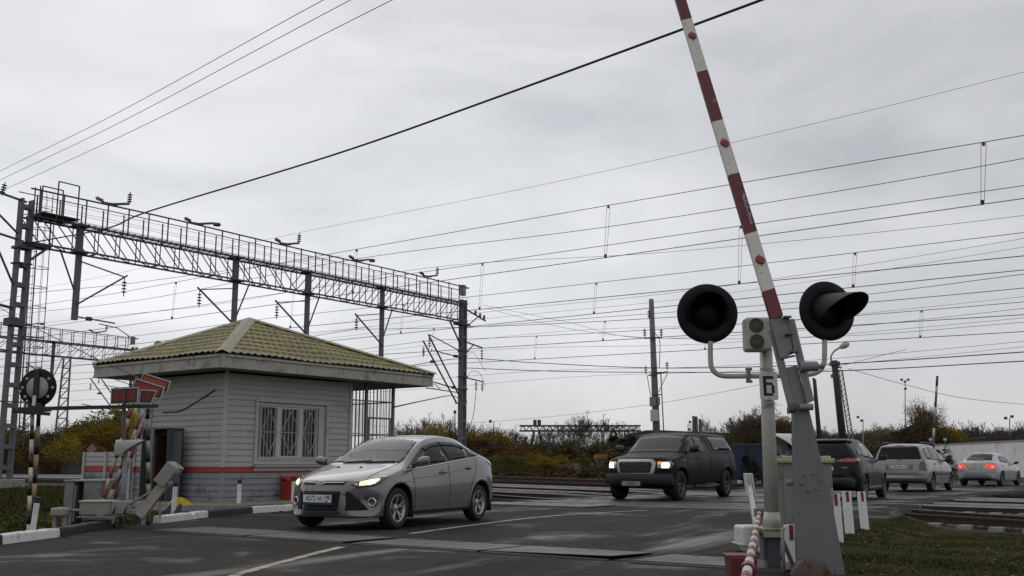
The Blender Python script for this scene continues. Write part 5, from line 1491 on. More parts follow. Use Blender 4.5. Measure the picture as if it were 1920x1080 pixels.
# the boom: striped box beam leaning left and away
bA, bB = B(1456, 597, DB - .02), B(1226, -165, DB + 2.0)
ys_ = [597, 545, 438, 328, 228, 135, 38, -45, -120, -165]
def onboom(y):
    lo, hi = 0.0, 1.0
    for _ in range(40):
        m_ = (lo + hi) / 2; w3 = bb + bA.lerp(bB, m_) - Vector((0, 0, CAM_H))
        yy = 540 - FPX * (w3.z * CP - w3.y * SP) / (w3.y * CP + w3.z * SP)
        if yy > y: lo = m_
        else: hi = m_
    return lo
bo = MB(); dB = (bB - bA); ld = dB.length; dB.normalize(); side = Vector((1, .15, 0)); side = (side - dB * side.dot(dB)).normalized(); nb = side.cross(dB)
if nb.y > 0: nb = -nb
ts = [onboom(y) for y in ys_]
for i in range(len(ts) - 1):
    P = []
    k = 2
    for j in range(k + 1):
        t = ts[i] + (ts[i + 1] - ts[i]) * j / k
        sk = .018
        wv = .066 - .006 * t
        P.append([bA + dB * (t * ld + sg_ * sk) + side * (sg_ * wv) + nb * dn for sg_, dn in ((-1, .02), (-1, -.02), (1, -.02), (1, .02), (-1, .02))])
    bo.grid(P, mi=0 if i % 2 == 0 else 1, sm=False)
boom = bo.build('boom', [STRIPER, STRIPEW], br)
for py in (490, 271, 70):
    c = bA + dB * (onboom(py) * ld)
    q = MB(); q.lathe([(.047, 0), (.049, .012), (.044, .016), (.03, .019), (0, .020)], c + nb * .02, nb, 28); ro = q.build('reflector', REDREF, boom)
    q = MB()
    for s_ in (1, -1): q.lathe([(.007, 0), (.007, .005), (0, .006)], c + nb * .02 + dB * (.062 * s_), nb, 8)
    q.build('reflector_screw', STEELD, ro)
q = MB(); rs = random.Random(3)
for i in range(60):
    t = rs.uniform(-1, 1); c = bA + dB * (onboom(390) * ld + t * .20) + side * (.03 + .014 * rs.uniform(-1, 1) + t * -.0); s_ = rs.uniform(.004, .012)
    q.prism([(s_ * math.cos(a) * rs.uniform(.5, 1.2), 1.8 * s_ * math.sin(a) * rs.uniform(.5, 1.2)) for a in np.linspace(0, 6.28, 7)[:-1]], c + nb * .0202, side, dB, .0006 if side.cross(dB).dot(nb) > 0 else -.0006)
q.build('chipped_paint', mat('bare chipped patch', (.33, .32, .31), .7, 0, .2, 20), boom)

# ------------------------------------------------------------------ relay cabinet behind the pedestal
DC = 11.6
c = at(1510, 930, DC); top = at(1510, 866, DC).z
rc = thing('relay_cabinet', 'grey relay cabinet with yellowed lid behind the barrier pedestal', 'cabinet', (c.x, c.y, 0), R(-8))
MB().box((0, .22, (top + .02) / 2), (.60, .44, top + .06)).build('case', GREYP, rc, .008)
q = MB(); q.box((0, .22, top + .012), (.67, .52, .05)); q.box((0, .22, top + .05), (.60, .44, .03)); q.build('lid', CREAMY, rc, .012)
MB().box((0.02, -.008, top * .5), (.50, .016, top * .75)).build('door', GREYP, rc, .004)
MB().box((.20, -.022, top * .55), (.02, .02, .10)).build('handle', STEELD, rc)
o = MB().tube(at(1562, 985, 11.3) , at(1560, 916, 11.3), .014).build('conduit_pipe', GALV); tag(o, 'thin grey conduit beside the relay cabinet', 'pipe')
# white machine left of the post
WM = mat('grubby white machine paint', (.60, .60, .585), .5, 0, .08, 4, .1, 50, spots=[((.25,.24,.22), .3, 6), ((.12,.11,.1), .15, 12)])
c = at(1434, 1010, 12.0); 
wm = thing('barrier_drive', 'white barrier drive unit low behind the signal post beside red bin', 'barrier drive', (c.x, c.y, 0), R(6))
zt_ = at(1434, 986, 12).z
MB().box((.02, .15, zt_ - .10), (.56, .36, .20)).build('drive_case', WM, wm, .03, 3)
MB().box((.02, .15, zt_ - .205), (.60, .40, .02)).build('flange', WM, wm, .004)
q = MB(); q.prism([(-.26, 0), (.26, 0), (.20, -.16), (-.18, -.16)], (.03, .0, zt_ - .22), (1, 0, 0), Z, -.30); q.build('gear_case', WM, wm, .02)
q = MB(); q.lathe([(.055, 0), (.055, .03), (.04, .045), (0, .045)], (-.05, -.03, zt_ - .26), (0, -1, 0), 20); q.lathe([(.05, 0), (.05, .03), (0, .035)], (.27, -.03, zt_ - .34), (0, -1, 0), 20); q.build('round_cover', WM, wm)
q = MB(); q.box((.03, .15, -.06), (.44, .28, .34)); q.build('stand', BLACKP, wm)
# arm with three counterweight slabs
q = MB(); p0 = at(1424, 985, 12.4) - Vector((c.x, c.y, 0)); p1 = at(1420, 912, 12.9) - Vector((c.x, c.y, 0)); q.beam(p0, p1, .05, .09); am = q.build('lifting_arm', WM, wm)
for k in range(3):
    p = at(1415.5 + k * 4.6, 909, 12.9 + .0) - Vector((c.x, c.y, 0))
    q = MB(); q.box(p, (.024, .13, .28), M=Matrix.Rotation(R(-6), 3, 'Y')); q.build('counterweight', WM, am, .006)
o = MB().prism([(-.085, 0), (.085, 0), (.112, .34), (-.112, .34)], at(1394, 1040, 8.4) - Vector((0, 0, .36)), (1, 0, 0), Z, -.22)
o.prism([(-.122, .335), (.122, .335), (.122, .355), (-.122, .355)], at(1394, 1040, 8.4) - Vector((0, -.01, .36)), (1, 0, 0), Z, -.24)
o = o.build('red_bin', REDP, None, .006); tag(o, 'dull red metal bin at the bottom edge beside the striped pole', 'bin')
# low red and white pole pointing at the camera
a, c = at(1424, 962, 12.0), at(1398, 1086, 7.4)
c2 = c + (c - a) * .12
q = MB(); d = (c2 - a); n = 22
for i in range(n):
    t0, t1 = i / n, (i + 1) / n
    q.tube(a + d * t0, a + d * t1, (.023 + .018 * t0), (.023 + .018 * t1), 12, i % 2)
q.lathe([(.054, -.05), (.054, .05)], a + d * .80, d, 16, 1)
lp_ = thing('striped_pole', 'low red and white striped pole pointing towards the camera beside the signal post', 'barrier pole', (a.x, a.y, 0))
q.v = [tuple(Vector(v) - Vector((a.x, a.y, 0))) for v in q.v]
q.build('pole', [STRIPEW, mat('faded red pole paint', (.24, .075, .085), .6, 0, .15, 8)], lp_)
q = MB(); q.beam((0, .05, 0), (0, .05, a.z), .05); q.box((0, .05, a.z), (.09, .10, .10)); q.build('support', GREYP, lp_)
# white hood on a post seen between post and pedestal
def hood(name, label, c, rz, sc, m):
    t = thing(name, label, 'signal hood', (c.x, c.y, 0), rz)
    P, Q = [], []
    for a in np.linspace(-.75, math.pi + .75, 30):
        y, z = .15 * math.cos(a), .15 * math.sin(a)
        if math.sin(a) < 0: y = math.copysign(.15, y)
        L_ = .13 + .34 * max(0, (math.sin(a) + .68) / 1.68) ** 1.3
        P.append([Vector((x * sc, y * sc, c.z + z * sc)) for x in np.linspace(-.16, -.16 + L_, 8)])
        Q.append([Vector((x * sc, y * .93 * sc, c.z + z * .93 * sc)) for x in np.linspace(-.15, -.16 + L_ - .002, 8)])
    b = MB(); b.grid(P); b.grid(Q); b.grid([[p[-1], q_[-1]] for p, q_ in zip(P, Q)]); b.add([p[0] for p in P], [tuple(range(30))])
    b.box((-.08 * sc, 0, c.z - .105 * sc), (.14 * sc, .28 * sc, .03 * sc))
    b.build('hood', m, t, .004)
    MB().lathe([(.08 * sc, 0), (.09 * sc, .03), (0, .04)], (-.10 * sc, 0, c.z + .05 * sc), (1, 0, 0), 20).build('lens', MATTE, t)
    MB().tube((0, 0, 0), (0, 0, c.z - .05 * sc), .04 * sc, n=12).build('post', GREYP, t)
    return t
hood('signal_hood', 'white curved hood on a short post between signal post and pedestal', at(1478, 838, 13.6), R(210), 1.15, WM)

# ------------------------------------------------------------------ white delineator posts
def delineator(p, h, wd, label, kind, grp, lean=0, rz=0):
    t = thing('marker_post', label, 'marker post', p, rz, grp)
    t.rotation_euler = (0, lean, rz)
    MB().box((0, 0, h / 2 - .1), (wd, .05, h + .2)).build('post', WHITE, t, .006)
    if kind == 'red': MB().box((.012 if lean == 0 else 0, -.0265, h - .075), (wd * .34, .006, .15)).build('reflector', REDREF, t)
    else:
        MB().box((0, 0, h + .045), (wd + .003, .053, .09)).build('cap', BLACKP, t, .006)
        q = MB()
        for x0, x1, z0, z1 in ((-.02, -.016, -.14, -.02), (.016, .02, -.14, -.02), (-.02, .02, -.144, -.14)): q.box(((x0 + x1) / 2 + .012, -.0265, h + (z0 + z1) / 2), (x1 - x0, .004, z1 - z0))
        q.build('reflector_frame', GREYD, t)
    return t
G2 = 'white posts with red reflectors on the right verge'
delineator(gp(1622, 994, -.05), .60, .128, 'white post with red reflector farthest right on the verge', 'red', G2, R(-3), R(8))
delineator(gp(1594, 1005, -.05), .64, .128, 'middle of the white red reflector posts on the verge', 'red', G2, R(-2), R(8))
delineator(gp(1573, 1024, -.05), .66, .125, 'white red reflector post touching the pedestal edge on the verge', 'red', G2, R(-2), R(8))
delineator(at(1487, 1078, 10.6) - Z * .06, .55, .125, 'white red reflector post between signal post and grey pedestal', 'red', G2, R(-1), R(8))
G3 = 'white posts with black caps on the left road edge'
delineator(gp(61, 998), .42, .075, 'black capped white post beside the round signal disc', 'cap', G3, R(4), R(10))
delineator(gp(324, 962, .05), .50, .085, 'black capped white post behind the grey counterweight arm', 'cap', G3, R(3), R(10))
delineator(gp(447, 957, .0), .56, .085, 'black capped white post in front of the hut corner', 'cap', G3, 0, R(10))
delineator(gp(549, 953, .0), .60, .085, 'black capped white post mostly hidden behind the sedan headlight', 'cap', G3, 0, R(10))

# ================================================================== LEFT BARRIER GROUP
# old disc signal on striped posts
def striped(b, a, c, r, n, m0=0, n8=10, off=0):
    a, c = Vector(a), Vector(c)
    for i in range(n):
        b.tube(a.lerp(c, i / n), a.lerp(c, (i + 1) / n), r, n=n8, mi=(i + off) % 2)
    return b
p0 = gp(54, 997); D0 = p0.y
ds = thing('disc_signal', 'round black disc signal with white centre on black and white striped poles', 'signal', p0)
def Q_(px, py, D=D0): return at(px, py, D) - p0
striped(MB(), Vector((0, 0, -.1)), Q_(61, 772), .028, 9).build('pole', [STRIPEY, BLACKP], ds)
striped(MB(), Q_(62, 960, D0 + .3), Q_(73, 772, D0 + .1), .030, 7, off=1).build('pole', [mat('brownish stripe paint', (.36, .27, .17), .6, 0, .2, 8), BLACKP], ds)
c = Q_(71, 727); nf = Vector((-.05, -1, 0)).normalized()
q = MB(); q.lathe([(0, -.02), (.284, -.02), (.29, 0), (.285, .012), (0, .014)], c, nf, 48); dsc = q.build('disc', MATTE, ds)
q = MB(); q.lathe([(.168, .014), (.168, .022), (0, .023)], c, nf, 40); q.build('disc_centre', mat('dull white disc paint', (.34, .34, .325), .6, 0, .1, 5), dsc)
_, xq, yq = frame(nf)
for ang, rr_ in ((38, .215), (142, .215), (180, .235), (218, .22), (-38, .225), (0, .23), (-12, .27), (-55, .25)):
    a = R(ang); p = c + xq * (rr_ * math.cos(a)) + yq * (rr_ * math.sin(a))
    MB().lathe([(.024, .012), (.024, .02), (0, .022)], p, nf, 14).build('stud', mat('dull white disc paint', (.4, .4, .38)), dsc)
q = MB(); q.box(c + nf * .05 + Z * -.05, (.075, .05, .60)); q.box(c + nf * .04 - Z * .33, (.42, .2, .06)); q.beam(c + Vector((-.28, -.1, -.36)), c + Vector((.24, -.1, -.40)), .12, .05); q.box(c + Vector((.0, 0, -.28)), (.20, .16, .10)); q.build('bracket', BLACKP, ds, .004)
MB().box(c + nf * .082 - Z * .20, (.05, .012, .15)).build('white_tag', WHITEP, ds)
# black and white pole near the cabinet carrying the far end of the bar
p1 = gp(279, 984); D1 = p1.y
sp = thing('striped_pole', 'black and white striped pole in front of the open cabinet', 'pole', p1)
striped(MB(), Vector((0, 0, -.05)), at(277, 766, D1) - p1, .033, 11, off=1).build('pole', [mat('dingy stripe paint', (.30, .29, .25), .6, 0, .2, 8), BLACKP], sp)
o = MB(); a, c2 = at(45, 767, D0 + .06), at(296, 761, D1 + .08); o.beam(a, c2, .05, .06)
o = o.build('black_crossbar', BLACKP, None, .004); tag(o, 'long black bar spanning from the disc signal to the striped pole', 'bar')
# red placards with white borders
def placard(px, py, D, w_, h_, rz, tilt, label, trap=0.0, m=REDB):
    c = at(px, py, D); t = thing('red_placard', label, 'sign', c, rz, 'red placards with white borders')
    t.rotation_euler = (0, tilt, rz)
    def sh(k): a, b_ = w_ / 2 - k, h_ / 2 - k; return [(-a, -b_), (a - trap, -b_), (a, b_), (-a, b_)]
    MB().prism(sh(0), (0, 0, 0), (1, 0, 0), Z, .012).build('border', mat('off white border', (.38, .37, .34), .6, 0, .1, 6), t)
    MB().prism(sh(.022), (0, -.0135, 0), (1, 0, 0), Z, .002).build('inner_border', BLACKP, t)
    MB().prism(sh(.046), (0, -.0165, 0), (1, 0, 0), Z, .002).build('red_field', m, t)
    return t
REDF = mat('faded red field', (.18, .024, .02), .6, 0, .15, 6); REDO = mat('orange red field', (.36, .055, .014), .6, 0, .15, 6)
pa = placard(234, 742, 16.9, .515, .27, R(-14), R(-1), 'dark red rectangular placard, leftmost, resting on the black bar', 0, REDF)
MB().box((0.02, -.03, -.02), (.03, .03, .24)).build('clip', STEELD, pa)
placard(277, 744, 17.0, .27, .235, R(20), R(2), 'small tapered red placard between the dark red one and the tilted pair', .06, REDF)
placard(278, 729, 17.3, .55, .22, R(-6), R(17), 'tilted red placard, lower of the tilted pair', 0, mat('mid red field', (.26, .032, .018), .6, 0, .15, 6))
placard(291, 718, 17.5, .53, .21, R(-6), R(17), 'tilted orange red placard, upper of the tilted pair under the eaves', 0, REDO)
# brown post carrying the placards and the leaning striped poles
o = MB().tube(at(231, 945, 17.1), at(233, 735, 16.95), .032, n=10).build('brown_post', mat('brown post paint', (.10, .055, .05), .6, 0, .2, 5)); tag(o, 'brown post holding up the dark red placard', 'post')
G4 = 'red and white poles leaning beside the hut'
for k, (bx_, by_, tx_, ty_, lab, ym) in enumerate(((188, 943, 246, 768, 'leftmost leaning red and cream striped pole beside the hut', mat('dull cream', (.36, .33, .25), .6, 0, .2, 7)), (197, 945, 268, 770, 'middle leaning red and white striped pole beside the hut', mat('dull white', (.42, .42, .40), .6, 0, .2, 7)), (208, 945, 281, 768, 'rightmost leaning red and white striped pole beside the hut', mat('grey white', (.32, .32, .31), .6, 0, .2, 7)))):
    a, c = at(bx_, by_, 16.85 + .1 * k), at(tx_, ty_, 17.4 + .1 * k)
    a.z -= .1; b = MB(); dl = c - a
    striped(b, Vector((0, 0, 0)), dl, .030, 10, off=k)
    o = b.build('leaning_pole', [ym, mat('leaning pole red', (.20, .028, .026), .6, 0, .2, 7)], None, loc=a); tag(o, lab, 'pole', G4)
o = MB().tube(at(212, 945, 17.3), at(252, 800, 17.5), .022).build('green_pole', mat('dark green paint', (.02, .06, .035), .6, 0, .2, 5)); tag(o, 'thin dark green pole leaning behind the striped poles', 'pole')
o = MB(); o.tube(at(247, 800, 17.5), at(249, 762, 17.5), .05, n=10); o.tube(at(243, 820, 17.5), at(258, 775, 17.5), .03)
o = o.build('yellow_prop', mat('yellow enamel', (.46, .33, .03), .5, 0, .1, 5)); tag(o, 'small yellow prop between the leaning striped poles', 'prop')
hood('signal_hood', 'grey curved hood on a grey post above the striped poles', at(236, 841, 17.0), R(8), .95, mat('grey hood paint', (.30, .295, .27), .5, 0, .1, 4))
# grey barrier machine with lifted counterweight arm
DM = 16.4
c = at(200, 962, DM); gm = thing('barrier_machine', 'grey barrier machine with lifted arm and stacked counterweight slabs, left road edge', 'barrier machine', (c.x, c.y, 0), R(6))
def G_(px, py, D=DM): v = at(px, py, D) - Vector((c.x, c.y, 0)); return Matrix.Rotation(-R(6), 3, 'Z') @ v
a, e = G_(150, 962), G_(207, 962)
zt_ = G_(180, 941).z
GM = mat('grey green machine paint', (.255, .255, .235), .5, 0, .08, 3, .1, 50, spots=((.15,.13,.09), .28, 5))
q = MB(); w2 = e.x - a.x; q.box(((a.x + e.x) / 2, .15, zt_ - .10), (w2, .34, .2)); cs = q.build('case', GM, gm, .02, 3)
MB().box(((a.x + e.x) / 2, .15, zt_ + .005), (w2 + .03, .38, .035)).build('lid', mat('dusty lid', (.36, .33, .26), .6, 0, .1, 4), gm, .015, 3)
MB().box(((a.x + e.x) / 2 + .05, .15, zt_ - .23), (w2 + .14, .42, .02)).build('flange', GM, gm, .004)
q = MB(); q.box((e.x + .13, .12, zt_ - .09), (.26, .26, .20)); q.box((e.x + .32, .10, zt_ - .16), (.22, .14, .08)); q.build('gear_case', GM, gm, .015)
for px in (215, 236):
    p = G_(px, 956); q = MB(); q.tube(p + Vector((-.01, -.05, -.06)), p + Vector((.03, -.08, .06)), .016); q.build('latch', STEELD, gm)
MB().box(G_(190, 969) + Vector((0, -.03, 0)), (.12, .02, .09)).build('name_plate', GREYP, gm, .004)
q = MB(); q.tube(G_(133, 957), G_(165, 957), .022); q.build('shaft', GREYP, gm)
q = MB(); p = G_(114, 956); q.lathe([(.14, -.08), (.145, .0), (.135, .03), (0, .045)], p, Z, 24); q.build('gear_drum', GM, gm); 
q = MB(); q.box(p + Vector((-.07, 0, -.2)), (.06, .10, .30)); q.box(p + Vector((.08, 0, -.2)), (.06, .10, .30)); q.build('leg', GM, gm)
q = MB(); q.box(((a.x + e.x) / 2, .15, (zt_ - .25) / 2 - .05), (w2 * .8, .26, zt_ - .22)); q.build('stand', BLACKP, gm)
p0_, p1_ = G_(262, 968), G_(313, 900)
q = MB(); q.beam(p0_ + Vector((0, -.06, 0)), p1_ + Vector((0, -.06, 0)), .03, .15); q.beam(p0_ + Vector((0, .06, 0)), p1_ + Vector((0, .06, 0)), .03, .15); q.beam(p0_ + Vector((0, 0, .05)), p1_ + Vector((0, 0, .05)), .11, .03); q.build('lifting_arm', mat('chipped pale machine paint', (.36, .34, .26), .6, 0, .15, 4, .2, 40, spots=[((.12,.08,.04), .32, 8), ((.2,.2,.19), .4, 4)]), gm, .004)
dd = (p1_ - p0_).normalized()
for k in range(4):
    cc = p1_ + dd * .07 + Vector((-.03 + .012 * k, -.13 + .085 * k, .03))
    ang = math.atan2(dd.z, dd.x)
    q = MB(); q.box(cc, (.36, .075, .20), M=Matrix.Rotation(-ang, 3, 'Y')); q.build('counterweight', GM, gm, .012)
q = MB()
for px, py in ((338, 884), (326, 905), ): p = G_(px, py) + Vector((0, -.20, 0)); q.tube(p, p + Vector((.0, -.07, 0)), .03, n=12)
q.tube(G_(243, 946), G_(283, 922), .016); q.build('clevis', GREYP, gm)
for px in (257, 269, 300):
    MB().beam(G_(px, 966 if px < 290 else 940), G_(px, 984 if px < 290 else 970), .05 if px < 290 else .03).build('arm_bracket', BLACKP if px == 257 else GREYP, gm)
# grey box with open side behind the machine
c = at(138, 945, 17.2); gb = thing('metal_cabinet', 'low grey metal cabinet standing open behind the grey barrier machine', 'cabinet', (c.x, c.y, 0), R(-6))
q = MB(); h_ = at(138, 903, 17.2).z
q.box((-.07, .2, h_ / 2 - .05), (.16, .5, h_ + .1)); q.box((.34, .2, h_ / 2 - .05), (.32, .5, h_ + .1)); q.box((.09, .40, h_ / 2 - .05), (.18, .1, h_ + .1)); q.box((.17, .2, h_ + .012), (.68, .54, .03))
q.build('case', GREYP, gb, .008)
MB().box((.08, .32, h_ / 2), (.15, .03, h_ - .1)).build('interior', DARK, gb)
MB().box((.10, -.13, h_ / 2), (.02, .24, h_ - .12), R(20)).build('door', GREYP, gb, .003)
# angled steel bracket plates by the kerb
c = gp(318, 968); q = MB(); q.prism([(-.16, 0), (.02, 0), (.02, .26)], (0, 0, 0), (1, 0, 0), Z, .02); q.prism([(.05, 0), (.24, 0), (.24, .22), (.20, .24)], (0, -.05, 0), (1, 0, 0), Z, .02)
o = q.build('steel_gusset', STEELD, None, loc=c); tag(o, 'rusty triangular steel plates standing behind the chipped white kerb', 'bracket')
# ================================================================== OVERHEAD LINE
M0 = Vector((-18.207, 37.314, 0)); GY = R(54.75)
TR = mat('dark galvanised truss', (.085, .09, .098), .6, .35, .2, 3)
CH = mat('light galvanised channel', (.125, .13, .14), .6, .3, .15, 3)
gan = thing('overhead_gantry', 'tall lattice gantry with handrail spanning all the tracks beside the hut', 'gantry', M0, GY, 'lattice gantries over the tracks')
LEN, ZB, ZT, ZR, HW = 26.6, 9.1, 10.12, 11.15, .33        # local: x along the span, y across
q = MB()
for y in (-HW, HW):
    for z in (ZB, ZT): q.beam((0, y, z), (LEN, y, z), .068, .068)
n = 28
for s_ in (-1, 1):
    for i in range(n):
        a, c = LEN * i / n, LEN * (i + 1) / n
        q.beam((a + (.25 if s_ > 0 else 0), s_ * HW, ZB), (a + (.25 if s_ > 0 else 0), s_ * HW, ZT), .032, .032)
        if i % 2 == (s_ > 0):
            pass
        q.beam((a if i < n // 2 else c, s_ * HW, ZT), (c if i < n // 2 else a, s_ * HW, ZB), .032, .032)
for i in range(n):
    a, c = LEN * i / n, LEN * (i + 1) / n
    q.beam((a, -HW, ZB), (c, HW, ZB), .03, .03)
    if i % 3 == 0: q.beam((a, -HW, ZB), (a, HW, ZB), .06, .04)
q.build('truss', TR, gan)
q = MB()
for i in range(90):
    a = LEN * i / 90
    q.beam((a, -HW - .08, ZT + .06), (a, HW + .08, ZT + .06), .035, .02)
for y in np.linspace(-HW - .08, HW + .08, 7): q.beam((.3, y, ZT + .075), (LEN, y, ZT + .075), .02, .012)
q.build('catwalk', TR, gan)
q = MB()
for y, sh in ((-HW - .1, 0), (HW + .1, .35)):
    for i in range(28):
        x = .3 + sh + i * .94
        if x < LEN: q.beam((x, y, ZT), (x, y, ZR - (.06 if y > 0 else 0)), .042, .042)
    q.path(smooth_pts([(-.1, y, ZR - .05), (6, y, ZR), (13, y, ZR - .05), (20, y, ZR - .04), (LEN, y, ZR - .1)], 6), .034 if y < 0 else .02, 6)
    for z in (.33, .66): q.tube((.2, y, ZT + z), (LEN, y, ZT + z), .007, n=4)
q.beam((LEN, -HW - .1, ZR - .1), (LEN, HW + .1, ZR - .1), .04)
# ladder landing at the near end
for x in (.9, 1.75):
    for y in (-.55, .55): q.beam((x, y, ZT + .0), (x, y, ZR + .42), .04)
for y in (-.55, .55): q.beam((.9, y, ZR + .42), (1.75, y, ZR + .42), .04)
q.build('handrail', TR, gan)
MB().box((1.1, 0, ZT + .14), (1.5, 1.2, .04)).build('landing', TR, gan)
MB().box((.5, 0, ZB - .06), (.9, .6, .10)).build('bracket_plate', TR, gan); MB().beam((-.1, -.25, ZB - .9), (.85, -.25, ZB - .08), .10, .08).build('knee_brace', TR, gan)
# masts: two channels with batten plates
def mast(x, h, wd, dp, label_mat, nb, z0=0.0):
    a = MB()
    for s_ in (-1, 1):
        a.box((x + s_ * wd / 2, 0, (z0 + h) / 2), (.085, dp, h - z0))
    for k in range(nb):
        z = z0 + .5 + (h - z0 - .8) * k / (nb - 1)
        for y in (-dp / 2 + .01, dp / 2 - .01): a.box((x, y, z), (wd - .08, .014, .16))
    for s_ in (-1, 1): a.box((x, s_ * dp * .32, h / 2), (wd * .25, .02, h - .3)) if nb < 3 else None
    return a
mo = mast(0, 10.75, .40, .30, None, 14, .35).build('mast', CH, gan)
MB().box((0, 0, .12), (1.15, .9, .62)).build('mast_footing', CONC, gan, .03)
for c_, d_ in (((0, 0, 8.9), (.62, .5, .10)), ((0, 0, 8.3), (.62, .44, .05)), ((-.1, 0, 6.1), (.55, .5, .28)), ((.35, -.2, 5.6), (1.3, .05, .05))): MB().box(c_, d_).build('mast_clamp', TR, gan)
# caged ladder up the near mast
q = MB()
for y in (-.18, .18): q.beam((.52, y, 1.5), (.40, y, ZR + .2), .035)
for k in range(30):
    z = 1.7 + k * .31; x = .52 - .12 * (z - 1.5) / 9.8; q.tube((x, -.18, z), (x, .18, z), .011, n=5)
for k in range(11):
    z = 3.0 + k * .75; x = .52 - .12 * (z - 1.5) / 9.8
    q.path([(x + .62 * math.sin(a), -.30 * math.cos(a), z) for a in np.linspace(0, math.pi, 12)], .014, 5)
for a in np.linspace(.3, math.pi - .3, 5): q.tube((.50 + .62 * math.sin(a), -.30 * math.cos(a), 3.0), (.41 + .62 * math.sin(a), -.30 * math.cos(a), ZR), .009, n=4)
q.build('caged_ladder', TR, gan)
a = mast(LEN, 10.4, .34, .30, None, 11, 0); a.build('mast', CH, gan)
MB().beam((LEN - 1.2, .0, ZB - .1), (LEN - .1, 0, 7.6), .07).build('knee_brace', TR, gan)
for c_, d_ in (((LEN - .1, 0, 8.95), (1.0, .5, .12)), ((LEN, 0, 5.2), (.46, .42, .10)), ((LEN, 0, 7.4), (.46, .42, .10)), ((LEN, 0, 5.9), (.5, .44, .05))): MB().box(c_, d_).build('mast_clamp', TR, gan)
def insulator(b, p, L_=.55, r=.075, dn=(0, 0, -1), k=4, mi=0):
    d = Vector(dn).normalized(); p = Vector(p)
    b.tube(p, p + d * L_, .02, n=6, mi=mi)
    for i in range(k):
        c = p + d * (L_ * (.24 + .52 * i / max(1, k - 1)))
        b.lathe([(.02, -.03), (r, -.01), (r * .9, .02), (.02, .035)], c, d, 12, mi)
# hanging posts with cantilever brackets
def hanger(s, sgn, zl, reg):
    q = MB(); q.beam((s, 0, ZT + .12), (s, 0, zl), .19, .18, up=Vector((0, 1, 0))); h = q.build('hanging_post', CH, gan)
    MB().beam((s - .8 * sgn, 0, ZB), (s - .12 * sgn, 0, zl + 1.2), .05).build('stay', TR, h)
    for zz in (ZB, ZT + .05): MB().box((s, 0, zz), (.5, .5, .08)).build('clamp', TR, h)
    q = MB(); x = s + sgn * 2.0
    q.beam((s, -.1, 8.75), (x, -.1, 8.42), .045); q.beam((s, -.1, 7.05), (x + .12 * sgn, -.1, 8.5), .06)
    q.build('cantilever', TR, h)
    q = MB(); insulator(q, (x, -.1, 8.38), .75, .10, (0, 0, -1), 4); q.build('insulator', INS, h)
    if reg:
        q = MB(); x0 = s + .1 * sgn
        q.tube((x0, -.1, zl + .12), (x0 + 1.6 * sgn, -.1, zl + .05), .03, n=6); q.path([(x0 + .9 * sgn, -.1, zl - .05), (x0 + 1.7 * sgn, -.1, zl - .12), (x0 + 2.3 * sgn, -.1, zl - .42)], .02, 5)
        q.lathe([(.03, -.14), (.085, -.1), (.085, .1), (.03, .14)], (x0 + .45 * sgn, -.1, zl + .1), (1, 0, 0), 10); q.build('registration_arm', TR, h)
hanger(2.27, 1, 6.45, True); hanger(9.96, -1, 6.3, True); hanger(14.36, -1, 6.3, True); hanger(19.68, -1, 6.3, True)
# insulator brackets along the handrail
for k, s in enumerate((3.41, 7.59, 12.65, 17.54, 23.05)):
    q = MB(); q.beam((s - .55, -HW - .1, ZR + .02), (s + .1, -HW - .1, ZR + .06), .10, .08); q.beam((s - .1, -HW - .1, ZR + .05), (s + .62, -HW - .1, ZR + .22), .12, .09); bk = q.build('feeder_bracket', TR, gan)
    q = MB(); vert = k in (0, 2, 4)
    insulator(q, (s + .62, -HW - .1, ZR + .18), .55 if vert else .45, .095, (0.05, 0, 1) if vert else (1, 0, .12), 4); insulator(q, (s - .5, -HW - .1, ZR + .08), .40, .085, (-1, 0, .25), 3)
    q.build('insulator', mat('grey insulator glaze', (.10, .10, .10), .3, 0, .1, 9), bk)
# arms on the far mast
q = MB(); L0 = LEN
q.beam((L0, 0, 9.95), (L0 + 2.2, 0, 9.4), .07); q.beam((L0 + .1, 0, 8.7), (L0 + 1.5, 0, 9.6), .05)
q.beam((L0, 0, 8.0), (L0 + 1.9, 0, 7.75), .07); q.beam((L0 + .1, 0, 7.1), (L0 + 1.0, 0, 7.85), .05)
q.beam((L0 - 3.0, 0, 8.05), (L0 - .1, 0, 7.35), .045); q.beam((L0 - 3.1, 0, 8.05), (L0 - .1, 0, 4.6), .065)
q.beam((L0 - 3.9, -.3, 7.6), (L0 - .9, -.3, 4.35), .065); q.beam((L0 - 1.0, -.3, 4.35), (L0, -.1, 4.35), .07)
q.tube((L0 - 4.3, 0, 5.65), (L0 - .2, 0, 5.15), .035, n=6); q.tube((L0 - 3.6, -.3, 5.05), (L0 - .8, -.3, 4.95), .03, n=6); q.path([(L0 - 3.6, 0, 5.5), (L0 - 2.4, 0, 5.3), (L0 - 1.9, 0, 5.0)], .02, 5)
q.tube((L0 - 2.6, 0, 7.2), (L0 - .2, 0, 7.0), .03, n=6)
q.beam((L0, 0, 5.9), (L0 + 2.0, 0, 5.75), .06); q.tube((L0 + .4, 0, 4.4), (L0 + .2, 0, 5.9), .03, n=5)
am = q.build('mast_arms', TR, gan)
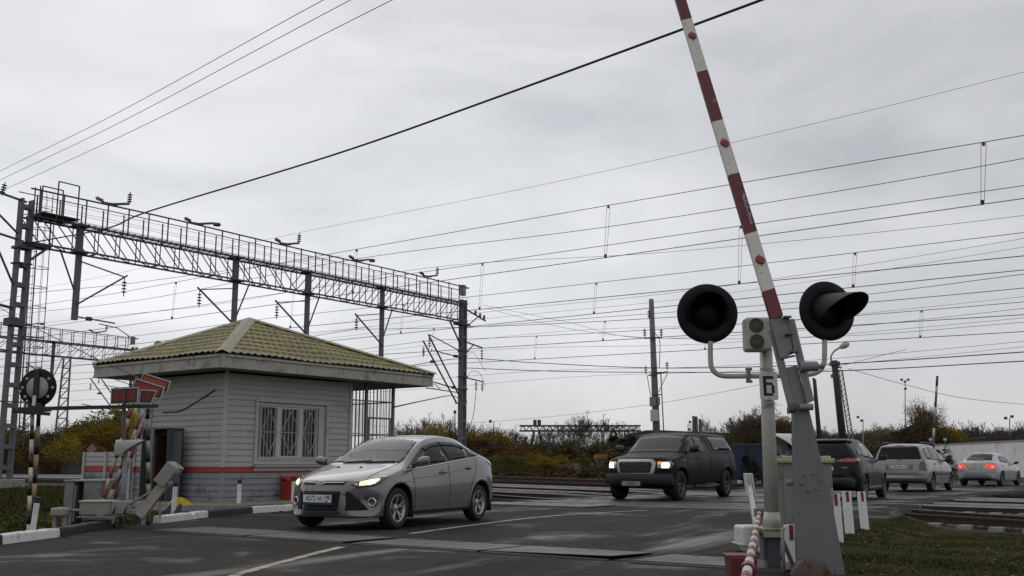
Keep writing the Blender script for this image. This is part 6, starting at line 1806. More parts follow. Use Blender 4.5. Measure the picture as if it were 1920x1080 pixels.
for p, L_, dn in (((L0 - 3.0, 0, 8.0), .75, (0, 0, -1)), ((L0 - 3.85, -.3, 7.3), .6, (0, 0, -1)), ((L0 + 1.85, 0, 7.75), .8, (0, 0, -1)), ((L0 - .9, 0, 7.05), .5, (1, 0, 0)), ((L0 - 1.0, 0, 5.25), .4, (1, 0, 0)), ((L0 - 3.3, -.3, 6.5), .5, (1, 0, .1)), ((L0 + 1.2, 0, 9.6), .35, (0, 0, 1)), ((L0 + 1.65, 0, 9.5), .35, (0, 0, 1)), ((L0 + 2.05, 0, 9.42), .35, (0, 0, 1)), ((L0 + 1.3, 0, 5.8), .7, (0, 0, -1)), ((L0 + 1.9, 0, 5.75), .6, (0, 0, -1))):
    q = MB(); insulator(q, p, L_, .085, dn, 4); q.build('insulator', INS, am)
q = MB()
q.path(smooth_pts([(L0 + .3, 0, 5.8), (L0 + .9, 0, 6.3), (L0 + 1.7, 0, 6.2), (L0 + 2.2, 0, 5.5)], 6), .014, 5); q.path(smooth_pts([(L0 + .3, 0, 7.0), (L0 + 1.0, 0, 7.4), (L0 + 2.2, 0, 6.4)], 6), .012, 5)
q.path(smooth_pts([(L0 + 1.3, 0, 5.1), (L0 + 1.0, 0, 3.6), (L0 + .3, 0, 2.8), (L0 + .2, 0, 4.2)], 6), .018, 5); q.build('jumper_cable', WIREB, am)
MB().box((LEN - .45, -HW, ZT + .75), (.30, .25, .62)).build('junction_box', GALV, gan, .02)
# arms leaving the picture on the near mast
for a_, b_, w_ in (((0, 0, 10.65), (-2.6, 0, 11.0), .07), ((0, 0, 9.15), (-2.6, 0, 9.5), .07), ((-.1, 0, 9.3), (-2.2, 0, 10.9), .06), ((-.1, 0, 7.2), (-1.2, 0, 9.2), .06), ((-.1, 0, 6.6), (-2.6, 0, 6.9), .09), ((.5, 0, 5.0), (-2, 0, 5.15), .05), ((.5, 0, 3.2), (-1, 0, 3.2), .05), ((-1.2, 0, 6.1), (-1.2, 0, 7.0), .11)):
    MB().beam(a_, b_, w_).build('outer_arm', TR, gan)
# the second gantry along the line, same build
g2 = dup(gan, M0 + Vector((-27.5, 23.0, -.2)), GY, 'farther lattice gantry seen behind the disc signal and hut roof')

# ------------------------------------------------------------------ wires
def catenary(u, pm, pc, rm, rc, label, z_s=7.72, z_c=6.35, drops=(), vg=-36.8, cat='overhead wire', ph=0.0):
    """messenger and contact wire of one track; pm, pc: where they leave the picture on the right"""
    A = onu(*pm, u); B_ = onu(*pc, u); va = A.dot(V)
    lo = -9.4; k = 27.4
    zl = (A.z - z_s * ((va - lo) / k) ** 2) / (1 - ((va - lo) / k) ** 2)
    def zm(v):
        if v >= vg: return zl + (z_s - zl) * ((v - lo) / k) ** 2
        c = (vg - 18); return zl + (z_s - zl) * ((v - c) / 18) ** 2 * .5 + (z_s - zl) * .5
    def zc(v):
        vb = B_.dot(V)
        return z_c + (B_.z - z_c) * (min(v, vb) - vg) / (vb - vg) if v > vg else z_c
    t = thing('overhead_line', label, cat, uv(u, vg), 0, 'overhead lines along the tracks')
    o = uv(u, vg)
    vs = list(np.arange(vg - 60, vg, 6.0)) + list(np.arange(vg, 16.1, 2.2))
    MB().path([uv(u, v, zm(v)) - o for v in vs], rm, 5).build('messenger_wire', WIRE, t)
    MB().path([uv(u, v, zc(v)) - o for v in vs], rc, 5).build('contact_wire', WIRE, t)
    for v in np.arange(vg + 4 + ph, 14, 9.5):
        d = MB()
        for e in (-.05, .06): d.tube(uv(u, v + e, zm(v)) - o, uv(u, v - .12 + e * .6, zc(v)) - o, .0055, n=4)
        d.box(uv(u, v - .12, zc(v) + .04) - o, (.06, .06, .10)); d.box(uv(u, v, zm(v) - .04) - o, (.05, .05, .08))
        d.build('dropper', WIRE, t)
catenary(23.5, (1920, 254), (1920, 372), 0.0097, 0.0105, 'highest pair of wires on the right, over the nearest track')
catenary(27.5, (1920, 348), (1920, 480), 0.0105, 0.0120, 'second pair of wires down, over the second track', ph=2.1)
catenary(31.9, (1920, 436), (1920, 506), 0.0105, 0.0128, 'third pair of wires down, over the third track', ph=4.0)
catenary(37.2, (1920, 540), (1920, 590), 0.0128, 0.0142, 'fourth pair of wires down, over the fourth track', ph=1.2)
catenary(43.1, (1920, 566), (1920, 622), 0.0128, 0.0150, 'lowest pair of wires, over the farthest track', ph=3.1)
def wire(pts, r, label, m=WIRE, k=10, name='overhead_cable', cat='cable', group='single wires and cables', n=5):
    P = smooth_pts(pts, k)
    o = Vector(P[0]); ob = MB().path([p - o for p in P], r, n).build(name, m, None, loc=o)
    return tag(ob, label, cat, group)
def feed(s, y1, label, r=.012, dz=.6, pts=()):
    o = M0 + Vector((math.cos(GY), math.sin(GY), 0)) * s + Z * (ZR + dz); u = o.dot(U)
    e = onu(1920, y1, u); d = (e - o)
    return wire([o - V * 60 + Z * .3, o - V * 36, o - V * 18 - Z * .4, o, o + d * .5 - Z * .25, e, e + d * .5 + Z * 1.0], r, label)
feed(12.9, 135, 'thin high wire running from the middle gantry bracket to the upper right edge', .007)
feed(17.6, 297, 'dark wire from the fourth gantry bracket just under the highest pair', .014, .2)
feed(23.2, 404, 'thin wire from the last gantry bracket crossing above the tall pole', .010)
wire([at(60, 455, 37.2), at(200, 428, 33), at(280, 396, 30), at(620, 292, 24.5), at(930, 183, 20.5), at(1430, -1, 15.5), at(1700, -105, 13)], .024, 'thick black cable sweeping from the gantry mast over the picture to the top', WIREB, n=8)
for k, (x0, y0, x1, y1, lab) in enumerate(((0, 321, 606, 0, 'uppermost of the three thin wires in the top left corner'), (0, 338, 657, 0, 'middle one of the three thin wires in the top left corner'), (5, 357, 735, 0, 'lowest of the three thin wires in the top left corner, ending at the mast arm'))):
    a, c = at(x0, y0, 36.5), at(x1, y1, 19.0); mid = a.lerp(c, .5) - Z * .12
    wire([a + (a - c) * (.6 if k < 2 else .001), a, mid, c, c + (c - a) * .35], .008, lab)
o = MB(); insulator(o, at(3, 366, 36.6), .5, .10, (0.2, 0, 1), 4); o = o.build('line_insulator', INS); tag(o, 'dark insulator at the left edge where the lowest thin wire ends', 'insulator')
wire([at(-40, 552, 36.0), at(0, 577, 34.5), at(60, 611, 32), at(180, 672, 26), at(262, 709, 22.2)], .013, 'black cable dropping from the left edge to the hut eaves', WIREB)
wire([at(-60, 585, 40), at(0, 567, 40.5), at(70, 549, 41.3), at(230, 533, 43), at(420, 508, 46), at(640, 480, 50)], .010, 'thin wire crossing behind the first hanging post')
e0 = gan.location + Vector((math.cos(GY), math.sin(GY), 0)) * 26.6
DN = e0.y
wire([at(739, 763, 27.0), at(800, 750, 41), at(845, 742, 52), at(866, 750, 58.9)], .022, 'sagging black cable from the hut porch to the far gantry mast', WIREB)
wire([at(740, 690, 45), at(870, 672, DN), at(1000, 680, 56), at(1240, 690, 49), at(1550, 683, 43), at(1920, 660, 36), at(2300, 634, 31)], .020, 'heavy dark cable passing low on the right across the tall pole', WIREB)
wire([at(875, 690, DN), at(1040, 696, 55), at(1240, 698, 49), at(1550, 696, 43), at(1920, 677, 36), at(2300, 655, 31)], .020, 'dark cable just below the heavy low one on the right', WIREB)
wire([at(905, 572, 60.5), at(1060, 603, 56), at(1210, 634, 49), at(1560, 615, 43), at(1920, 578, 36), at(2300, 530, 30)], .009, 'thin wire dropping from the far gantry mast to the tall pole')
wire([at(912, 578, 60.5), at(1060, 615, 56), at(1238, 634, 49), at(1560, 631, 43), at(1920, 604, 36), at(2300, 570, 30)], .009, 'second thin wire dropping from the far gantry mast to the tall pole')
wire([at(700, 800, 95), at(930, 790, 90), at(1180, 764, 75), at(1430, 720, 62), at(1700, 655, 50)], .012, 'thin low wire rising past the bare trees to the signal post')
wire([at(1590, 691, 60), at(1700, 722, 66), at(1810, 747, 74), at(1960, 762, 85)], .016, 'thin slack wire from the lamp pole to the right edge')
wire([at(870, 615, DN), at(1100, 597, 52), at(1500, 566, 43), at(1920, 514, 34), at(2200, 476, 30)], .012, 'wire from the far mast arm crossing behind the left lamp board')
wire([at(-30, 690, 60), at(140, 672, 62), at(330, 650, 66), at(700, 612, 72)], .012, 'thin wire passing behind the hut roof ridge')

def along(u, yr, z0, label, r=.008):
    e = onu(1920, yr, u); o = uv(u, -36.8, z0); d = e - o
    wire([o - V * 50, o - V * 20 - Z * .3, o, o + d * .5 - Z * .35, e, e + d * .35 + Z * .6], r, label)
along(46.5, 447, 9.6, 'faint wire ending at the far mast top arm, upper of the faint ones', .009)
along(47.0, 463, 9.3, 'faint wire just under the upper faint one', .008)
along(48.0, 596, 7.6, 'faint wire hanging from the far mast lower arm', .009)
along(52.0, 640, 6.6, 'faint wire low beyond the farthest track', .010)
along(55.0, 556, 9.4, 'faint wire beyond the farthest track, crossing the boom foot', .009)
along(58.0, 650, 6.7, 'faintest wire nearest the horizon on the right', .010)
# ------------------------------------------------------------------ poles
POLE = mat('weathered concrete pole', (.16, .16, .16), .85, 0, .2, 2, .3, 30)
WOOD = mat('dark tarred wood', (.035, .03, .026), .85, 0, .3, 3, .3, 30)
pb = at(1234, 868, 49.5); pb.z = 0
tp = thing('utility_pole', 'tall grey pole with two crossarms and pale meter boxes behind the pickup', 'utility pole', pb)
tv = at(1221, 561, 49.5) - pb
q = MB(); q.path([Vector((0, 0, 0)), tv], [.20, .12], 12); q.build('pole', POLE, tp)
def T(px, py, dy=0): return at(px, py, 49.5 - dy) - pb
q = MB(); q.beam(T(1208, 634, .2), T(1241, 633, .2), .07); q.beam(T(1216, 704, .2), T(1252, 697, .2), .07); q.beam(T(1222, 740, .2), T(1240, 740, .2), .05); q.beam(T(1252, 699), T(1235, 735), .03); q.beam(T(1213, 703), T(1220, 742), .03); q.build('crossarm', TR, tp)
for px, py in ((1209, 632), (1240, 632), (1217, 597), (1211, 702), (1251, 694)):
    q = MB(); insulator(q, T(px, py, .25), .42, .09, (0, 0, 1), 3); q.build('insulator', INS, tp)
MB().box(T(1224, 753, .4), (.28, .3, .45)).build('meter_box', GREYP, tp, .02); MB().box(T(1227, 779, .4), (.36, .3, .55)).build('meter_box', mat('pale box paint', (.5, .5, .48), .5, 0, .08, 4), tp, .03)
MB().box(T(1234, 752, .4), (.14, .3, .4)).build('meter_box', GREYP, tp, .02)
q = MB(); q.tube(T(1239, 700, .3), T(1246, 840, .3), .03, n=6); q.path(smooth_pts([T(1226, 622, .2), T(1237, 640, .2), T(1236, 690, .2)], 6), .02, 5); q.build('conduit', GALV, tp)
lb = at(1583, 868, 60); lb.z = 0
lp_ = thing('lamp_pole', 'leaning dark wooden pole with a bracket street lamp', 'street lamp', lb)
def T2(px, py): return at(px, py, 60) - lb
q = MB(); q.path([T2(1586, 874), T2(1564, 676)], [.24, .18], 12); q.build('pole', WOOD, lp_)
q = MB(); q.path(smooth_pts([T2(1564, 690), T2(1558, 672), T2(1563, 660), T2(1574, 652)], 6), .05, 8); q.build('bracket', GALV, lp_)
q = MB(); p, e = T2(1573, 653), T2(1591, 643); d = (e - p); q.lathe([(.03, 0), (.12, .12), (.20, .35), (.19, .55), (.08, .68), (0, .70)], p, d, 16); q.build('lamp_head', mat('pale lamp head', (.42, .42, .38), .4, 0, .1, 4), lp_)
q = MB(); q.box(T2(1565, 682), (.5, .4, .25)); q.box(T2(1562, 705), (.2, .3, .2)); q.beam(T2(1564, 686), T2(1578, 690), .08); q.build('fittings', STEELD, lp_)
q = MB()
a0, a1, b0, b1 = at(1572, 694, 58), at(1594, 836, 58), at(1579, 694, 58), at(1602, 836, 58)
q.beam(a0, a1, .06); q.beam(b0, b1, .06)
for k in range(16): q.beam(a0.lerp(a1, k / 15), b0.lerp(b1, k / 15), .04); 
for k in range(15): q.beam(a0.lerp(a1, k / 15), b0.lerp(b1, (k + 1) / 15), .03)
o = q.build('lattice_mast', GALV); tag(o, 'narrow leaning lattice mast just right of the lamp pole', 'mast')
o = MB().path([at(1538, 840, 56), at(1527, 712, 56), at(1524, 709, 56)], [.14, .10, .06], 8).build('thin_pole', mat('dull green pole', (.05, .06, .06), .7, 0, .2, 3)); tag(o, 'thin bare greenish pole between pedestal and lamp pole', 'pole')
# slender lattice masts in the yard on the left
for k, (x0, x1, yt, D, lab) in enumerate(((108, 126, 672, 66, 'slender tapering lattice mast between disc signal and placards'), (46, 58, 695, 80, 'short grey lattice mast behind the disc signal'))):
    a = at(x0, 878, D); e = at(x1, yt, D); a.z = 0; q = MB(); w0, w1 = .42, .22
    for s_ in (-1, 1): q.beam(a + Vector((s_ * w0, 0, 0)), e + Vector((s_ * w1, 0, 0)), .09)
    for j in range(12):
        t = j / 12; q.beam(a.lerp(e, t) + Vector((-w0 + (w0 - w1) * t, 0, 0)), a.lerp(e, t) + Vector((w0 - (w0 - w1) * t, 0, 0)), .07)
        q.beam(a.lerp(e, t) + Vector((-w0 + (w0 - w1) * t, 0, 0)), a.lerp(e, t + 1 / 12) + Vector((w0 - (w0 - w1) * t, 0, 0)), .05)
    o = q.build('lattice_mast', CH); tag(o, lab, 'mast')
# far crossing signal with raised boom, and floodlight masts
fb = at(1751, 868, 72); fb.z = 0
fs = thing('far_signal', 'far crossing signal with two round heads seen over the estate car', 'crossing signal', fb)
def T3(px, py): return at(px, py, 72) - fb
q = MB(); q.path([T3(1751, 875), T3(1750, 822)], .09, 10); q.path([T3(1772, 850), T3(1772, 825)], .05, 8); q.beam(T3(1751, 850), T3(1772, 850), .08); q.build('post', GREYP, fs)
for px in (1745, 1772):
    c = T3(px, 825); q = MB(); q.lathe([(0, .05), (.12, .05), (.29, .02), (.30, 0), (.28, -.03), (0, -.03)], c, (-.3, -1, 0), 24); b_ = q.build('lamp_board', MATTE, fs)
    q = MB(); q.lathe([(.13, .03), (.12, .10), (0, .12)], c + Vector((-.01, -.02, 0)), (-.3, -1, 0), 16); q.build('lamp_case', mat('pale lamp case', (.42, .42, .42), .5), b_)
    q = MB(); q.tube(c, c + Vector((.42, .25, .06)), .14, .05, 10); q.build('visor', MATTE, b_)
fbm = thing('far_barrier', 'far raised red and white barrier boom beside the autumn birch', 'barrier', at(1750, 868, 71) * 1.0)
fbm.location.z = 0; o0 = Vector(fbm.location)
striped(MB(), at(1749, 842, 71) - o0, at(1757.5, 705, 71) - o0, .08, 7).build('boom', [mat('far boom dark red', (.12, .035, .03), .6), mat('far boom grey', (.42, .42, .41), .6)], fbm)
MB().box(Vector((0, 0, .55)), (.5, .5, 1.1)).build('drive', GREYP, fbm, .03)
def mastlight(px, pt, D, label, heads):
    a = at(px, 868, D); a.z = 0; t = thing('floodlight_mast', label, 'floodlight mast', a); e = at(px, pt, D) - a
    MB().path([Vector((0, 0, 0)), e], [.12, .06], 6).build('pole', GALV, t)
    for dx, dz in heads: MB().box(e + Vector((dx, 0, dz)), (.32, .3, .32)).build('lamp', STEELD, t)
mastlight(926, 790, 118, 'floodlight mast with one dark head above the yellow trees', ((-.4, 0),))
mastlight(1618, 786, 150, 'thin far mast with drooping head over the bare wood', ((-.7, .3), (-.2, -.2)))
mastlight(1697, 718, 160, 'thin far mast with clustered head left of the autumn birch', ((0, .2), (.5, .5), (-.5, .5), (0, -.9)))
mastlight(1369, 786, 150, 'thin far mast right of the three chimneys', ((0, 0),))
mastlight(1290, 795, 150, 'short far mast left of the three chimneys', ((.3, .3), (.2, -.8)))
mastlight(1893, 784, 130, 'thin far mast among the bare trees at the right edge', ((-.5, 0), (.3, .2)))
mastlight(853, 768, 120, 'thick dark stub mast left of the far gantry mast', ((0, -.3),))
# ================================================================== TREES AND FAR BUILDINGS
BARK = mat('grey brown bark', (.075, .062, .052), .9, 0, .25, 4)
TWIG = mat('thin bare twigs', (.085, .073, .064), .9, 0, .2, 3)
BIRCH = mat('pale birch bark', (.26, .25, .235), .85, 0, .3, 5)
def leafm(name, a, b):
    m, N, K, p = nodes_of(name)
    oi = N.new('ShaderNodeObjectInfo'); g = N.new('ShaderNodeNewGeometry')
    c = mixc(N, K, g.outputs['Random Per Island'], a, b)
    hs = N.new('ShaderNodeHueSaturation'); K(ramp(N, K, oi.outputs['Random'], 0, 1, .485, .515), hs.inputs['Hue']); K(ramp(N, K, oi.outputs['Random'], 0, 1, .8, 1.15), hs.inputs['Value']); K(c, hs.inputs['Color'])
    K(hs.outputs[0], p.inputs['Base Color']); p.inputs['Roughness'].default_value = .8
    p.inputs['Specular IOR Level'].default_value = .1
    return m
L_YEL = leafm('yellow leaves', (.30, .20, .018), (.165, .12, .018))
L_ORG = leafm('rusty orange leaves', (.135, .070, .020), (.075, .047, .020))
L_GRN = leafm('yellow green leaves', (.155, .15, .02), (.072, .088, .016))
L_DRK = leafm('dark green needles', (.016, .024, .012), (.009, .015, .009))
L_BRN = leafm('brown dry leaves', (.085, .054, .026), (.046, .034, .022))
L_OLV = leafm('olive brown leaves', (.105, .085, .022), (.052, .048, .018))
def tree_mesh(seed, h, spread, leaves, leaf, bare=.0, shape='round', trunk_r=.14, up=.55, bark=BARK, levels=4, low=.22, tw=.012):
    """returns (wood mesh, leaf mesh): branching limbs and leaf-sized faces through the crown"""
    rs = random.Random(seed); w_ = MB(); tips = []
    def grow(p, d, ln, r, lv):
        n = 3; P = [p]; q = p.copy()
        for i in range(n):
            d = (d + Vector((rs.uniform(-.16, .16), rs.uniform(-.16, .16), rs.uniform(-.02, .14)))).normalized(); q = q + d * (ln / n); P.append(q.copy())
        w_.path(P, [max(r * k_, tw) for k_ in (1, .85, .7, .5)], 5 if lv < 2 else 3, cap=False)
        tips.append((P[-1], lv)); tips.append((P[2], lv))
        if lv >= levels: return
        k = rs.randint(3, 4) if lv < 2 else rs.randint(2, 3)
        for i in range(k):
            a = rs.uniform(0, 6.28); sp = rs.uniform(.35, .85) * spread
            _, x, y = frame(d); nd = (d * up * 1.3 + x * math.cos(a) * sp + y * math.sin(a) * sp + Z * .12).normalized()
            grow(P[rs.choice((1, 2, 3, 3))], nd, ln * rs.uniform(.55, .8), r * .55, lv + 1)
    nt_ = 7; P = [Vector((0, 0, 0))]; d = Vector((rs.uniform(-.05, .05), rs.uniform(-.05, .05), 1))
    for i in range(nt_): d = (d + Vector((rs.uniform(-.06, .06), rs.uniform(-.06, .06), .1))).normalized(); P.append(P[-1] + d * (h * .86 / nt_))
    w_.path(P, [trunk_r * (1 - .85 * i / nt_) for i in range(nt_ + 1)], 7, cap=False)
    for i in range(1, nt_ + 1):
        t = i / nt_
        if t < low: continue
        k = 3 if shape != 'cone' else 5
        for j in range(k):
            a = rs.uniform(0, 6.28)
            if shape == 'cone': ln = h * .30 * (1.08 - t) + .1; nd = Vector((math.cos(a), math.sin(a), -.05))
            else: ln = h * (.27 * math.sin(math.pi * min(1, .25 + t * .72)) + .05); nd = Vector((math.cos(a) * spread, math.sin(a) * spread, up + .25 * t))
            grow(P[i] - (P[i] - P[i - 1]) * rs.random(), nd.normalized(), ln, trunk_r * .38 * (1.1 - t * .7), 1 if shape != 'cone' else levels - 1)
        if i == nt_: grow(P[i], d, h * .14, trunk_r * .2, 2)
    l = MB(); T_ = [t for t in tips if t[1] >= 2]
    for i in range(leaves):
        p, lv = rs.choice(T_); s_ = leaf * rs.uniform(.5, 1.25); sc2 = h * .045
        c = p + Vector((rs.gauss(0, sc2), rs.gauss(0, sc2), rs.gauss(0, sc2 * .8)))
        a, x, y = frame(Vector((rs.uniform(-1, 1), rs.uniform(-1, 1), rs.uniform(-.3, 1))))
        l.add([c - x * s_, c - y * s_ * .7, c + x * s_, c + y * s_ * .6 + a * s_ * .2], [(0, 1, 2, 3)])
    return w_.mesh('trunk', bark), l
def kind(name, label_mat, **k):
    w_, l = tree_mesh(**k); return w_, (l.mesh('crown', label_mat) if l.v else None)
KINDS = {
 'yellow': [kind('y', L_YEL, seed=1, h=9, spread=.8, leaves=4420, leaf=.15), kind('y', L_YEL, seed=2, h=9, spread=.9, leaves=3740, leaf=.16)],
 'orange': [kind('o', L_ORG, seed=3, h=7, spread=1.0, leaves=4080, leaf=.14, low=.1), kind('o', L_ORG, seed=4, h=7, spread=1.1, leaves=3400, leaf=.14, low=.1)],
 'green': [kind('g', L_GRN, seed=5, h=8, spread=.8, leaves=4760, leaf=.14, low=.1), kind('g', L_GRN, seed=6, h=8, spread=.9, leaves=4080, leaf=.14, low=.1)],
 'olive': [kind('v', L_OLV, seed=7, h=8, spread=.9, leaves=4420, leaf=.14, low=.1), kind('v', L_BRN, seed=8, h=8, spread=.9, leaves=3740, leaf=.14, low=.1)],
 'bare': [kind('b', None, seed=9, h=11, spread=.7, leaves=0, leaf=.1, levels=5, bark=TWIG, tw=.026), kind('b', L_BRN, seed=10, h=11, spread=.75, leaves=220, leaf=.10, levels=5, bark=TWIG, tw=.026), kind('b', None, seed=21, h=11, spread=.95, leaves=0, leaf=.1, levels=5, bark=TWIG, tw=.026)],
 'birch': [kind('c', L_YEL, seed=11, h=13, spread=.5, leaves=1700, leaf=.13, levels=5, bark=BARK, up=.9), kind('c', L_OLV, seed=12, h=13, spread=.55, leaves=3000, leaf=.14, levels=5, bark=BARK, up=.9)],
 'fir': [kind('f', L_DRK, seed=13, h=8, spread=.8, leaves=3600, leaf=.14, shape='cone', low=.05, levels=3)],
}
LOOK = {'yellow': ('yellow leaved', 'tree'), 'orange': ('rusty orange', 'bush'), 'green': ('yellow green', 'bush'), 'olive': ('olive brown', 'bush'), 'bare': ('bare grey', 'tree'), 'birch': ('sparse autumn', 'birch'), 'fir': ('dark green', 'fir')}
USED = {}
def plant(k, px, ptop, D, where, ground=0.0, wide=1.0, var=None):
    """a tree or bush standing at distance D under the sight line px, its top at ptop"""
    vs = KINDS[k]; w_, l = vs[(var if var is not None else random.randrange(len(vs))) % len(vs)]
    H0 = max(v.co.z for v in w_.vertices)
    b = at(px, 868, D); b.z = ground; top = at(px, ptop, D).z; s_ = (top - ground) / H0
    nm = {'yellow': 'autumn_tree', 'orange': 'autumn_bush', 'green': 'green_bush', 'olive': 'brown_bush', 'bare': 'bare_tree', 'birch': 'autumn_birch', 'fir': 'fir_tree'}[k]
    t = thing(nm, None, LOOK[k][1], b, random.uniform(0, 6.28)); t.scale = (s_ * wide, s_ * wide, s_)
    t['label'] = '%s %s %s' % (LOOK[k][0], LOOK[k][1], where); t['group'] = {'tree': 'trees around the crossing', 'bush': 'bushes around the crossing'}.get(LOOK[k][1], 'trees around the crossing')
    for n_, me in (('trunk', w_), ('crown', l)):
        if me is None: continue
        o = bpy.data.objects.new(n_, me); COL.objects.link(o); o.parent = t
    return t
def row(k, spec, where, D0, D1, wide=1.0, grp_label=True):
    for px, pt in spec: plant(k, px, pt, random.uniform(D0, D1), where, 0, wide)
# left, behind the low wall
row('green', [(205, 770), (172, 776), (150, 782), (228, 785), (188, 800), (250, 800)], 'above the low grey wall left of the hut', 62, 74, 1.15)
row('olive', [(112, 800), (90, 806), (215, 820), (160, 815)], 'behind the lattice masts left of the hut', 66, 80, 1.2)
row('yellow', [(178, 828), (140, 826), (108, 838), (160, 790), (62, 838)], 'low in front of the left thicket', 58, 66, 1.1)
row('orange', [(38, 816), (82, 822), (132, 818), (6, 822), (262, 830)], 'low between the gantry mast and the hut', 60, 76, 1.3)
row('green', [(28, 795), (8, 790), (60, 800)], 'behind the left gantry mast', 75, 85, 1.2)
row('yellow', [(196, 782), (228, 792), (158, 790), (120, 800)], 'high in the left thicket', 58, 64, .9)
row('bare', [(100, 786), (122, 780), (182, 768), (240, 778)], 'sticking out of the left thicket', 64, 70, .7)
# centre
row('yellow', [(790, 796), (815, 790), (762, 800), (845, 795), (893, 797), (914, 796), (935, 802), (745, 806)], 'beyond the silver sedan roof', 98, 112, 1.0)
row('olive', [(775, 812), (870, 815), (905, 818), (950, 822), (830, 812), (985, 826), (1012, 828), (1060, 826), (1105, 824), (1150, 826), (1178, 826)], 'in the thicket between the two lit vehicles', 84, 100, 1.35)
row('orange', [(925, 832), (950, 840), (980, 840), (1010, 838), (1042, 840), (1075, 842), (1120, 842), (1160, 846), (1190, 850)], 'low in the thicket between the two lit vehicles', 78, 90, 1.5)
row('green', [(935, 852), (948, 846), (962, 858), (985, 850), (922, 860), (1090, 852), (1008, 862)], 'close behind the sedan tail by the tracks', 62, 68, 1.2)
row('yellow', [(1000, 846), (1020, 852), (1036, 858), (1012, 850), (1050, 852)], 'low by the tracks in front of the graffiti wall', 62, 67, 1.3)
row('orange', [(1028, 866), (1060, 872), (1105, 876), (1130, 870), (985, 874), (1150, 872), (955, 878), (1080, 880)], 'low and dry right beside the tracks', 60, 64, 1.9)
row('bare', [(1062, 782), (1084, 786), (1104, 768), (1135, 774), (1040, 795), (1160, 800), (968, 795), (985, 805), (806, 772), (830, 770), (1185, 796)], 'standing above the central thicket', 104, 118, .85)
row('bare', [(752, 786), (776, 780), (862, 784), (882, 788), (910, 790), (938, 792), (1010, 796)], 'thin among the yellow trees in the centre', 100, 112, .8)
row('bare', [(1380, 778), (1392, 768), (1412, 758), (1450, 762), (1478, 775)], 'thin behind the signal post', 104, 110, .8)
row('fir', [(1152, 800), (1172, 806), (1188, 802), (985, 818), (1000, 820)], 'small and pointed in the central thicket', 96, 104, .9)
row('bare', [(1318, 776), (1334, 782)], 'rising behind the warehouse chimneys', 165, 175, .6)
# right
row('bare', [(1405, 770), (1388, 786), (1420, 765), (1440, 775)], 'left of the signal post', 96, 104, .9)
row('olive', [(1400, 790), (1420, 780), (1444, 775), (1410, 806), (1432, 798)], 'behind the signal post', 90, 98, 1.0)
row('yellow', [(1428, 762), (1465, 770), (1480, 778)], 'between signal post and grey pedestal', 98, 104, .8)
row('olive', [(1472, 786), (1488, 800)], 'between signal post and grey pedestal', 92, 96, 1.0)
plant('fir', 1400, 842, 50, 'in front of the blue fence', 0, 1.0); plant('fir', 1414, 852, 51, 'small beside the first blue fence fir', 0, 1.0)
plant('birch', 1738, 738, 108, 'tallest over the estate car', 0, .95, 0); plant('birch', 1728, 756, 110, 'shorter left of the tallest one', 0, 1.0, 1); plant('birch', 1752, 764, 106, 'short right of the tallest one', 0, .9, 1)
row('olive', [(1705, 792), (1755, 796), (1690, 806)], 'below the autumn birch', 98, 106, 1.2)
row('olive', [(1730, 782), (1718, 794), (1745, 790)], 'low under the autumn birch', 96, 102, 1.0)
row('yellow', [(1775, 788), (1782, 800), (1766, 796)], 'right of the autumn birch', 100, 106, .9)
row('bare', [(1810, 786), (1828, 784), (1845, 788), (1866, 792), (1884, 795), (1905, 788), (1920, 786), (1800, 795)], 'behind the white wall on the right', 128, 142, 1.0)
plant('fir', 1778, 843, 62, 'short behind the estate car', 0, 1.1)
row('yellow', [(1648, 792), (1672, 795)], 'lone in the far grey wood', 205, 215, .9)
# the far grey wood: one mass nobody could count
def wood(name, xs, D0, D1, label, n, mk, hpx):
    obs = []
    b = MB(); rs = random.Random(5)
    for i in range(n):
        px = rs.uniform(*xs); D = rs.uniform(D0, D1); pt = hpx(px) + abs(rs.gauss(0, 5)); g_ = at(px, 868, D); g_.z = 0; h = at(px, pt, D).z
        w_, l = KINDS[mk[i % len(mk)]][i % len(KINDS[mk[i % len(mk)]])]
        s_ = h / max(v.co.z for v in w_.vertices)
        a = rs.uniform(0, 6.28); ca, sa = math.cos(a) * s_, math.sin(a) * s_
        V0 = np.empty(len(w_.vertices) * 3); w_.vertices.foreach_get('co', V0); V0 = V0.reshape(-1, 3)
        b.add([(g_.x + x * ca - y * sa, g_.y + x * sa + y * ca, z * s_) for x, y, z in V0], [tuple(p.vertices) for p in w_.polygons])
    return tag(b.build(name, TWIG), label, 'wood', kind='stuff')
wood('far_wood', (1480, 1960), 190, 250, 'far grey leafless wood along the right horizon', 120, ['bare'], lambda x: 800 - 4 * math.sin(x * .05))
wood('far_thicket', (690, 1240), 125, 160, 'brown leafless scrub along the centre horizon', 60, ['bare'], lambda x: 815)
def scrub(name, xs, D0, D1, n, pt, label, mats, size=.2):
    """low undergrowth filling the foot of the trees"""
    rs = random.Random(9); b = MB()
    for i in range(n):
        px = rs.uniform(*xs); D = rs.uniform(D0, D1); g_ = at(px, 868, D); top = at(px, pt + abs(rs.gauss(0, 6)), D).z
        z = top * rs.random() ** 1.2; s_ = size * rs.uniform(.6, 1.4); c = Vector((g_.x, g_.y, z))
        a, x, y = frame(Vector((rs.uniform(-1, 1), rs.uniform(-1, 1), rs.uniform(-.2, 1))))
        b.add([c - x * s_, c - y * s_ * .6, c + x * s_, c + y * s_ * .6], [(0, 1, 2, 3)], rs.randrange(len(mats)))
    return tag(b.build(name, mats), label, 'undergrowth', kind='stuff')
scrub('undergrowth', (720, 1250), 84, 110, 16000, 838, 'brown undergrowth filling the central thicket', [L_BRN, L_OLV, L_ORG, L_BRN], .17)
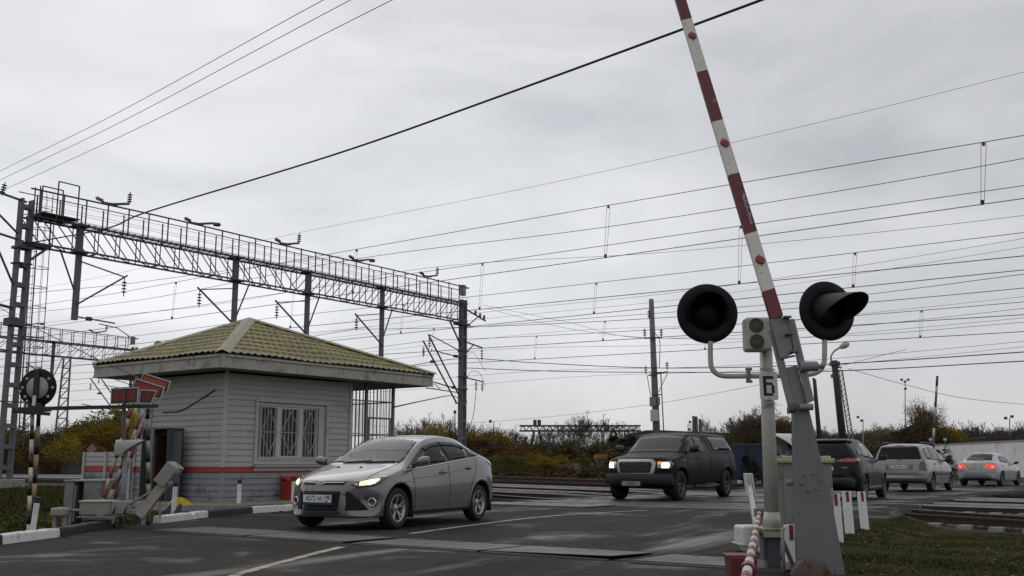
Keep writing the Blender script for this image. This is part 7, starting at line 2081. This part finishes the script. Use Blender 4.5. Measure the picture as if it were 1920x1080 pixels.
scrub('undergrowth', (-120, 300), 64, 90, 9000, 836, 'dark undergrowth along the left wall', [L_OLV, L_BRN, L_ORG, L_GRN], .16)
scrub('undergrowth', (1370, 1800), 88, 125, 9000, 832, 'brown undergrowth below the right hand trees', [L_BRN, L_OLV, L_BRN], .18)
scrub('dry_grass', (905, 1180), 56.5, 62, 9000, 884, 'dry reddish grass along the far track', [L_ORG, L_BRN, L_OLV], .10)
scrub('undergrowth', (1480, 1980), 180, 240, 9000, 822, 'grey brown undergrowth of the far wood', [L_BRN, TWIG], .40)

# ------------------------------------------------------------------ walls and buildings
def wallbox(name, a, c, h, th, m, label, cat, z0=0.0, cap=None, posts=0):
    a, c = Vector(a), Vector(c); t = thing(name, label, cat, (a.x, a.y, 0)); d = (c - a); d.z = 0
    MB().beam(Vector((0, 0, z0 + h / 2)), d + Z * (z0 + h / 2), th, h).build('wall', m, t)
    if cap: MB().beam(Vector((0, 0, z0 + h + .05)), d + Z * (z0 + h + .05), th + .1, .1).build('coping', cap, t)
    for k in range(posts): MB().box(d * (k / (posts - 1)) + Z * (z0 + h / 2), (.22, .22, h + .1)).build('post', cap or m, t)
    return t
def gz(px, D): v = at(px, 868, D); return Vector((v.x, v.y, 0))
GW = mat('dark grey wall render', (.085, .09, .095), .85, 0, .12, .7, spots=((.05,.05,.05), .3, 1))
wallbox('concrete_wall', gz(-60, 66), gz(300, 58), 1.0 + (868 - 850) * 60 / 1920, .2, GW, 'low dark grey wall behind the tracks on the left', 'wall', 0, None)
WW = mat('off white wall', (.74, .74, .74), .75, 0, .06, .8, spots=((.33,.33,.33), .25, 1))
wallbox('white_wall', gz(1758, 92), gz(1975, 70), 2.55, .3, WW, 'long plain white wall at the right edge behind the silver sedan', 'wall', 0, mat('wall coping', (.3, .3, .3), .8))
BLU = mat('deep blue fence sheet', (.016, .022, .058), .6, 0, .15, 2)
wallbox('blue_fence', gz(1372, 57), gz(1460, 55), 1.95, .12, BLU, 'dark blue sheet fence behind the pickup tail', 'fence', 0, mat('fence coping', (.05, .055, .07), .7))
c = gz(1285, 140); wh = thing('warehouse', 'long low dark grey warehouse roof behind the pickup', 'warehouse', c)
WHM = mat('slate grey sheet wall', (.085, .09, .105), .7, 0, .12, .5); WHR = mat('dark roof edge', (.04, .042, .05), .7, 0, .15, .5)
hW = at(1285, 815, 140).z
MB().box((0, 6, hW / 2), (13.6, 12, hW)).build('wall', WHM, wh)
q = MB(); q.prism([(-6.9, hW), (6.9, hW - .5), (6.9, hW + .15), (-3.6, hW + .62), (-5.2, hW + .60), (-6.9, hW + .25)], (0, -.1, 0), (1, 0, 0), Z, -12.3); q.build('roof', WHR, wh)
MB().box((-5.9, -.2, hW * .75), (1.6, .2, hW * .5)).build('panel', mat('pale sheet panel', (.17, .18, .20), .7, 0, .1, .7), wh)
for k, (px, pt) in enumerate(((1303, 780), (1308, 781), (1315, 786))):
    a = gz(px, 139); z1 = at(px, pt, 139).z; o = MB().lathe([(.20, hW - 1), (.20, z1), (.14, z1)], (0, 0, 0), Z, 12).build('chimney_pipe', STEELD, None, loc=a)
    tag(o, ('leftmost', 'middle', 'shortest, rightmost')[k] + ' dark steel chimney pipe above the warehouse roof', 'chimney', 'three steel chimney pipes')
# travelling crane beyond the thicket
cr_ = thing('gantry_crane', 'long lattice travelling crane half hidden by bare trees', 'crane', gz(1060, 122))
o0 = Vector(cr_.location)
q = MB(); zt0, zt1 = at(1060, 798.5, 122).z, at(1060, 808, 122).z; xa, xb = at(974, 800, 122).x - o0.x, at(1200, 800, 122).x - o0.x
for y in (-.8, .8):
    for z in (zt0, zt1): q.beam((xa, y, z), (xb, y, z), .16)
    for i in range(18): 
        a, c = xa + (xb - xa) * i / 18, xa + (xb - xa) * (i + 1) / 18; q.beam((a, y, zt1), ((a + c) / 2, y, zt0), .08); q.beam(((a + c) / 2, y, zt0), (c, y, zt1), .08)
q.build('girder', TR, cr_)
q = MB()
for px in (1006, 1150):
    x = at(px, 800, 122).x - o0.x
    for s_ in (-1, 1): q.beam((x + s_ * .3, s_ * .8, zt1), (x + s_ * 1.3, s_ * 2.2, 0), .22)
q.build('leg', TR, cr_)
q = MB()
for px in (1003, 1011): q.box((at(px, 796, 122).x - o0.x, 0, zt0 + .3), (.40, 1.0, .8))
q.build('trolley', STEELD, cr_)
# yard walls with graffiti between the cars
CWL = mat('pale concrete slab', (.23, .235, .23), .85, 0, .15, .9, spots=((.11,.11,.1), .35, 1.2))
wallbox('yard_wall', gz(1028, 72), gz(1112, 71), 1.02, .25, CWL, 'pale concrete yard wall behind the yellow bushes', 'wall', 0)
yw = wallbox('yard_wall', gz(1072, 66), gz(1180, 64.5), .72, .3, CWL, 'pale low yard wall with blue painted graffiti left of the pickup', 'wall', 0, mat('dark slab top', (.05, .052, .055), .8))
o0 = Vector(yw.location)
q = MB(); rs = random.Random(4); p = at(1090, 882, 65.4) - o0
for i in range(7): q.box(p + Vector((rs.uniform(-.25, .25), -.02 - .004 * i, rs.uniform(-.12, .12))), (rs.uniform(.12, .3), .02, rs.uniform(.05, .14)))
q.build('graffiti', mat('blue spray paint', (.08, .20, .42), .7, 0, .2, 6), yw)
MB().box(at(1081, 882, 65.4) - o0 + Vector((0, -.02, 0)), (.32, .02, .42)).build('painted_panel', mat('pinkish painted panel', (.42, .36, .38), .7, 0, .15, 4), yw)
o = MB().beam(gz(915, 66) + Z * .62, gz(950, 65.5) + Z * .62, .8, .10); o = o.build('dark_slab', STEELD); tag(o, 'dark flat slab lying by the bushes behind the sedan boot', 'slab')
c = at(1126, 858, 68); t = thing('rusty_hopper', 'small ochre box hopper standing on the yard wall by the pickup', 'hopper', (c.x, c.y, 0)); z = c.z
OCH = mat('ochre rusted paint', (.22, .13, .03), .8, 0, .25, 3, spots=((.08,.045,.02), .35, 4))
MB().box((0, 0, z + .06), (.82, .6, .30)).build('tub', OCH, t, .01)
q = MB()
for i in range(5): q.box((-.34 + i * .17 + rs.uniform(-.03, .03), -.2, z - .18), (.07, .06, .22))
q.build('brackets', OCH, t); MB().box((0, 0, z / 2 - .15), (.5, .4, z - .3)).build('stand', STEELD, t)
# orange brick block and yellow crane behind the hut
ob = thing('orange_building', 'orange brick building block behind the left bushes', 'building', gz(226, 88)); hz = at(226, 773, 88).z
ORB = mat('orange brick', (.26, .085, .025), .8, 0, .15, 2)
m_, N, K, p_ = nodes_of('orange brick courses'); tcn = N.new('ShaderNodeTexCoord'); mpn = N.new('ShaderNodeMapping'); mpn.inputs['Rotation'].default_value = (R(90), 0, 0); K(tcn.outputs['Object'], mpn.inputs[0]); bk = N.new('ShaderNodeTexBrick'); bk.inputs['Scale'].default_value = 2.0
bk.inputs['Color1'].default_value = (.27, .085, .025, 1); bk.inputs['Color2'].default_value = (.21, .07, .025, 1); bk.inputs['Mortar'].default_value = (.15, .07, .04, 1); K(mpn.outputs[0], bk.inputs['Vector']); K(bk.outputs[0], p_.inputs['Base Color'])
MB().box((.3, 2, hz / 2), (2.2, 4, hz)).build('wall', m_, ob); MB().box((.3, 2, hz + .06), (2.4, 4.2, .12)).build('roof', ORB, ob)
yc = thing('yellow_crane', 'yellow loader boom rising behind the hut roof and orange building', 'crane', gz(214, 96)); o0 = Vector(yc.location)
YEL = mat('machine yellow', (.36, .29, .015), .5, 0, .1, 2)
q = MB(); q.beam(at(213, 775, 96) - o0, at(213, 768, 96) - o0, .5); q.beam(at(205, 775, 96) - o0, at(262, 745, 96) - o0, .32); q.beam(at(262, 745, 96) - o0, at(258, 672, 96) - o0, .30); q.beam(at(258, 672, 96) - o0, at(297, 645, 96) - o0, .34); q.build('boom', YEL, yc)
q = MB(); q.lathe([(0, -.2), (.34, -.2), (.34, .2), (0, .2)], at(297, 646, 96) - o0, (0, 1, 0), 16); q.build('boom_head', YEL, yc); MB().box((0, 0, 1.0), (1.8, 2.4, 2.0)).build('base', YEL, yc, .05)
c = gp(168, 880, .2); 
c = at(172, 842, 40); o = MB().prism([(-.19, 0), (0, -.19), (.19, 0), (0, .19)], (0, 0, 0), Vector((1, 0, 0)), Z, .02).build('diamond_sign', mat('faded pink sign paint', (.30, .14, .14), .7, 0, .2, 6), None, loc=c); tag(o, 'faded pink diamond sign left of the striped poles', 'sign')
# dark hall roof far off behind the yellow trees
c = gz(935, 150); hb = thing('far_hall', 'low dark far roof right of the yellow trees', 'building', c); z = at(935, 830, 150).z
MB().box((.5, 3, z / 2), (3.6, 6, z)).build('wall', WHM, hb); MB().box((.5, 3, z + .15), (4.0, 6.4, .3)).build('roof', WHR, hb)
ob2 = thing('brick_shed', 'dull red brick shed far off above the white wall', 'building', gz(1875, 120)); z = at(1875, 822, 120).z
MB().box((0, 2, z / 2), (2.6, 4, z)).build('wall', mat('dull red brick', (.10, .045, .035), .85, 0, .2, 2), ob2); MB().box((0, 2, z + .1), (2.9, 4.3, .2)).build('roof', WHR, ob2)
# scraps beyond the pickup: low red and white barrier rail
o = MB()
a, c = gp(1372, 909), gp(1425, 907)
for i in range(6): o.beam(a.lerp(c, i / 6) + Z * .12, a.lerp(c, (i + 1) / 6) + Z * .12, .10, .16, mi=i % 2)
o = o.build('road_barrier_rail', [REDP, WHITE]); tag(o, 'low red and white rail on the ground behind the pickup', 'barrier rail')

# ------------------------------------------------------------------ grass, leaves and litter near the camera
GB1 = leafm('grass blade green', (.058, .098, .009), (.034, .058, .006)); GB2 = leafm('dry grass blade', (.075, .058, .026), (.045, .036, .017))
def blades(name, n, sampler, h0, h1, label, w0=.006, mats=(GB1, GB1, GB2)):
    rs = random.Random(11); b = MB()
    for i in range(n):
        x, y, z, k = sampler(rs)
        a = rs.uniform(0, 6.28); h = rs.uniform(h0, h1) * k; ln = h * rs.uniform(.3, 1.0); ww = w0 * rs.uniform(.6, 1.5)
        dx, dy = math.cos(a), math.sin(a)
        b.add([(x - dy * ww, y + dx * ww, z), (x + dy * ww, y - dx * ww, z), (x + dx * ln * .5 + dy * ww * .6, y + dy * ln * .5 - dx * ww * .6, z + h * .75), (x + dx * ln, y + dy * ln, z + h)], [(0, 1, 2), (0, 2, 3)], rs.randrange(len(mats)))
    return tag(b.build(name, list(mats)), label, 'grass', kind='stuff')
def clump(x, y):
    return .5 + .5 * max(0, math.sin(x * 2.1 + 1.3 * math.sin(y * 1.7)) * math.sin(y * 1.6 + x * .8)) + .35 * random.random()
def right_s(rs):
    while 1:
        y = 6.8 + 14 * rs.random() ** 1.3; x0 = road_edge(1, y) + .10; x = x0 + rs.random() * 9.0
        u = x * U.x + y * U.y
        if math.sin(x * 1.3 + 2 * math.sin(y * .9)) + math.sin(y * 2.1 - x * .6) + .6 * math.sin(x * 4.3 + y * 3.1) < rs.uniform(-2.2, .9): continue
        if u < 21.9 and x < .56 * y + 1.2: return x, y, ground_z(x, y) + .02, clump(x, y)
def left_s(rs):
    while 1:
        y = 13 + 26 * rs.random() ** 1.2; x = road_edge(-1, y) - .12 - rs.random() * 12
        u = x * U.x + y * U.y
        if u < 20.3 and x > -.58 * y - 1: return x, y, ground_z(x, y), clump(x, y)
blades('grass', 80000, right_s, .015, .045, 'short tufty grass on the right verge', .006, (GB1, GB2, GB2))
blades('grass', 40000, left_s, .03, .10, 'rough grass on the left bank below the tracks', .010, (GB1, GB2))
LEAF = [leafm('fallen tan leaf', (.16, .11, .05), (.08, .05, .025)), leafm('fallen yellow leaf', (.22, .16, .03), (.12, .09, .03))]
def litter(name, n, sampler, label, s0=.03):
    rs = random.Random(13); b = MB()
    for i in range(n):
        x, y, z, k = sampler(rs); c = Vector((x, y, z + .025)); s_ = s0 * rs.uniform(.5, 1.3)
        _, p, q = frame(Vector((rs.uniform(-.5, .5), rs.uniform(-.5, .5), 1)))
        b.add([c - p * s_, c - q * s_ * .6, c + p * s_, c + q * s_ * .6], [(0, 1, 2, 3)], rs.randrange(2))
    return tag(b.build(name, LEAF), label, 'leaf litter', kind='stuff')
litter('fallen_leaves', 900, right_s, 'scattered fallen leaves on the right verge', .022)
litter('fallen_leaves', 9000, left_s, 'fallen leaves on the left bank', .045)
def left_far(rs):
    while 1:
        y = 22 + 22 * rs.random(); x = road_edge(-1, y) - .3 - rs.random() * 20
        u = x * U.x + y * U.y
        if u < 20.6 and -.56 * y - 1 < x < -.36 * y: return x, y, ground_z(x, y), 1
litter('fallen_leaves', 9000, left_far, 'brown leaf litter on the bank below the gantry mast', .06)
blades('grass', 16000, left_far, .05, .16, 'dry rough grass on the bank below the gantry mast', .014, (GB2, GB2, GB2, GB1))
# broken stone along the first track
def stonesc(name, n, sampler, label):
    rs = random.Random(15); b = MB()
    for i in range(n):
        x, y, z, k = sampler(rs); s_ = rs.uniform(.02, .05); c = Vector((x, y, z + s_ * .3))
        T_ = [Vector((rs.uniform(.6, 1.2) * sx, rs.uniform(.6, 1.2) * sy, rs.uniform(.4, .9) * sz)) * s_ for sx, sy, sz in ((1, 0, 0), (-1, 0, 0), (0, 1, 0), (0, -1, 0), (0, 0, 1), (0, 0, -1))]
        a = rs.uniform(0, 6.28); Mz = Matrix.Rotation(a, 3, 'Z')
        b.add([c + Mz @ t for t in T_], [(0, 2, 4), (2, 1, 4), (1, 3, 4), (3, 0, 4), (2, 0, 5), (1, 2, 5), (3, 1, 5), (0, 3, 5)])
    return tag(b.build(name, mat('broken ballast stone', (.085, .072, .058), .9, 0, .4, 4)), label, 'ballast stones', kind='stuff')
def bal_r(rs):
    u = rs.uniform(22.1, 26.5); v = -5.0 + 12 * rs.random(); p = uv(u, v); 
    return p.x, p.y, rail_z(v, u < 25.5) - .18, 1
def bal_l(rs):
    u = rs.uniform(19.6, 23.0); v = -19.5 - 22 * rs.random() ** 1.3; p = uv(u, v); 
    return p.x, p.y, rail_z(v) - .19 - (.12 if u < 20.6 else 0), 1
stonesc('ballast_stones', 7000, bal_r, 'loose broken stones around the rails on the right')
stonesc('ballast_stones', 7000, bal_l, 'loose broken stones along the left track edge')
